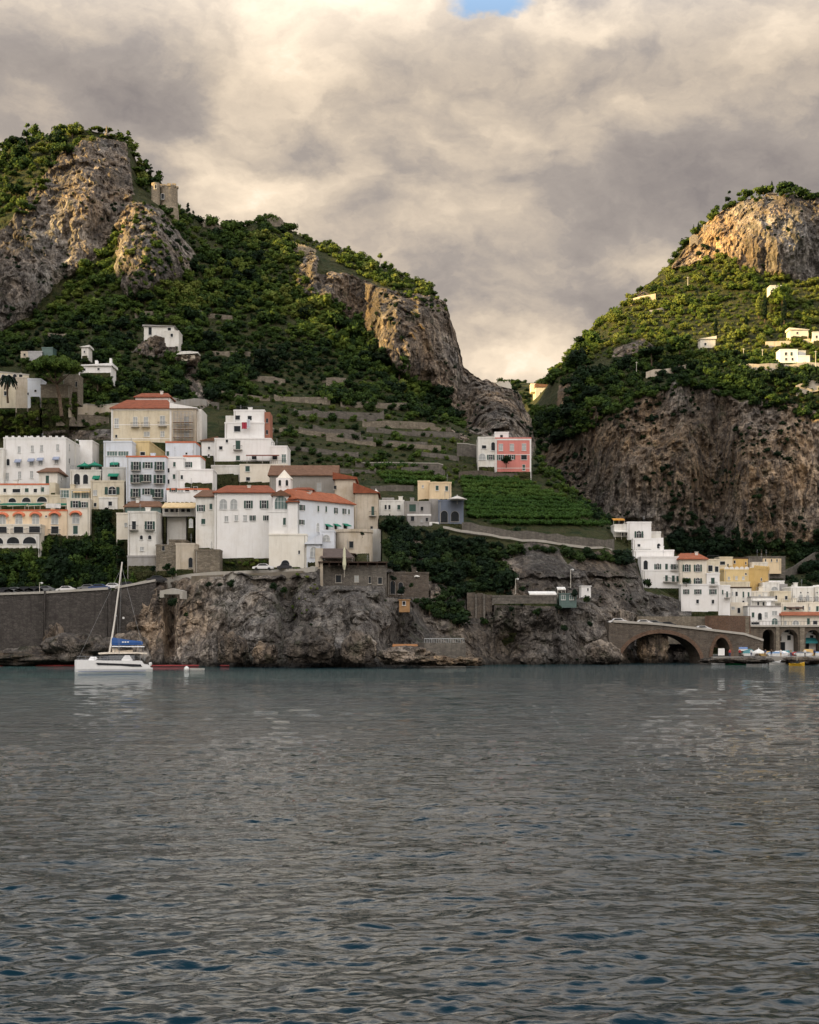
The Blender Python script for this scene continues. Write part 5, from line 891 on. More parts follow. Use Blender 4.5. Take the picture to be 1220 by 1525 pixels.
# ------------------------------------------------------------------ catamaran, buoy, boom, boats
def catamaran():
    Yc = HC * FPX / (1000 - HZ); cx = (169 - CX) / FPX * Yc; yaw = R(14); root = empty('sailing_catamaran', (cx, Yc, 0), 'white sailing catamaran with blue sail cover moored off the rocks', 'catamaran')
    ca, sa = math.cos(yaw), math.sin(yaw)
    def W(x, y, z): return (cx + x * ca - y * sa, Yc + x * sa + y * ca, z)     # x: from bow (left) to stern (right), y: away
    def loft(secs, mat, name, par, sm=True):
        m = MB(); k = len(secs[0]); vs = [W(*p) for s in secs for p in s]; fs = []
        for i in range(len(secs) - 1):
            for j in range(k): fs.append([i * k + j, i * k + (j + 1) % k, (i + 1) * k + (j + 1) % k, (i + 1) * k + j])
        fs += [list(range(k))[::-1], [(len(secs) - 1) * k + j for j in range(k)]]; m.add(vs, fs); return m.build(name, mat, par)
    gel = flatmat('white_gelcoat', (.80, .80, .80), .25, 0, .03); navy = flatmat('navy_canvas', (.012, .07, .24), .7, 0, .1); tint = flatmat('tinted_window', (.012, .014, .02), .1); deckm = flatmat('warm_white_deck', (.68, .60, .50), .6)
    L = 6.75
    for sy in (-2.6, 2.6):
        secs = []
        for x, hw, zt, zb in ((-L, .22, 2.05, .0), (-L + .25, .42, 2.1, -.3), (-L + 2, .8, 2.1, -.4), (-2, .95, 2.05, -.45), (2, .98, 2.0, -.45), (4.8, .95, 1.95, -.4), (5.3, .93, 1.3, -.3), (6.2, .9, 1.2, -.25), (6.35, .88, .75, -.2), (L, .85, .7, -.1)):
            secs.append([(x, sy - hw * .6, zb), (x, sy + hw * .6, zb), (x, sy + hw, .55), (x, sy + hw, zt), (x, sy - hw, zt), (x, sy - hw * .98, .55)])
        h = loft(secs, gel, 'hull', root)
        m = MB(); m.add([W(-3.0, sy - .985, 1.5), W(4.6, sy - .985, 1.2), W(4.9, sy - .975, .98), W(3.2, sy - .985, .98), W(1.0, sy - .985, 1.1), W(-2.7, sy - .985, 1.2)], [[5, 4, 3, 2, 1, 0]]);
        m2 = MB(); m2.prism([Vector(W(x, sy - 1.01, z)) for x, z in ((-3.2, 1.66), (-2.8, 1.26), (1.0, 1.12), (3.2, .92), (4.9, .92), (4.6, 1.34))][::-1], tuple(Vector(W(0, .06, 0)) - Vector(W(0, 0, 0)))); m2.build('hull_window', tint, h)
        m3 = MB(); m3.prism([Vector(W(x, sy - .99, z)) for x, z in ((-6.2, .12), (5.5, .12), (5.5, .2), (-6.2, .2))], tuple(Vector(W(0, .05, 0)) - Vector(W(0, 0, 0)))); m3.build('waterline_stripe', navy, h)
    loft([[(x, -2.2, z0), (x, 2.2, z0), (x, 2.2, z1), (x, -2.2, z1)] for x, z0, z1 in ((-2.6, .9, 2.0), (5.0, .9, 1.9))], gel, 'bridge_deck', root)
    loft([[(x, -2.9 + i_, 2.0), (x, 2.9 - i_, 2.0), (x, 2.5 - i_, z1), (x, -2.5 + i_, z1)] for x, z1, i_ in ((-3.2, 2.1, .6), (-2.2, 2.75, .2), (-.8, 3.15, 0), (3.6, 3.15, 0))], tint, 'cabin', root)
    loft([[(x, -2.95, z0), (x, 2.95, z0), (x, 2.9, z0 + .22), (x, -2.9, z0 + .22)] for x, z0 in ((-2.6, 3.12), (-1.5, 3.2), (4.2, 3.25), (5.8, 3.12))], deckm, 'cabin_roof', root)
    loft([[(x, -2.96, z0), (x, -2.7, z0), (x, -2.7, z1), (x, -2.96, z1)] for x, z0, z1 in ((1.3, 2.0, 2.2), (1.9, 2.0, 2.95), (2.7, 2.0, 2.95), (3.2, 2.0, 2.2))], gel, 'cabin_panel', root)
    loft([[(x, -.9, z0), (x, .9, z0), (x, .7, z1), (x, -.7, z1)] for x, z0, z1 in ((-.2, 3.4, 4.1), (.6, 3.4, 4.2), (1.0, 3.4, 3.7), (3.4, 3.4, 3.9))], deckm, 'helm_seat', root)
    loft([[(x, -1.7, z0), (x, 1.7, z0), (x, 1.5, z0 + .12), (x, -1.5, z0 + .12)] for x, z0 in ((-.3, 4.45), (5.4, 4.4))], gel, 'hardtop', root)
    for x, y in ((.2, -1.4), (4.6, -1.4), (.2, 1.4), (4.6, 1.4)): m = MB(); m.tube([W(x, y, 3.3), W(x, y, 4.5)], .05); m.build('hardtop_post', METAL, root)
    for x, y in ((4.6, -2.6), (5.4, -2.7), (5.5, 2.6)): m = MB(); m.tube([W(x, y, 1.9), W(x, y, 3.2)], .06); m.build('roof_post', METAL, root)
    bt = loft([[(x, -.18, z0), (x, .18, z0), (x, .34, z0 + .45), (x, .1, z1), (x, -.1, z1), (x, -.34, z0 + .45)] for x, z0, z1 in ((-.3, 4.75, 6.2), (.4, 4.7, 6.05), (2.5, 4.72, 5.7), (4.9, 4.75, 5.45), (5.2, 4.8, 5.3))], navy, 'sail_cover', root)
    for wx in (1.5, 1.95, 2.4): m = MB(); m.prism([Vector(W(x, -.4, z)) for x, z in ((wx, 5.2), (wx + .3, 5.2), (wx + .3, 5.4), (wx, 5.4))], tuple(Vector(W(0, .08, 0)) - Vector(W(0, 0, 0)))); m.build('cover_lettering', gel, bt)
    mast = MB(); mp = [W(-.75, 0, 2.9), W(.2, 0, 9), W(1.55, 0, 19.7)]; mast.tube(mp, .19, 8, .12); mo = mast.build('mast', plaster('mast_paint', (.74, .70, .64), .05), root)
    m = MB(); m.tube([W(.55, -1.3, 9.9), W(.5, 0, 10.2), W(.55, 1.3, 9.9)], .06); m.build('spreader', METAL, mo)
    m = MB(); m.box(*(lambda p: (p[0] - .15, p[0] + .15, p[1] - .15, p[1] + .15, p[2] - .15, p[2] + .2))(W(1.75, -.6, 9.6))); m.build('radar', FRAMEW, mo)
    m = MB()
    for a, b in ((W(-6.3, 0, 2.0), W(1.4, 0, 18.6)), (W(5.6, -2.6, 2.2), W(1.5, 0, 18.8)), (W(.9, -3.2, 2.0), W(1.45, 0, 18.4)), (W(.9, 3.2, 2.0), W(1.45, 0, 18.4)), (W(.9, -3.2, 2.0), W(.55, -1.3, 9.9))): m.tube([a, b], .018, 4)
    m.build('rigging', METAL, root)
    m = MB()
    for a, b in (((-6.4, -2.6), (-3.4, -3.2)), ((-3.4, -3.2), (1.0, -3.5)), ((1.0, -3.5), (5.0, -3.5))):
        for z in (2.45, 2.8): m.tube([W(*a, z), W(*b, z)], .02, 4)
        for t in (0, .5, 1): m.tube([W(a[0] + (b[0] - a[0]) * t, a[1] + (b[1] - a[1]) * t, 2.0), W(a[0] + (b[0] - a[0]) * t, a[1] + (b[1] - a[1]) * t, 2.8)], .022, 4)
    m.build('guard_rail', METAL, root)
    loft([[(x, -2.6, 1.8), (x, 2.6, 1.8), (x, 2.6, 1.95), (x, -2.6, 1.95)] for x in (-6.35, -6.1)], deckm, 'cross_beam', root)
    loft([[(x, -1.8, 2.05), (x, -.2, 2.05), (x, -.4, z), (x, -1.6, z)] for x, z in ((-4.4, 2.2), (-4.0, 2.7), (-3.0, 2.65), (-2.7, 2.2))], gel, 'dinghy', root)
    m = MB(); m.lathe(W(6.4, -2.6, 1.2), [(.12, -.2), (.3, .1), (.28, .4), (.1, .5)], 8); m.build('fender', FRAMEW, root)
catamaran()
def blob_rock(name, label, c, rx, ry, rz, seed, mat=None, n=4, cat='rock', group=None, rockv=1):
    import bmesh
    bm = bmesh.new(); bmesh.ops.create_icosphere(bm, subdivisions=n, radius=1.0); v = np.array([p.co[:] for p in bm.verts]); f = np.array([[q.index for q in p.verts] for p in bm.faces]); bm.free()
    w1, w2 = worley(v * 1.7 + seed, seed); n1 = fbm(v * 1.3 + seed * 3.1, 5, seed); v = v * (1 + .45 * n1 + .35 * (w2 - w1 - .3))[:, None]; v[:, 2] = np.maximum(v[:, 2], -.7)
    v = v * np.array([rx, ry, rz]); k = len(v); me = nm_mesh(name, v, f, [mat or ROCK], dict(rock=np.full(k, rockv), warm=np.full(k, .3 + .4 * ((seed * 37) % 10) / 10), pale=np.full(k, .55)))
    o = bpy.data.objects.new(name, me); COL.objects.link(o); o.location = c; return tag(o, label, cat, group)
rk = [(30, 982, 95, 13, 297, 'long low tan rock along the foot of the dark sea wall at far left'), (116, 969, 56, 24, 296.5, 'pointed tan rock leaning on the dark sea wall behind the catamaran'), (80, 956, 16, 26, 299.0, 'upright tan rock standing against the middle bay of the sea wall'),
      (190, 972, 34, 30, 295, 'grey boulder directly right of the catamaran cabin'), (606, 978, 38, 16, 279, 'big rounded dark rock in front of the bathing platform'), (650, 985, 34, 9, 279, 'flat dark rock slab right of the rounded rock'), (697, 986, 24, 8, 281, 'lowest flat rock tip at the end of the bathing platform'),
      (345, 968, 22, 26, 286, 'tan upright boulder at the waterline under the convent'), (460, 965, 38, 30, 281, 'large pale round boulder at the waterline left of the headland tip'), (395, 975, 22, 18, 284, 'small grey boulder at the waterline under the parked white car'), (535, 968, 28, 26, 281, 'cracked grey boulder under the stone restaurant'),
      (900, 975, 26, 22, 309, 'dark boulder at the left foot of the wide bridge arch'), (975, 968, 22, 28, 322, 'rock mass in shade inside the wide bridge arch'), (1075, 984, 30, 5, 306, 'low brown rocks in front of the small bridge arch'), (1118, 984, 34, 6, 306, 'low brown rocks under the white quay umbrella'), (1195, 985, 34, 6, 305, 'tan quay rocks at the right edge of the picture')]
for k, (x, y, rx, ry, Y, lb) in enumerate(rk):
    s = Y / FPX; p = P(x, y, Y); blob_rock('boulder', lb, (p.x, Y, p.z), rx * s, min(rx * s * .8, 6), ry * s * 1.05, k + 2, n=5 if rx > 20 else 4)
o_ = blob_rock('rock_outcrop', 'bare tan rock outcrop carrying the abandoned white house', tuple(P(236, 520, 449)), 6.6, 4, 3.6, 61, cat='rock outcrop')
q = P(281, 527, 436); o_ = blob_rock('rock_spur', 'pale spur of rock capped by a flat white roof right of the abandoned house', (q.x, q.y, q.z - 2.2), 3.6, 3, 2.2, 63, cat='rock outcrop')
r = empty('flat_roof_shelter', tuple(P(280, 525, 434)), 'pale flat roofed shelter right of the abandoned white house', 'shelter'); m = MB(); a, b = P(263, 527, 433), P(295, 524, 433); m.prism([Vector((a.x, 433, a.z - .2)), Vector((b.x, 433, b.z - .4)), Vector((b.x, 433, b.z)), Vector(((a.x * .4 + b.x * .6), 433, a.z + .9)), Vector((a.x + 1.6, 433, a.z + .8)), Vector((a.x, 433, a.z))], (0, 5, 0)); m.build('roof', WHITE2, r); m = MB(); m.box(a.x + 1.5, b.x - 1, 433.6, 437, a.z - 2, a.z - .2); m.build('wall', TAN, r)
def buoy():
    Y = HC * FPX / (998 - HZ); x = (278 - CX) / FPX * Y; r = empty('mooring_buoy', (x, Y, 0), 'small white mooring buoy with low pale dinghy right of the catamaran', 'buoy')
    m = MB(); m.lathe((x, Y, 0), [(.15, -.3), (.5, -.05), (.52, .3), (.3, .6), (.08, .75)], 10); m.build('float', FRAMEW, r)
    m = MB(); h = [(x + .7, -.3), (x + 2.9, -.35), (x + 3.3, 0), (x + 2.9, .35), (x + .7, .3)]; m.add([(a, Y + b, -.1) for a, b in h] + [(a + (.1 if a > x + 2 else -.05), Y + b * 1.3, .35) for a, b in h], [[0, 1, 6, 5], [1, 2, 7, 6], [2, 3, 8, 7], [3, 4, 9, 8], [4, 0, 5, 9], [5, 6, 7, 8, 9], [4, 3, 2, 1, 0]]); m.build('dinghy', LGREY, r)
buoy()
m = MB(); rb = random.Random(3); pts = [((x - CX) / FPX * 293, 293 + .5 * math.sin(x * .05), .12) for x in range(-60, 346, 6)]; m.tube(pts, .17, 6)
tag(m.build('floating_boom', flatmat('red_boom', (.30, .03, .03), .7)), 'thin red floating boom along the foot of the rocks behind the catamaran', 'boom')

def car(px, py, Y, col, label, L=4.3, yaw=0.0, group='cars on the coast road', z=None):
    p = P(px, py, Y); zz0 = p.z if z is None else z; r = empty('parked_car', (p.x, Y, zz0), label, 'car', group); ca, sa = math.cos(yaw), math.sin(yaw)
    W = lambda x, y, h: (p.x + x * ca - y * sa, Y + x * sa + y * ca, zz0 + h)
    body = MB(); prof = [(-L / 2, .35), (-L / 2 + .05, .75), (-L * .3, .92), (-L * .18, 1.38), (L * .16, 1.42), (L * .34, 1.0), (L / 2 - .05, .85), (L / 2, .35)]
    body.prism([Vector(W(x, -.85, h)) for x, h in prof][::-1], tuple(Vector(W(0, 1.7, 0)) - Vector(W(0, 0, 0)))); body.build('body', col, r)
    g = MB(); g.prism([Vector(W(x, -.87, h)) for x, h in ((-L * .24, .98), (-L * .16, 1.3), (L * .13, 1.33), (L * .26, 1.0))][::-1], tuple(Vector(W(0, 1.74, 0)) - Vector(W(0, 0, 0)))); g.build('side_window', DARK, r)
    for sx in (-L * .31, L * .3):
        for sy in (-.87, .72):
            w = MB(); k = 10; a = [Vector(W(sx + .32 * math.cos(6.2832 * j / k), sy, .32 + .32 * math.sin(6.2832 * j / k))) for j in range(k)]; w.prism(a, tuple(Vector(W(0, .16, 0)) - Vector(W(0, 0, 0)))); w.build('wheel', BLACKM, r)
    return r
def carpaint(n, c): return flatmat('car_' + n, c, .3, .1, .05)
CW, CG, CB, CR = carpaint('white', (.72, .72, .72)), carpaint('grey', (.16, .17, .18)), carpaint('black', (.02, .022, .03)), carpaint('blue', (.03, .06, .16))
car(99, 882.5, 306, CW, 'white car on the road above the middle of the dark sea wall'); car(131, 880, 307, CG, 'grey car right of the white car above the sea wall'); car(148, 879.5, 306.5, CR, 'dark blue car above the right end of the sea wall', 4.6)
car(168, 878, 307.5, CW, 'pale car almost hidden behind the catamaran mast'); car(190, 876, 308, CB, 'black car just right of the catamaran mast top'); car(234, 867, 305, CB, 'black car below the round trees on the road bend')
car(392, 849.5, 301.2, CW, 'white car parked below the convent on the headland road', 4.5); car(424, 849, 302, CB, 'dark motorcycle sized car before the arched convent door', 3.2)
for k, x in enumerate((8, 22, 37, 52, 68)): car(x, 885 - x * .04, 306, (CB, CG, CB, CB, CG)[k], 'dark car in the close row parked above the left end of the sea wall', 4.1, group='row of dark cars at the left end of the road')
bz = lambda x, dy=0: BF.hit(*zz(Z8, x, np.interp(x, [235, 440, 640, 860], [600, 612, 634, 660])))
for x, c, lb in ((270, CW, 'white car first on the bridge road at its left end'), (392, CW, 'white van second on the bridge road above the wide arch'), (440, CG, 'grey car third on the bridge road'), (505, CB, 'black car above the crown of the wide arch'), (675, CW, 'white car above the pier between the two bridge arches')):
    s, z = bz(x); w = BF.w(s, 2.2, 0); car(CX + w.x / w.y * FPX, 0, w.y, c, lb, yaw=R(2), group='cars on the bridge road', z=z - .35)

def parasol(px, py, Y, r_, label, mat, h=2.6, cat='parasol', square=False, name='parasol', group=None):
    p = P(px, py, Y); r = empty(name, (p.x, Y, p.z - h), label, cat, group); m = MB(); m.lathe((p.x, Y, 0), [(r_, p.z - .55), (r_ * 1.0, p.z - .35), (r_ * .5, p.z + .05), (.12, p.z + .45), (.05, p.z + .75)], 4 if square else 8); m.build('canopy', mat, r)
    m = MB(); m.tube([(p.x, Y, p.z - h), (p.x, Y, p.z)], .06); m.build('pole', LIGHTP, r)
parasol(126, 692, 340.8, 1.9, 'left of two dark green parasols on the loggia house terrace', AWG); parasol(141, 691, 340.8, 1.9, 'right of two dark green parasols on the loggia house terrace', AWG)
parasol(621, 856, 312, 2.6, 'white peaked tent on the ruined wall right of the stone restaurant', CANVAS, 3, 'tent', True, 'peaked_tent')
parasol(1130, 969.5, 318, 1.9, 'white square parasol on the quay right of the small bridge arch', CANVAS, 2.4, square=True)
parasol(681, 741, 346, 2.4, 'pale parasol on the roof of the blue grey arched house', plaster('grey_canvas', (.55, .52, .48), .1), 1.6)
parasol(560, 732, 343, 1.0, 'tiny white parasol beside the church end wall', CANVAS, 1.6)
parasol(655, 975, 296, 0.8, 'small closed tan parasol on the bathing platform', WOOD, 2.2)
def slab_awning(Z, x0, x1, yt, yb, Y, D, mat, label, name='awning', sag=0):
    a, b = zz(Z, x0, yt), zz(Z, x1, yb); F = Frame(a[0], Y, b[0], Y); z1 = F.hit(a[0], a[1])[1]; z0 = F.hit(a[0], b[1])[1]; r = empty(name, tuple(F.w(F.L / 2, 0, z0)), label, 'awning'); m = MB()
    m.add([F.w(0, D, z1), F.w(F.L, D, z1), F.w(F.L, 0, z0 + .3), F.w(0, 0, z0 + .3), F.w(0, D, z1 - .1), F.w(F.L, D, z1 - .1), F.w(F.L, 0, z0), F.w(0, 0, z0)], [[3, 2, 1, 0], [4, 5, 6, 7], [7, 6, 2, 3], [0, 4, 7, 3], [1, 2, 6, 5], [0, 1, 5, 4]]); m.build('canopy', mat, r)
    for t in (.03, .5, .97): m = MB(); m.tube([F.w(F.L * t, .15, z0 - 1.9), F.w(F.L * t, .15, z0 + .1)], .05); m.build('post', LIGHTP, r)
slab_awning(Z1, 980, 1182, 757, 800, 317, 4, AWC, 'wide cream awning over the restaurant terrace left of the convent'); slab_awning(Z1, 440, 545, 690, 706, 335, 2.5, AWC, 'small cream awning over the glazed veranda')
for k, (x0, x1) in enumerate(((0, 155), (170, 245), (320, 400))): slab_awning(Z1, x0, x1, 762, 782, 331, 3.5, AWG, ('longest green awning on the apricot hotel roof at the left edge', 'middle green awning on the apricot hotel roof terrace', 'right green awning on the apricot hotel roof beside white sheets')[k])
slab_awning(Z2, 880, 1078, 470, 484, 363, 2.5, flatmat('brown_awning', (.22, .09, .07), .8), 'thin brown awning across the terrace of the stepped house'); slab_awning(ZC, 110, 240, 332, 356, 370, 3, CANVAS, 'white canopy on the left terrace of the cliff villa'); slab_awning(ZC, 92, 208, 208, 238, 374, 3, AWO, 'bright orange yellow canopy above the cliff villa')
slab_awning(Z7, 930, 1095, 325, 350, 314, 3.5, CANVAS, 'long white canopy on the clifftop restaurant terrace'); slab_awning(Z7, 100, 255, 648, 668, 289, 4, flatmat('rust_orange_canopy', (.36, .17, .07), .8), 'rust orange canopy over the bathing platform'); slab_awning(Z7, 1100, 1150, 300, 320, 315, 2, CANVAS, 'small white canopy right of the long white canopy')
slab_awning(ZF, 905, 1065, 702, 722, 371, 2, flatmat('dark_brown_awning', (.08, .05, .04), .8), 'dark brown awning on the cream terrace house')
slab_awning(ZF, 545, 800, 628, 642, 373, 1.2, CANVAS, 'thin pale awning on the flat roofed white house')
# hanging sheets and laundry
for Z, x0, x1, y0, y1, Y, m, lb in ((Z1, 278, 368, 772, 800, 330.5, FRAMEW, 'white sheet hung along the apricot hotel roof terrace'), (Z2, 855, 885, 280, 320, 367.5, flatmat('red_cloth', (.40, .05, .08), .9), 'red laundry hanging on the stepped white house'), (Z2, 885, 905, 262, 312, 367.6, BLUEW, 'pale blue laundry beside the red laundry'), (Z8, 738, 768, 724, 758, 317, WHITE, 'white kiosk board inside the small bridge arch'),
                          (Z4, 405, 462, 640, 660, 344, WHITE, 'bright white low panel under the blue grey arches')):
    F = Frame(zz(Z, x0, y0)[0], Y, zz(Z, x1, y0)[0], Y); mb = MB(); n = 8; za, zb_ = F.hit(zz(Z, x0, y0)[0], zz(Z, x0, y0)[1])[1], F.hit(zz(Z, x0, y1)[0], zz(Z, x0, y1)[1])[1]
    pts = [(F.L * j / n, .12 * math.sin(j * 1.9)) for j in range(n + 1)]
    if 'kiosk' in lb or 'panel' in lb: fbox(mb, F, 0, F.L, 0, .3, zb_, za)
    else:
        vs = [F.w(s, d_, z) for s, d_ in pts for z in (zb_, za)] + [F.w(s, d_ + .04, z) for s, d_ in pts for z in (zb_, za)]; k = 2 * (n + 1)
        mb.add(vs, [[2 * j, 2 * j + 2, 2 * j + 3, 2 * j + 1] for j in range(n)] + [[k + 2 * j + 1, k + 2 * j + 3, k + 2 * j + 2, k + 2 * j] for j in range(n)])
    tag(mb.build('kiosk' if 'kiosk' in lb else ('low_wall' if 'panel' in lb else 'hanging_cloth'), m), lb, 'kiosk' if 'kiosk' in lb else 'cloth' if 'panel' not in lb else 'panel')
def scaffold():
    F = Frame(*[v for p in ((zz(Z2, 440, 215)[0], 370.2), (zz(Z2, 552, 215)[0], 370.0)) for v in p]); r = empty('scaffolding', tuple(F.w(F.L / 2, 0, F.hit(258, 656)[1])), 'metal scaffolding against the right bay of the large villa', 'scaffolding')
    zs = [F.hit(258, zz(Z2, 0, y)[1])[1] for y in (395, 350, 300, 258, 215)]; m = MB()
    for s in np.linspace(0, F.L, 6):
        for dd in (0, 1.1): m.tube([F.w(s, dd, zs[0] - 1), F.w(s, dd, zs[-1])], .05, 5)
    for z in zs[1:]:
        for dz in (0, .9): m.tube([F.w(0, 0, z + dz - .9), F.w(F.L, 0, z + dz - .9)], .04, 5)
    m.build('tube_frame', METAL, r)
    for z in zs[1:-1]: p = MB(); fbox(p, F, -.2, F.L + .2, 0, 1.1, z - 1.0, z - .9); p.build('plank_deck', WOOD, r)
scaffold()
def pole(px, py0, py1, Y, label, r_=.09, lamp=False, group=None):
    a, b = P(px, py0, Y), P(px, py1, Y); r = empty('street_lamp' if lamp else 'utility_pole', tuple(a), label, 'street lamp' if lamp else 'pole', group); m = MB(); m.tube([a, b], r_, 6, r_ * .7); m.build('pole', LIGHTP, r)
    m = MB()
    if lamp: m.lathe((b.x + .5, b.y, b.z - .1), [(.05, -.2), (.25, -.1), (.3, .1), (.05, .25)], 8); m.tube([b, (b.x + .5, b.y, b.z + .05)], .04, 5); m.build('lamp_head', FRAMEW, r)
    else: m.box(b.x - .6, b.x + .6, b.y - .05, b.y + .05, b.z - .5, b.z - .35); m.build('cross_arm', LIGHTP, r)
for x, y0, y1, lb in ((908, 808, 745, 'second utility pole from the right on the mountain road'), (986, 808, 748, 'utility pole just left of the white farmhouse'), (1206, 830, 755, 'utility pole right of the white farmhouse'), (739, 785, 745, 'short utility pole below the cream cottage'), (678, 490, 450, 'thin pole in the upper olive grove'), (466, 850, 800, 'utility pole left of the dark umbrella pine on the road')):
    a, b = zz(ZR, x, y0), zz(ZR, x, y1); pole(a[0], a[1], b[1], surf(B, a[0], a[1]) - 1.5, lb, .14, group='utility poles on the right hand mountain')
for x, y0, y1, Y, lb in ((768, 885, 862, 317, 'curved lamp post before the dark hollow above the cliff terrace'), (850, 875, 848, 318, 'thin lamp post right of the clifftop restaurant canopy'), (112, 705, 655, 343, 'lamp post standing beside the small house with brown roof'), (59, 884, 868, 303, 'slim lamp on the dark sea wall coping')): pole(x, y0, y1, Y, lb, .08, True)
# clifftop glasshouse, little white house, teal shelter
house2 = []
def small_house(name, label, cat, Z, vols, wins):
    global H
    xl, xr, yt, yb, Y, D, m = vols[0]; (a, ta), (b, bb) = zz(Z, xl, yt), zz(Z, xr, yb); F = Frame(a, Y, b, Y); z1, z0 = F.hit(a, ta)[1], F.hit(a, bb)[1]; r = empty(name, tuple(F.w(F.L / 2, D / 2, z0)), label, cat); mb = MB(); fbox(mb, F, 0, F.L, 0, D, z0 - 1, z1); mb.build('wall', m, r)
    mb = MB(); fbox(mb, F, -.15, F.L + .15, -.15, D + .1, z1, z1 + .2); mb.build('roof', m, r)
    for (x, y, w, h, k) in wins: px, py = zz(Z, x, y); s, z = F.hit(px, py); window(r, F, s, z, w / F.sc / Z[2], h / F.sc / Z[2], k)
small_house('white_lodge', 'tiny white lodge on the dark cliff left of the wide bridge arch', 'lodge', ZC, [(-230, -135, 905, 1090 - 120, 319, 4, WHITE)], [(-165, 935, 14, 26, 'p')])
small_house('glasshouse', 'teal glasshouse right of the clifftop restaurant canopy', 'glasshouse', Z7, [(1110, 1215, 345, 400, 315, 4, TEAL)], [(1135, 365, 22, 26, 't'), (1185, 365, 22, 26, 't')])
small_house('bathing_hut', 'orange brown hut among shrubs below the ruined arches', 'hut', Z7, [(140, 205, 382, 425, 296, 3, WOOD)], [(170, 400, 18, 22, 'p')])
small_house('quay_hut', 'small pale hut at the edge of the bathing platform', 'hut', Z7, [(385, 402, 680, 722, 292, 1.5, plaster('tan_boards', (.45, .33, .19), .2))], [])
m = MB(); F = Frame(628, 286.5, 694, 289); q = lambda x, y: F.hit(*zz(Z7, x, y)); fbox(m, F, .5, F.L, 0, 5, -1, q(300, 640)[1]); o = tag(m.build('platform_wall', STONE), 'grey block wall of the bathing platform under the headland', 'wall'); m = MB(); fbox(m, F, .6, F.L - .4, .1, .16, q(300, 612)[1], q(300, 616)[1])
for j in range(24): s = .6 + (F.L - 1) * j / 23; fbox(m, F, s, s + .07, .1, .16, q(300, 640)[1], q(300, 614)[1])
m.build('railing', plaster('pale_rail', (.4, .42, .42), 0), o)
m = MB(); F = Frame(634, 280, 672, 281); fbox(m, F, 0, F.L, 0, 5, .9, 1.5); tag(m.build('landing_stage', CONC), 'flat concrete landing stage beside the rounded dark rock', 'landing stage')
# quay with boats
m = MB(); F = Frame(1062, 316, 1420, 312); fbox(m, F, 0, F.L, 0, 36, -1.5, 1.55); tag(m.build('quay', CONC), kind='structure')
def boat(px, py, L, col, label, cabin=False, mast=0, yaw=0, group='small boats by the quay', name='small_boat', z=0):
    Y = HC * FPX / (py - HZ); x0 = (px - CX) / FPX * Y; r = empty(name, (x0, Y, z), label, 'boat', group); ca, sa = math.cos(yaw), math.sin(yaw); W = lambda x, y, h: (x0 + x * ca - y * sa, Y + x * sa + y * ca, z + h)
    st = [(-L / 2, .6, .55), (-L * .2, .85, .5), (L * .15, .8, .55), (L * .38, .45, .68), (L / 2, .05, .85)]; m = MB(); vs = []; k = 6
    for x, w, h in st: vs += [W(x, -w * .5, -.15), W(x, w * .5, -.15), W(x, w, h), W(x, w * .82, h), W(x, -w * .82, h), W(x, -w, h)]
    m.add(vs, [[i * k + j, i * k + (j + 1) % k, (i + 1) * k + (j + 1) % k, (i + 1) * k + j] for i in range(4) for j in range(k)] + [[5, 4, 3, 2, 1, 0]]); m.build('hull', col, r)
    m = MB(); m.hexa([W(-L * .1, -.5, .5), W(L * .12, -.5, .5), W(L * .12, .5, .5), W(-L * .1, .5, .5)], [W(-L * .05, -.42, 1.1), W(L * .04, -.42, 1.1), W(L * .04, .42, 1.1), W(-L * .05, .42, 1.1)]); m.build('windscreen' if not cabin else 'cabin', DARK if not cabin else FRAMEW, r)
    if mast: m = MB(); m.tube([W(0, 0, .5), W(0, 0, mast)], .05, 5); m.build('mast', LIGHTP, r); 
for a in ((1079, 989, 5.5, FRAMEW, 'white motor boat moored before the small bridge arch', True), (1096, 990, 4.5, flatmat('green_boat_paint', (.03, .28, .12), .5), 'boat with bright green cover left of the low quay rocks'), (1167, 990.3, 6.5, FRAMEW, 'long white boat left of the yellow boat'), (1187, 991.5, 3.2, flatmat('yellow_boat_paint', (.70, .42, .03), .5), 'small bright yellow boat near the right picture edge', False, 2.2), (1150, 989, 4.2, FRAMEW, 'short white boat left of the long white boat'), (1204, 990, 4.5, flatmat('pale_blue_boat', (.30, .42, .50), .5), 'pale blue boat right of the yellow boat')): boat(*a)
# blue and white banner on the bridge wall
sg = MB(); s0, z0 = BF.hit(*zz(Z8, 834, 736)); s1, z1 = BF.hit(*zz(Z8, 878, 718)); r = empty('banner_sign', tuple(BF.w((s0 + s1) / 2, -.2, z0)), 'blue and white banner sign on the bridge wall right of the small arch', 'sign'); fbox(sg, BF, s0, s1, -.2, -.1, z0, z0 + (z1 - z0) * .42); fb = sg.build('sign_board', WHITE, r); sg = MB(); fbox(sg, BF, s0 + .05, s1 - .1, -.25, -.1, z0 + (z1 - z0) * .5, z1); sg.build('sign_board', flatmat('sign_blue', (.20, .32, .62), .6), r)
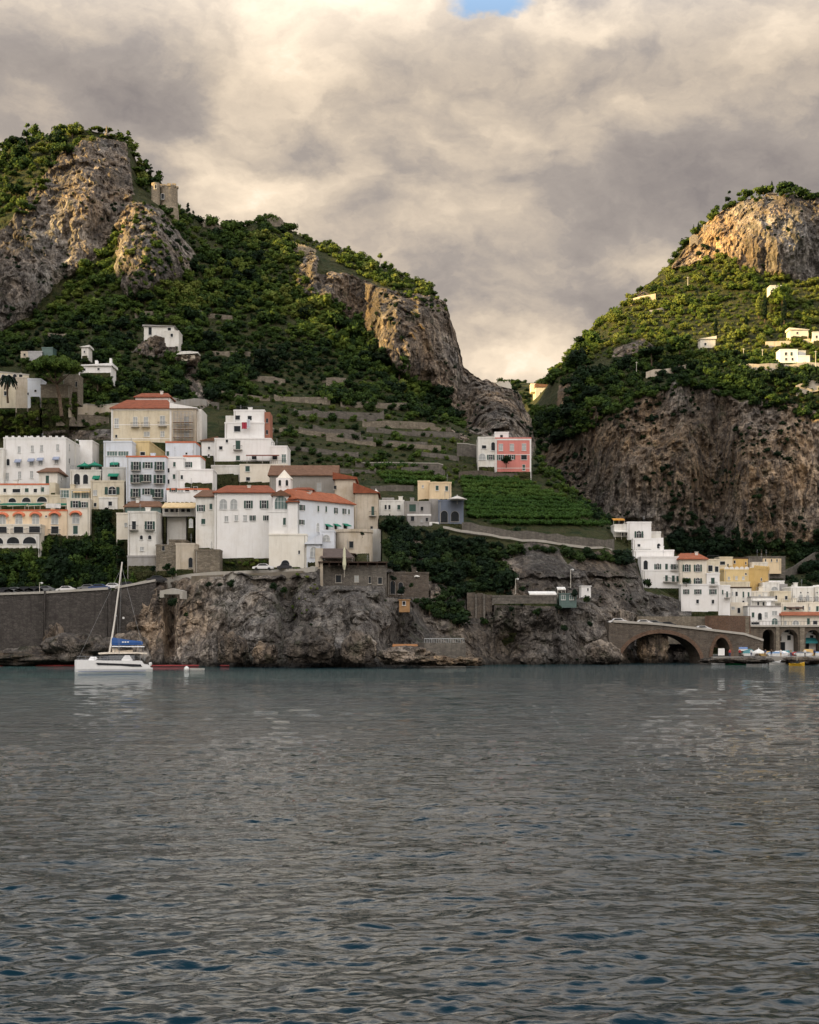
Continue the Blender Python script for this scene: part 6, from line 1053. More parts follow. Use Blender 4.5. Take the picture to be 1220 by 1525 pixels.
# parked boats, stalls and crates on the quay read as small coloured objects
qr = random.Random(8); QC = [(.7, .7, .7), (.06, .2, .22), (.35, .05, .04), (.12, .13, .15), (.5, .33, .12), (.15, .25, .4)]
for k in range(12):
    x = 1108 + k * 9.6 + qr.uniform(-3, 3); Y = qr.uniform(318, 330); yb = pyz(1.55, Y); p = P(x, yb, Y); c = flatmat('quay_colour_%d' % (k % 6), QC[k % 6], .7); h = qr.uniform(.9, 1.7)
    lb = 'small covered boat laid up on the quay before the arcade'
    r = empty('laid_up_boat', tuple(p), lb, 'boat', 'covered boats laid up on the quay'); m = MB(); w = qr.uniform(1.4, 2.3)
    m.add([(p.x - w, Y, p.z + .5), (p.x - w * .7, Y - .5, p.z + .1), (p.x + w * .7, Y - .5, p.z + .1), (p.x + w, Y, p.z + .6), (p.x + w * .7, Y + .8, p.z + .1), (p.x - w * .7, Y + .8, p.z + .1), (p.x - w * .9, Y - .6, p.z + .7), (p.x + w * .85, Y - .6, p.z + .75), (p.x + w * .85, Y + .9, p.z + .7), (p.x - w * .9, Y + .9, p.z + .7)], [[1, 2, 7, 6], [2, 3, 7], [0, 1, 6], [3, 4, 8, 7], [5, 0, 6, 9], [4, 5, 9, 8], [5, 4, 2, 1]]); m.build('hull', FRAMEW if k % 2 else c, r)
    m = MB(); m.add([(p.x - w * .9, Y - .6, p.z + .7), (p.x + w * .85, Y - .6, p.z + .75), (p.x + w * .85, Y + .9, p.z + .7), (p.x - w * .9, Y + .9, p.z + .7), (p.x - w * .6, Y + .1, p.z + h), (p.x + w * .5, Y + .1, p.z + h)], [[0, 1, 5, 4], [1, 2, 5], [2, 3, 4, 5], [3, 0, 4]]); m.build('cover', c, r)
# people on the quay: one continuous skinned body each, clothing coloured by height
def person(x, Y, z, label, top, legs, pose=0, face=1):
    vs = [(0, 0, .93), (0, 0, 1.2), (0, 0, 1.42), (0, 0, 1.52), (0, -.01, 1.66), (.1, 0, .88), (.12, .04 + pose * .1, .48), (.13, .02, .06), (.14, -.1, .03), (-.1, 0, .88), (-.12, -pose * .12, .48), (-.13, .05, .06), (-.14, -.08, .03), (.2, 0, 1.4), (.27, .02, 1.12), (.25, -.12, .9), (-.2, 0, 1.4), (-.27, .02, 1.12), (-.25, -.1, .88)]
    es = [(0, 1), (1, 2), (2, 3), (3, 4), (0, 5), (5, 6), (6, 7), (7, 8), (0, 9), (9, 10), (10, 11), (11, 12), (2, 13), (13, 14), (14, 15), (2, 16), (16, 17), (17, 18)]
    rd = [.15, .14, .15, .06, .11, .1, .07, .05, .04, .1, .07, .05, .04, .07, .045, .035, .07, .045, .035]
    me = bpy.data.meshes.new('person'); me.from_pydata(vs, es, []); o = bpy.data.objects.new('person', me); COL.objects.link(o); o.location = (x, Y, z); o['_w'] = [x, Y, z]
    s = o.modifiers.new('skin', 'SKIN'); sl_ = me.skin_vertices[0].data
    for q, r_ in zip(sl_, rd): q.radius = (r_, r_)
    sl_[0].use_root = True; u = o.modifiers.new('sub', 'SUBSURF'); u.levels = u.render_levels = 1
    nmn = 'clothes_%s_%s' % (top, legs)
    if nmn not in MATS:
        m_, t, b = newmat(nmn); oc = t.node('ShaderNodeTexCoord').outputs['Object']; zc_ = t.node('ShaderNodeSeparateXYZ', ins={0: oc}).outputs[2]; cols = dict(white=(.7, .7, .7), navy=(.03, .05, .12), red=(.4, .05, .05), tan=(.35, .25, .15), black=(.02, .02, .02))
        c = t.mix(t.math('GREATER_THAN', zc_, .95), cols[legs], cols[top]); c = t.mix(t.math('GREATER_THAN', zc_, 1.47), c, (.42, .26, .18)); c = t.mix(t.math('GREATER_THAN', zc_, 1.7), c, (.04, .025, .015)); t.put(b.inputs['Base Color'], c); MATS[nmn] = m_
    me.materials.append(MATS[nmn]); tag(o, label, 'person')
for k, (px, Y, tp, lg, lb) in enumerate(((1087, 316.8, 'red', 'navy', 'person in red top standing at the small bridge arch'), (1102, 317, 'red', 'black', 'person in red top right of the small bridge arch'), (1119, 317, 'white', 'navy', 'person in white top left of the square white parasol'), (1140, 317, 'navy', 'tan', 'person in navy top right of the square white parasol'),
                          (1149, 316, 'black', 'navy', 'person all in dark clothes on the quay left of the widest arcade arch'), (1163, 316, 'white', 'tan', 'person in white top and tan trousers on the quay edge'), (1178, 315.5, 'tan', 'navy', 'person in tan top above the yellow boat'), (1199, 315.5, 'white', 'black', 'person in white top and black trousers near the right edge'), (1213, 315.5, 'navy', 'black', 'person in navy top and black trousers at the right edge'))): p = P(px, 0, Y); person(p.x, Y, 1.55, lb, tp, lg, k % 3 - 1)

# ------------------------------------------------------------------ towers and ruins on the crests
def cyl_tower():
    Y = 536; s = Y / FPX; r = empty('watch_tower', tuple(P(246, 322, Y)), 'round ruined stone watchtower with flat broken top on the left ridge', 'tower'); c = P(252, 300, Y)
    m = MB(); R_ = 13 * s; z = lambda y: zpy(y, Y); m.lathe((c.x, Y, 0), [(R_ * 1.15, z(335)), (R_ * 1.08, z(312)), (R_, z(310)), (R_ * .97, z(282)), (R_ * .97, z(279)), (R_ * .7, z(279)), (R_ * .7, z(283))], 20); m.build('drum', TOWERST, r)
    t = P(232, 300, Y - 3); m = MB(); R2 = 6.3 * s; m.lathe((t.x, Y - 3, 0), [(R2 * 1.1, z(322)), (R2 * 1.02, z(300)), (R2, z(277)), (R2 * .6, z(277)), (R2 * .6, z(281))], 16); m.build('turret', TOWERST, r)
    m = MB()
    for k in range(9): a = k * .7; m.box(c.x + math.cos(a) * R_ * .85 - .7, c.x + math.cos(a) * R_ * .85 + .7, Y + math.sin(a) * R_ * .85 - .6, Y + math.sin(a) * R_ * .85 + .6, z(281), z(278 - (k * 7) % 3))
    m.build('battlement', TOWERST, r)
    F = Frame(240, Y - R_ * 1.0 - .3, 248, Y - R_ - .3); window(r, F, .6, z(297), 1.1, 2.0, 'p'); F = Frame(230, Y - 3 - R2 - .1, 234, Y - 3 - R2 - .1); window(r, F, .5, z(284), .7, 1.4, 'p')
cyl_tower()
def ruin_wall(name, label, pts, mat, Yf, h, cat='ruin', thick=1.6, seed=1, step=2.2):
    rr = random.Random(seed); m = MB(); ps = []
    for (x0, y0), (x1, y1) in zip(pts[:-1], pts[1:]):
        n = max(1, int(abs(x1 - x0) / step)); ps += [(x0 + (x1 - x0) * j / n, y0 + (y1 - y0) * j / n) for j in range(n)]
    ps.append(pts[-1])
    for (xa, ya), (xb, yb) in zip(ps[:-1], ps[1:]):
        Y0, Y1 = Yf(xa, ya), Yf(xb, yb); a, b = P(xa, ya, Y0), P(xb, yb, Y1); k = rr.uniform(.75, 1.15) * h; lo = Vector((0, 0, k + 2.5)); t = Vector((0, thick, 0)); a.z -= 0; m.hexa([a - lo, b - lo, b - lo + t, a - lo + t], [a + Vector((0, 0, rr.uniform(-.4, .4))), b + Vector((0, 0, rr.uniform(-.4, .4))), b + t, a + t])
    return tag(m.build(name, mat), label, cat)
ridgeY = lambda x, y: float(np.interp(x, [p[0] for p in c9], [p[2] for p in c9])) - 3
ruin_wall('crest_wall', 'long ruined wall running down the ridge right of the watchtower', [(302, 331), (318, 333), (335, 338), (352, 340), (362, 341)], TSTONE, ridgeY, 2.2, 'wall', seed=2)
ruin_wall('crest_castle', 'crumbled grey keep ruin on the middle summit', [(388, 329), (393, 322), (400, 327), (404, 324), (410, 325), (416, 322), (422, 330)], TSTONE, ridgeY, 3.5, seed=3, step=1.6)
ruin_wall('curtain_wall', 'sunlit pale ruined curtain wall descending below the middle summit', [(424, 360), (436, 361), (452, 365), (462, 368), (471, 372)], TOWERST, lambda x, y: 538, 2.4, 'wall', seed=4)
ruin_wall('curtain_wall', 'tall sunlit wall fragment standing upright below the curtain wall', [(461, 378), (466, 377), (471, 378)], TOWERST, lambda x, y: 534, 7.0, 'wall', seed=5)
ruin_wall('rock_finger', 'pale broken stone finger left of the shaded crag hollow', [(443, 418), (447, 416), (450, 422)], TOWERST, lambda x, y: 510, 4.0, seed=6)
ruin_wall('summit_wall', 'sunlit stepped ruin wall on the left shoulder of the right hand crag', [(1028, 352), (1034, 348), (1040, 350)], TOWERST, lambda x, y: 726, 3.0, seed=7)
ruin_wall('summit_arch', 'pale stone block ruin above the shoulder of the right hand crag', [(1048, 335), (1052, 334), (1060, 334)], TOWERST, lambda x, y: 728, 2.6, seed=8)
ruin_wall('ridge_hamlet', 'row of pale far buildings on the rock spur in the gap', [(738, 570), (745, 567), (752, 569), (757, 567), (762, 573)], CREAM, ridgeY, 1.6, 'buildings', seed=9)
q = P(160, 200, 556); r = empty('summit_monument', tuple(q), 'thin stone monument on the left summit rock', 'monument'); m = MB(); m.lathe((q.x, 555, q.z - 1), [(1.0, 0), (.9, .8), (.4, 1.0), (.35, 3.4), (.15, 4.0)], 8); m.build('column', TSTONE, r)
# ------------------------------------------------------------------ vegetation
ICO = None
def ico():
    global ICO
    if ICO is None:
        import bmesh
        bm = bmesh.new(); bmesh.ops.create_icosphere(bm, subdivisions=1, radius=1.0); v = np.array([p.co[:] for p in bm.verts]); f = np.array([[q.index for q in p.verts] for p in bm.faces]); bm.free(); ICO = (v, f)
    return ICO
def crown(rng, blobs, n, size, core=.74, up=.25):
    """leaf triangles spread over lumpy blobs; returns verts, tris, tint"""
    B_ = np.array(blobs, float); wts = (B_[:, 3] * B_[:, 4]); wts /= wts.sum(); k = rng.choice(len(B_), n, p=wts); b = B_[k]
    d_ = rng.normal(size=(n, 3)); d_[:, 2] += up; d_ /= np.linalg.norm(d_, axis=1)[:, None]; rad = rng.uniform(.78, 1.12, n)[:, None]; c = b[:, :3] + d_ * b[:, 3:6] * rad
    nr = d_ + rng.normal(size=(n, 3)) * .55; nr /= np.linalg.norm(nr, axis=1)[:, None]; t = np.cross(nr, rng.normal(size=(n, 3))); t /= np.linalg.norm(t, axis=1)[:, None]; u = np.cross(nr, t)
    s = size * rng.uniform(.6, 1.35, n)[:, None]; v = np.stack([c + t * s, c - t * s * .6 + u * s * .85, c - t * s * .6 - u * s * .85], 1).reshape(-1, 3)
    bt = rng.uniform(-.14, .14, len(B_)); ti = np.repeat(bt[k] + rng.normal(0, .06, n), 3); tr = np.arange(n * 3).reshape(n, 3)
    iv, if_ = ico(); V, T, TI = [v], [tr], [ti]; off = len(v)
    for i, q in enumerate(B_):
        w = q[:3] + iv * q[3:6] * core * rng.uniform(.85, 1.1, (len(iv), 1)); V.append(w); T.append(if_ + off); TI.append(np.full(len(w), bt[i] - .05)); off += len(w)
    return np.concatenate(V), np.concatenate(T), np.concatenate(TI)
def bushy(rng, nb=6, n=360, size=.125):
    bl = [(0, 0, 0, .60, .60, .55)]
    for i in range(nb): a = rng.uniform(0, 6.28); rr = rng.uniform(.35, .62); z = rng.uniform(-.3, .55); s = rng.uniform(.28, .48); bl.append((math.cos(a) * rr, math.sin(a) * rr, z, s, s, s * .85))
    return crown(rng, bl, n, size)
def pine(rng, n=650):
    bl = []
    for i in range(11): a = rng.uniform(0, 6.28); rr = math.sqrt(rng.uniform(0, 1)) * .72; s = rng.uniform(.22, .36); bl.append((math.cos(a) * rr, math.sin(a) * rr, .12 * (1 - rr) + rng.uniform(-.08, .08), s, s, s * .55))
    return crown(rng, bl, n, .085, up=.5)
def tallc(rng, n=330, k=.3):
    bl = [(rng.uniform(-.06, .06), rng.uniform(-.06, .06), z, r_, r_, .26) for z, r_ in ((-.8, k * .8), (-.5, k), (-.2, k * 1.02), (.1, k * .95), (.4, k * .8), (.7, k * .55), (.93, k * .25))]
    return crown(rng, bl, n, .10)
def conif(rng, n=420):
    bl = []
    for i in range(12): z = rng.uniform(-.6, 1.0); rr = (1.05 - z) * .32 * rng.uniform(.3, 1); a = rng.uniform(0, 6.28); s = .16 + .13 * (1 - z) / 1.6; bl.append((math.cos(a) * rr, math.sin(a) * rr, z, s, s, s * .7))
    return crown(rng, bl, n, .10)
TR = np.random.default_rng(17)
VAR = dict(bush=[bushy(TR, TR.integers(4, 8)) for _ in range(14)], pine=[pine(TR) for _ in range(4)], cypress=[tallc(TR, k=.26) for _ in range(3)], conifer=[conif(TR) for _ in range(5)], small=[bushy(TR, 3, 150, .17) for _ in range(8)], poplar=[tallc(TR, 380, .42) for _ in range(3)])
MESHC = {}
def crown_mesh(kind, i, tint, mat):
    tq = round(tint * 8) / 8; key = (kind, i, tq, mat.name)
    if key not in MESHC: v, f, t = VAR[kind][i]; MESHC[key] = nm_mesh('crown', v, f, [mat], dict(tint=t + tq))
    return MESHC[key]
trc = random.Random(11)
TRUNK = MB(); TRUNK.tube([(0, 0, -1), (.02, 0, -.3), (0, .02, .3)], .07, 6, .03); TRUNKM = None
def tree(kind, px, py, Y, rpx, label, tint=.35, mat=None, name=None, cat='tree', group=None, tall=1.0, trunk=1.0, parts=True, i=None):
    """crown centred at px, py; rpx its half width in the photo"""
    global TRUNKM
    p = P(px, py, Y); R_ = rpx / FPX * Y; i = trc.randrange(len(VAR[kind])) if i is None else i
    r = empty(name or 'tree', (p.x, p.y, p.z - R_ * trunk), label, cat, group)
    o = bpy.data.objects.new('crown', crown_mesh(kind, i, tint, mat or LEAF)); COL.objects.link(o); o.parent = r; o.location = (0, 0, R_ * trunk); o.scale = (R_, R_, R_ * tall); o.rotation_euler = (0, 0, trc.uniform(0, 6.28))
    if TRUNKM is None:
        TRUNKM = bpy.data.meshes.new('trunk'); TRUNKM.from_pydata([(a, b, c) for a, b, c in TRUNK.v], [], TRUNK.f); TRUNKM.materials.append(BARK)
    t = bpy.data.objects.new('trunk', TRUNKM); COL.objects.link(t); t.parent = r; t.location = (0, 0, R_ * trunk * .6); t.scale = (R_ * 1.1, R_ * 1.1, R_ * trunk * .9 + .3); return r
# the great umbrella pine above the town
def umbrella_pine():
    Y = 392; q = P(82, 545, Y); s = Y / FPX; base = P(92, 610, Y - 2); r = empty('umbrella_pine', tuple(base), 'large dark umbrella pine with wide flat crown above the left hotels', 'tree')
    rng = np.random.default_rng(3); bl = []
    for i in range(80): a = rng.uniform(0, 6.28); rr = math.sqrt(rng.uniform(0, 1)) * .86; sz = rng.uniform(.13, .21); bl.append((math.cos(a) * rr, math.sin(a) * rr * .8, (.5 * (1 - rr ** 2) - .1) * rng.uniform(.55, 1.05), sz, sz, sz * .75))
    v, f, t = crown(rng, bl, 9500, .036, up=.6); Rc = 39 * s; me = nm_mesh('crown', v * Rc * np.array([1.1, 1.1, 1.2]), f, [LEAF], dict(tint=t + .52)); o = bpy.data.objects.new('crown', me); COL.objects.link(o); o.parent = r; o.location = q + Vector((0, 0, -1.2)) - base
    m = MB(); fork = P(84, 572, Y); m.tube([base - Vector((0, 0, 2)), P(89, 592, Y), P(86, 580, Y), fork], .55, 8, .38)
    for ex, ey, dy in ((58, 553, 1), (70, 550, -3), (82, 552, 3), (95, 553, -2), (107, 553, 1), (66, 557, 4), (99, 558, -4)): m.tube([fork, P((84 + ex) / 2, 564, Y + dy * .5), P(ex, ey, Y + dy)], .26, 6, .08)
    m.build('trunk', BARK, r)
umbrella_pine()
def palm():
    Y = 394; b, t = P(12, 600, Y), P(12, 562, Y); r = empty('palm_tree', tuple(b), 'palm tree in front of the arcaded villa at the left edge', 'palm'); m = MB(); m.tube([b, P(11, 580, Y), t], .35, 7, .25); m.build('trunk', BARK, r); m = MB()
    for k in range(26):
        a = k * 2.4; e = .5 + .5 * math.sin(k * 1.7); pts = [t + Vector((math.cos(a) * u * 2.3, math.sin(a) * u * 2.3, 1.5 * e * u - 2.4 * u * u + .2)) for u in (0, .3, .6, .9, 1.15)]; sd = Vector((-math.sin(a), math.cos(a), 0)) * .28
        for i in range(4): m.add([pts[i] - sd, pts[i] + sd, pts[i + 1] + sd * .8, pts[i + 1] - sd * .8, pts[i] - Vector((0, 0, .25)), pts[i + 1] - Vector((0, 0, .25))], [[0, 4, 5, 3], [4, 1, 2, 5]])
    m.build('fronds', LEAFD, r)
palm()
NAMED = [('conifer', 280, 315, None, 9, 'tall dark conifer just right of the watchtower', .3, 1.3, 1.4), ('conifer', 288, 322, None, 7, 'smaller conifer on the ridge right of the watchtower conifer', .3, 1.1, 1.2), ('pine', 341, 331, None, 8, 'lone round topped pine standing on the crest wall', .25, 1.0, 1.3),
         ('conifer', 225, 253, None, 8, 'pine above the left shoulder of the watchtower', .3, 1.2, 1.3), ('conifer', 236, 264, None, 7, 'thin pine directly above the watchtower', .3, 1.3, 1.2), ('pine', 228, 302, 570, 9, 'sunlit pine immediately left of the watchtower foot', .8, 1.1, 1.2), ('pine', 205, 308, 566, 8, 'sunlit pine second left of the watchtower foot', .7, 1.1, 1.2),
         ('bush', 566, 381, None, 5, 'bare brownish tree breaking the skyline on the ridge', .9, 1.2, 1.2), ('cypress', 562, 520, None, 10, 'thin dark cypress left of the cliff face', .1, 1.6, 1.5), ('poplar', 360, 398, 508, 11, 'bright yellow green tree in the sunlit slope', 1.0, 1.35, 1.2), ('poplar', 295, 395, 506, 8, 'small yellow tree at the sunlit slope left edge', .95, 1.2, 1.2),
         ('pine', 970, 524, 612, 22, 'dark umbrella pine on the mountain road brow', .12, 1.1, 1.0), ('bush', 1012, 514, 616, 24, 'large dark round tree above the mountain road', .22, .85, 1.0), ('pine', 1172, 280, 735, 22, 'widest umbrella pine on the right hand summit', .35, 1.1, 1.0), ('pine', 1137, 284, 735, 18, 'second umbrella pine on the right hand summit', .45, 1.2, 1.1), ('pine', 1110, 290, 735, 15, 'left umbrella pine of the summit group', .5, 1.2, 1.1),
         ('cypress', 1150, 279, 736, 8, 'dark cypress between the summit umbrella pines', .15, 1.1, 1.2), ('conifer', 1085, 301, 735, 15, 'leaning pine on the crag shoulder left of the summit', .35, 1.2, 1.2), ('conifer', 1066, 318, 733, 17, 'pine low on the crag shoulder', .35, 1.1, 1.0), ('pine', 1216, 293, 730, 13, 'umbrella pine cut by the right picture edge', .3, 1.2, 1.2), ('bush', 1203, 297, 730, 10, 'round dark bush at the right end of the summit', .2, 1, 1),
         ('cypress', 1112, 484, 644, 12, 'tall dark cypress in the olive slope above the farmhouse', .1, 1.3, 1.2), ('cypress', 1139, 458, 649, 14, 'dark cypress left of the sunlit grove', .1, 1.3, 1.2), ('cypress', 1168, 460, 647, 14, 'dark cypress right of the sunlit grove', .15, 1.3, 1.2), ('cypress', 1066, 487, 644, 11, 'cypress beside the cream cottage grove', .1, 1.3, 1.2), ('cypress', 1207, 495, 629, 8, 'small cypress between the upper farm buildings', .1, 1.3, 1.2), ('poplar', 1130, 455, 654, 12, 'bright yellow poplar left of the cypress grove', .95, 1.2, 1.2),
         ('bush', 1165, 440, 658, 20, 'large sunlit round tree behind the cypresses', .75, 1, 1), ('cypress', 1099, 798, 506, 12, 'pointed dark cypress at the foot of the brown cliff', .05, 1.5, 1.2), ('conifer', 1134, 806, 504, 13, 'dark pointed conifer right of the cliff foot cypress', .05, 1.3, 1.2), ('cypress', 1033, 345, 730, 7, 'cypress on the left shoulder of the sunlit crag', .2, 1.3, 1.2), ('cypress', 1040, 340, 730, 7, 'second cypress on the crag shoulder', .25, 1.2, 1.2),
         ('bush', 952, 432, None, 7, 'round tree on the left skyline brow of the mountain', .3, 1, 1.2), ('bush', 962, 428, None, 6, 'second round tree on the skyline brow', .3, 1, 1.2)]
for (kd, x, y, Y, rp, lb, ti, tl, tk) in NAMED:
    if Y is None: Y = (float(np.interp(x, [p[0] for p in c9], [p[2] for p in c9])) - 2) if x < 800 else (float(np.interp(x, [p[0] for p in b_6], [p[2] for p in b_6])) - 2)
    if kd == 'cypress' and x == 562: Y = surf(A, x, y) - 3
    nmk = dict(conifer='conifer', pine='umbrella_pine', bush='round_tree', cypress='cypress', poplar='poplar')[kd]
    tree(kd, x, y, Y, rp, lb, ti, name=nmk, tall=tl, trunk=tk)
# round shrubs on the rocks and by the houses
for k, (x, y, Y, rp, lb) in enumerate(((249, 846, 306, 8, 'round dark tree left of the convent rocks'), (228, 848, 307, 6, 'dark shrub below the tower house'), (257, 851, 305.5, 9, 'larger round tree beside the road bend'), (311, 832, 309, 7, 'ivy clump on the ruined wall under the convent'), (310, 870, 298, 6.5, 'round shrub hanging on the masonry face, leftmost'), (328, 871, 298, 4.5, 'smallest shrub hanging on the masonry face'),
      (343, 870, 298, 8, 'wide shrub hanging on the masonry face'), (408, 874, 296, 9, 'dark shrub at the right end of the masonry face'), (424, 880, 295, 8, 'low shrub below the dark shrub on the masonry'), (258, 897, 289.5, 10, 'green bush filling the cleft under the stone lintel'), (277, 915, 289, 5, 'small shrub on the pale rock right of the cleft'), (754, 686, 396, 9, 'dark bush in front of the pink house wall'), (767, 795, 352, 14, 'rounded tree above the cliff path parapet'),
      (545, 800, 316, 6, 'shrub at the foot of the church buttress'), (1022, 865, 355, 7, 'dark shrub beside the tall white house left wing'), (965, 868, 357, 10, 'ivy hanging below the terrace villa'), (975, 883, 352, 9, 'dark bush on the rocks under the terrace villa'), (120, 700, 342, 5, 'potted greenery on the loggia terrace'), (190, 812, 322, 8, 'shrub at the left foot of the tower house'), (540, 795, 310, 4, 'tuft on the round bastion'), (722, 926, 311, 8, 'bush hanging below the ribbed wall'), (762, 908, 310.5, 6, 'bush on the cliff under the left part of the restaurant terrace'), (800, 912, 310, 8, 'bush on the cliff under the middle of the restaurant terrace'), (832, 905, 309.5, 7, 'bush on the cliff under the right end of the restaurant terrace'),
      (705, 880, 314, 5, 'bush on top of the ribbed wall'), (745, 880, 315, 7, 'bush behind the curved lamp post'), (778, 878, 315, 6, 'bush left of the long white canopy'), (856, 884, 314, 8, 'dark bush beneath the teal glasshouse'), (874, 893, 313, 7, 'bush under the tiny white lodge'), (598, 880, 303, 8, 'bush left of the orange brown hut'), (612, 872, 307, 5, 'ivy tuft on the ruined arched wall'), (586, 862, 306.8, 6, 'ivy hanging left of the two tall dark arches'),
      (640, 905, 296, 7, 'shrub above the pale platform railing'), (672, 918, 299, 8, 'rounded shrub at the right end of the platform railing'), (930, 858, 350, 8, 'ivy clump at the foot of the cliff villa rocks'), (905, 873, 338, 6, 'shrub halfway down the cliff left of the terrace villa'), (840, 935, 309, 7, 'shrub low on the cliff below the glasshouse'), (880, 930, 309, 6, 'shrub low on the cliff left of the bridge'), (470, 868, 297, 7, 'bright bush beside the tan end wall of the restaurant deck'))):
    tree('bush', x, y, Y, rp, lb, .22, mat=LEAFD if k % 2 else LEAF, name='shrub', cat='shrub', trunk=.8)
# regions: polygon, spacing px, crown radius px, tint range, kinds, relative placing sheet
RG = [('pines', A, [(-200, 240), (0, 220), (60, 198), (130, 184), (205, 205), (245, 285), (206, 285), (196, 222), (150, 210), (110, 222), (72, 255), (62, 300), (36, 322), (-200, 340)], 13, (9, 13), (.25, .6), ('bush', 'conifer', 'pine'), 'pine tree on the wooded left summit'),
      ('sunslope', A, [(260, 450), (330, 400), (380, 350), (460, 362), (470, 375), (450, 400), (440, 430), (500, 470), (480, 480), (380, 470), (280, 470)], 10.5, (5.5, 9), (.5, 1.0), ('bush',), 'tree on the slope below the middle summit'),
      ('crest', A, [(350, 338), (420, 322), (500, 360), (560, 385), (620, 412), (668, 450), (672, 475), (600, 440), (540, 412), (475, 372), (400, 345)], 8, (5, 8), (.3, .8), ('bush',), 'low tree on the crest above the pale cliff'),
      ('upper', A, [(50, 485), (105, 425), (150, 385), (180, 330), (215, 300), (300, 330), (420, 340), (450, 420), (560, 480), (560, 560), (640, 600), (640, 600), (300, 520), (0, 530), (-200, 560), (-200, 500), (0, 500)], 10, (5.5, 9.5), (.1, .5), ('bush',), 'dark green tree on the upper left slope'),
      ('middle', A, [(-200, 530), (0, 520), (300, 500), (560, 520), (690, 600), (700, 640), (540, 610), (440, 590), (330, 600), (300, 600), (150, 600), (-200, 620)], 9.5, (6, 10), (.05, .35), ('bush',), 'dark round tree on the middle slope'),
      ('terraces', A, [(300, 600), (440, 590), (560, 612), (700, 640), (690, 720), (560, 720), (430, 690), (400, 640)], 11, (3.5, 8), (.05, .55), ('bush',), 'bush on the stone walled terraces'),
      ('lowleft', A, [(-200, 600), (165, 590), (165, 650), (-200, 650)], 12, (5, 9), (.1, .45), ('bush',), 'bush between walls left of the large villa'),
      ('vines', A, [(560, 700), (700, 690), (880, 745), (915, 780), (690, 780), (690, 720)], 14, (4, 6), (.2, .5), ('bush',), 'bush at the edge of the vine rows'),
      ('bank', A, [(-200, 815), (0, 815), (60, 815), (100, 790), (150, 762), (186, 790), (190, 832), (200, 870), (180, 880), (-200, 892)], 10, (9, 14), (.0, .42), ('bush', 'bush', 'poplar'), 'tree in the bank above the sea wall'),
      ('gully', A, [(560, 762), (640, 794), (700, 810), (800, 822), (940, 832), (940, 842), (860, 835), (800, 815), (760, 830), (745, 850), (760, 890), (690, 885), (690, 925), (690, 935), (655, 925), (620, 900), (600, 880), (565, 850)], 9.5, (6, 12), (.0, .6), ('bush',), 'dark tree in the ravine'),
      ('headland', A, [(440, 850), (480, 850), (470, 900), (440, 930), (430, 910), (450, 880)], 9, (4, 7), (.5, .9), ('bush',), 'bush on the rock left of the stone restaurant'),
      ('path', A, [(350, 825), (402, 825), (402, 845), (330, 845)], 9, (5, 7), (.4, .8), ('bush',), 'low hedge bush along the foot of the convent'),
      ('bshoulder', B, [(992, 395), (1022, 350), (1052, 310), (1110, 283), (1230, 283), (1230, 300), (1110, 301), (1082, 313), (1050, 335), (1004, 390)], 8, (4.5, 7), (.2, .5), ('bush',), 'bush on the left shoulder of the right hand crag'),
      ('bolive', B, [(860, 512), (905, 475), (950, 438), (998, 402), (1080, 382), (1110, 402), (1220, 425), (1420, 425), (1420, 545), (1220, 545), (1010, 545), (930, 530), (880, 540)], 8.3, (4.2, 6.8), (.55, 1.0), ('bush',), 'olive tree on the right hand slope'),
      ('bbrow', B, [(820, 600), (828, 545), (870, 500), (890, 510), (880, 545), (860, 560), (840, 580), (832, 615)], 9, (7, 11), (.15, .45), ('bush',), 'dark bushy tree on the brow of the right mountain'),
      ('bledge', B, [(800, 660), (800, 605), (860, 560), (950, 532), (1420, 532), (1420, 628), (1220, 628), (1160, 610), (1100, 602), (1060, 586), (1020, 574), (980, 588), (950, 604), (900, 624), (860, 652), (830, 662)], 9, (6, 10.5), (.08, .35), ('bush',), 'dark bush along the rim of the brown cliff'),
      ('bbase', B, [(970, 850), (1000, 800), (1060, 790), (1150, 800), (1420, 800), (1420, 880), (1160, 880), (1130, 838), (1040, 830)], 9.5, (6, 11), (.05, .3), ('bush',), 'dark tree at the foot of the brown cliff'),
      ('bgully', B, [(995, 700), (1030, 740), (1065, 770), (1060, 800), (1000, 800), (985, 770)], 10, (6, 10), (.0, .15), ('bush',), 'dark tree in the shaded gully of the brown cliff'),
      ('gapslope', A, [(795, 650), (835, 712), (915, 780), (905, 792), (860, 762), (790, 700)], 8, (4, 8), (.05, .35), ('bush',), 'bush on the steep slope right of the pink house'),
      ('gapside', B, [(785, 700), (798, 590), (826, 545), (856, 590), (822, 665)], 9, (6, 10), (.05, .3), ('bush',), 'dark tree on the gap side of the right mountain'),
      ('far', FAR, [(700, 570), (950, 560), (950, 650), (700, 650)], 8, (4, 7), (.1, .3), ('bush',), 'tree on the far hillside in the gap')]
rg = np.random.default_rng(23); CAND = []
SPK, RPK = 1.16, 1.5
def blocked(x, y):
    if 686 < x < 918 and 776 + (x - 690) * .08 < y < 798 + (x - 690) * .1: return True
    for (a, b, t_, b_, Y, YR) in RECT:
        if a - 2 < x < b + 2 and t_ - 2 < y < b_ + 1: return True
    return False
def GN(w): v = np.array([w]); return float(fbm(v * .035, 2, 55)[0]), float(fbm(v * .05 + 9, 2, 56)[0])
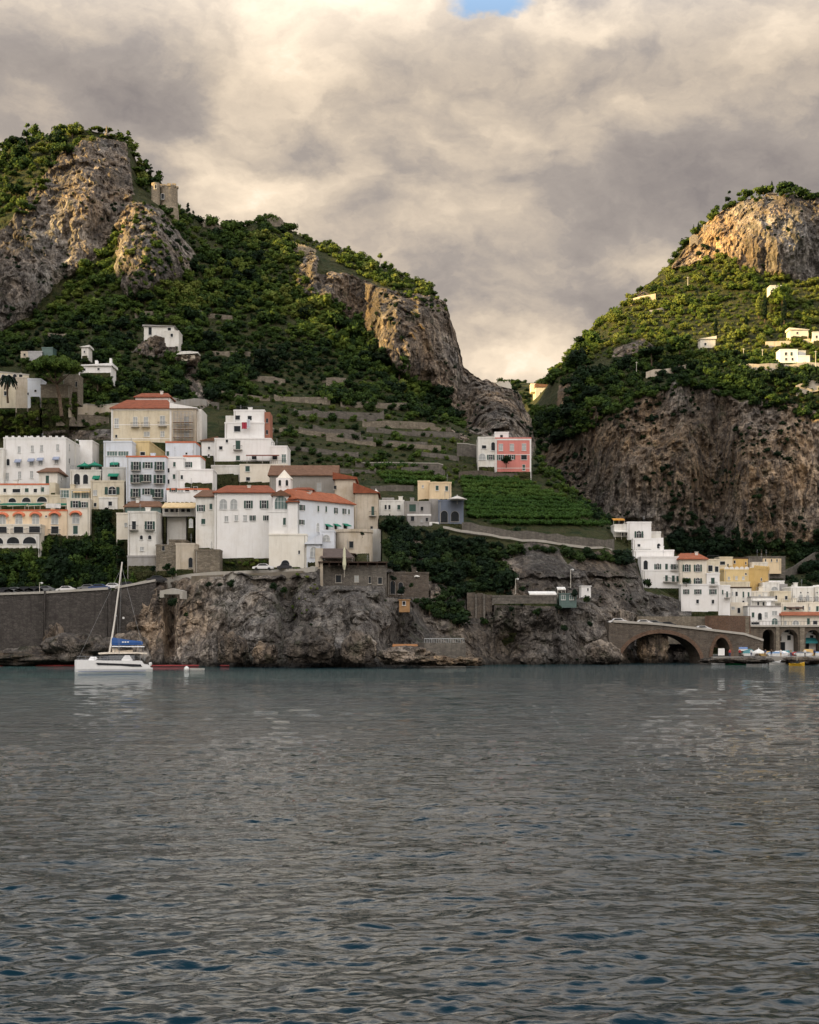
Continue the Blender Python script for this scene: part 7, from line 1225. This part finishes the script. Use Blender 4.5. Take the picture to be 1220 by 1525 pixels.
for (nm_, sh, poly, sp, (r0, r1), (t0, t1), kinds, lb) in RG:
    PX, PY, W, RK = sh['px'], sh['py'], sh['W'], sh['rock']; sp = sp * SPK; pj = HZ - (W[..., 2] - HC) / W[..., 1] * FPX; pi = CX + W[..., 0] / W[..., 1] * FPX
    M = inpoly(pi, pj, poly) & (pi > -190) & (pi < 1400); M[rg.random(M.shape) > .28] = False; ii = np.argwhere(M); rg.shuffle(ii); used = {}
    for i, j in ii:
        x, y, Yw = pi[i, j], pj[i, j], W[i, j, 1]; cx_, cy_, cz_ = int(x // sp), int(y // (sp * .8)), int(Yw // 14); bad = False
        for a in (-1, 0, 1):
            for b_ in (-1, 0, 1):
                for u in used.get((cx_ + a, cy_ + b_), ()):
                    if abs(u[2] - Yw) < 12 and ((u[0] - x) / sp) ** 2 + ((u[1] - y) / (sp * .8)) ** 2 < .55: bad = True; break
                if bad: break
            if bad: break
        if bad: continue
        gx = GN(W[i, j]); u_ = rg.random(); rp = rg.uniform(r0, r1) * RPK * (.72 + .4 * (rg.random() ** 2)) * (1.45 if u_ > .86 else (.62 if u_ < .3 else 1.0))
        if gx[1] > .38 and nm_ not in ('gully', 'pines', 'bshoulder', 'bank'): rp *= .6
        if nm_ in ('terraces', 'vines', 'headland', 'path'): rp /= 1.25
        if RK[i, j] > .5 and nm_ not in ('bshoulder', 'gully', 'pines', 'bledge'):
            if rg.random() > .12: continue
            rp *= .55
        if blocked(x, y) or blocked(x, y - rp * 1.0) or blocked(x - rp * .7, y - rp * .4) or blocked(x + rp * .7, y - rp * .4): continue
        
        if nm_ == 'vines' and rg.random() < .6: continue
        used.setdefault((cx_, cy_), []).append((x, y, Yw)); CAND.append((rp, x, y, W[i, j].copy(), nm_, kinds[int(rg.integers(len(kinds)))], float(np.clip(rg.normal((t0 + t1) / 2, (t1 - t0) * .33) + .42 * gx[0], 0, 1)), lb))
# sparse scrub on the rock faces
for sh, box_, n in ((A, (0, 700, 200, 700), 260), (A, (180, 1000, 870, 985), 110), (A, (690, 960, 560, 900), 90), (B, (800, 1300, 560, 800), 520), (B, (1000, 1300, 300, 420), 40)):
    PX, PY, W, RK = sh['px'], sh['py'], sh['W'], sh['rock']; ii = np.argwhere((RK > .5) & (PX > box_[0]) & (PX < box_[1]) & (PY > box_[2]) & (PY < box_[3]))
    cl = fbm(W[ii[:, 0], ii[:, 1]] * .06, 3, 91); ok = ii[cl > .12]; ok = ok if len(ok) > 10 else ii
    for q in ok[rg.choice(len(ok), n)]:
        i, j = q; w = W[i, j]; x, y = CX + w[0] / w[1] * FPX, HZ - (w[2] - HC) / w[1] * FPX
        if not blocked(x, y): CAND.append((rg.uniform(1.8, 4.6) * (1.6 if rg.random() < .2 else 1) if y < 860 else rg.uniform(1.5, 3.5), x, y, w.copy(), 'scrub', 'small', rg.uniform(.0, .45), 'scrub'))
INFR = [c for c in CAND if 0 < c[1] < 1220]; INFR.sort(key=lambda c: -c[0]); inds = [c for c in INFR if c[4] != 'scrub'][:262]; ids = set(id(c) for c in inds)
HUE = ['deep green', 'dark green', 'mid green', 'bright green', 'yellow green']; RGL = {}
for c in inds:
    rp, x, y, w, nm_, kd, ti, lb = c; size = 'large ' if rp > 17 else ''
    hue = HUE[min(4, int(ti * 5))]
    for a_ in ('sunlit yellow green ', 'dark green ', 'yellow green ', 'dark '): lb = lb[len(a_):] if lb.startswith(a_) else lb
    side = {'pines': 'left of the summit rock' if x < 100 else 'over the summit rock', 'bank': 'at its left end' if x < 60 else ('in its middle' if x < 125 else 'under the tower house'), 'gully': 'beside the headland restaurant' if x < 660 else ('below the cliff path' if x < 800 else 'near the cliff villa'), 'bledge': 'at the gap side' if x < 900 else ('below the umbrella pine' if x < 1050 else 'below the white farmhouse'),
            'bbase': 'above the orange roof' if x < 1100 else 'above the pale hotels', 'middle': 'behind the large villa' if x < 330 else ('above the terraces' if x < 560 else 'at the cliff foot'), 'upper': 'under the left crag' if x < 260 else ('in the centre' if x < 430 else 'towards the pale cliff')}.get(nm_, '')
    L_ = (size + hue + ' ' + lb + (' ' + side if side else '')).strip()
    p = Vector(w); R_ = rp / FPX * w[1]
    px = CX + w[0] / w[1] * FPX; py = HZ - (w[2] + R_ * .45 - HC) / w[1] * FPX
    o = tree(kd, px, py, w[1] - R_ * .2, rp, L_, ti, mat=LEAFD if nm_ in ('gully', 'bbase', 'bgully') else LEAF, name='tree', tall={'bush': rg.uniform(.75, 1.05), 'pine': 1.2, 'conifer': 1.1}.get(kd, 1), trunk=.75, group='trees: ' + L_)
def mass(cands, name, mat, label):
    V, T, TI = [], [], []; off = 0
    for (rp, x, y, w, nm_, kd, ti, lb) in cands:
        v, f, t = VAR[kd][int(rg.integers(len(VAR[kd])))]
        if rp < 5.2 and kd == 'bush': v, f, t = VAR['small'][int(rg.integers(8))]
        R_ = rp / FPX * w[1]; a = rg.uniform(0, 6.28); ca, sa = math.cos(a), math.sin(a); s = np.array([1, 1, rg.uniform(.7, 1.05)]) * R_; q = v * s; q = np.stack([q[:, 0] * ca - q[:, 1] * sa, q[:, 0] * sa + q[:, 1] * ca, q[:, 2]], 1) + w + np.array([0, -R_ * .2, R_ * .4])
        V.append(q); T.append(f + off); TI.append(t + ti + rg.normal(0, .07)); off += len(q)
    me = nm_mesh(name, np.concatenate(V), np.concatenate(T), [mat], dict(tint=np.concatenate(TI))); o = bpy.data.objects.new(name, me); COL.objects.link(o); tag(o, label, name.replace('_', ' '), kind='stuff')
rest = [c for c in CAND if id(c) not in ids]
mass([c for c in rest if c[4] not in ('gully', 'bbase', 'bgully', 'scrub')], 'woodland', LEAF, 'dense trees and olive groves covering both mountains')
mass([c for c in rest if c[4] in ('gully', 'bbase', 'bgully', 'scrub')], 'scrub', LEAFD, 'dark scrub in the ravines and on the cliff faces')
print('CAND', len(CAND), 'individual', len(inds))
# vine rows on pergolas, a hedge-like strip each
VR = [((690, 717), (790, 720), 5), ((693, 728), (820, 733), 5), ((695, 739), (850, 744), 5), ((697, 751), (875, 756), 5), ((700, 763), (885, 767), 5), ((570, 710), (660, 713), 5), ((575, 716), (672, 722), 5.5), ((565, 704), (640, 706), 5), ((690, 722), (800, 726), 5), ((695, 733), (835, 738), 5.5), ((695, 745), (868, 750), 6), ((697, 757), (880, 762), 6), ((700, 768), (860, 771), 5.5), ((735, 778), (905, 779), 5), ((690, 712), (770, 714), 4), ((560, 694), (620, 694), 4)]
for k, ((x0, y0), (x1, y1), hp) in enumerate(VR):
    rng = np.random.default_rng(100 + k); n = int((x1 - x0) / 5); bl = []; o0 = None
    for t in np.linspace(0, 1, n):
        x, y = x0 + (x1 - x0) * t, y0 + (y1 - y0) * t + rng.uniform(-1, 1); Yq = surf(A, x, y) - .8; p = P(x, y, Yq); o0 = o0 or p
        for j in range(2): bl.append((p.x - o0.x, p.y - o0.y + j * 1.2 - .3, p.z - o0.z + rng.uniform(-.1, .35), rng.uniform(.8, 1.25), 1.1, rng.uniform(.55, .95)))
    v, f, t = crown(rng, bl, 70 * len(bl), .17, core=.7); me = nm_mesh('vine_row', v, f, [LEAFV], dict(tint=t + .55)); o = bpy.data.objects.new('vine_row', me); COL.objects.link(o); o.location = o0
    tag(o, ['vine row squeezed under the topmost full row below the pink house', 'vine row between the first and second long rows', 'vine row above the middle of the vineyard', 'vine row just above the longest row', 'vine row just under the longest row', 'middle vine row above the church roof', 'leafy vine row just above the church roof, lower one', 'leafy vine row above the church roof, upper one', 'green vine row directly under the pink house wall', 'second full vine row below the pink house', 'third and longer vine row below the pink house', 'longest vine row in the middle of the vineyard', 'vine row right of the blue grey arches', 'lowest vine row along the cliff path wall', 'short top vine row left below the pink house', 'short vine row left of the pale coping wall'][k], 'vine row', 'vine rows on the terraces')
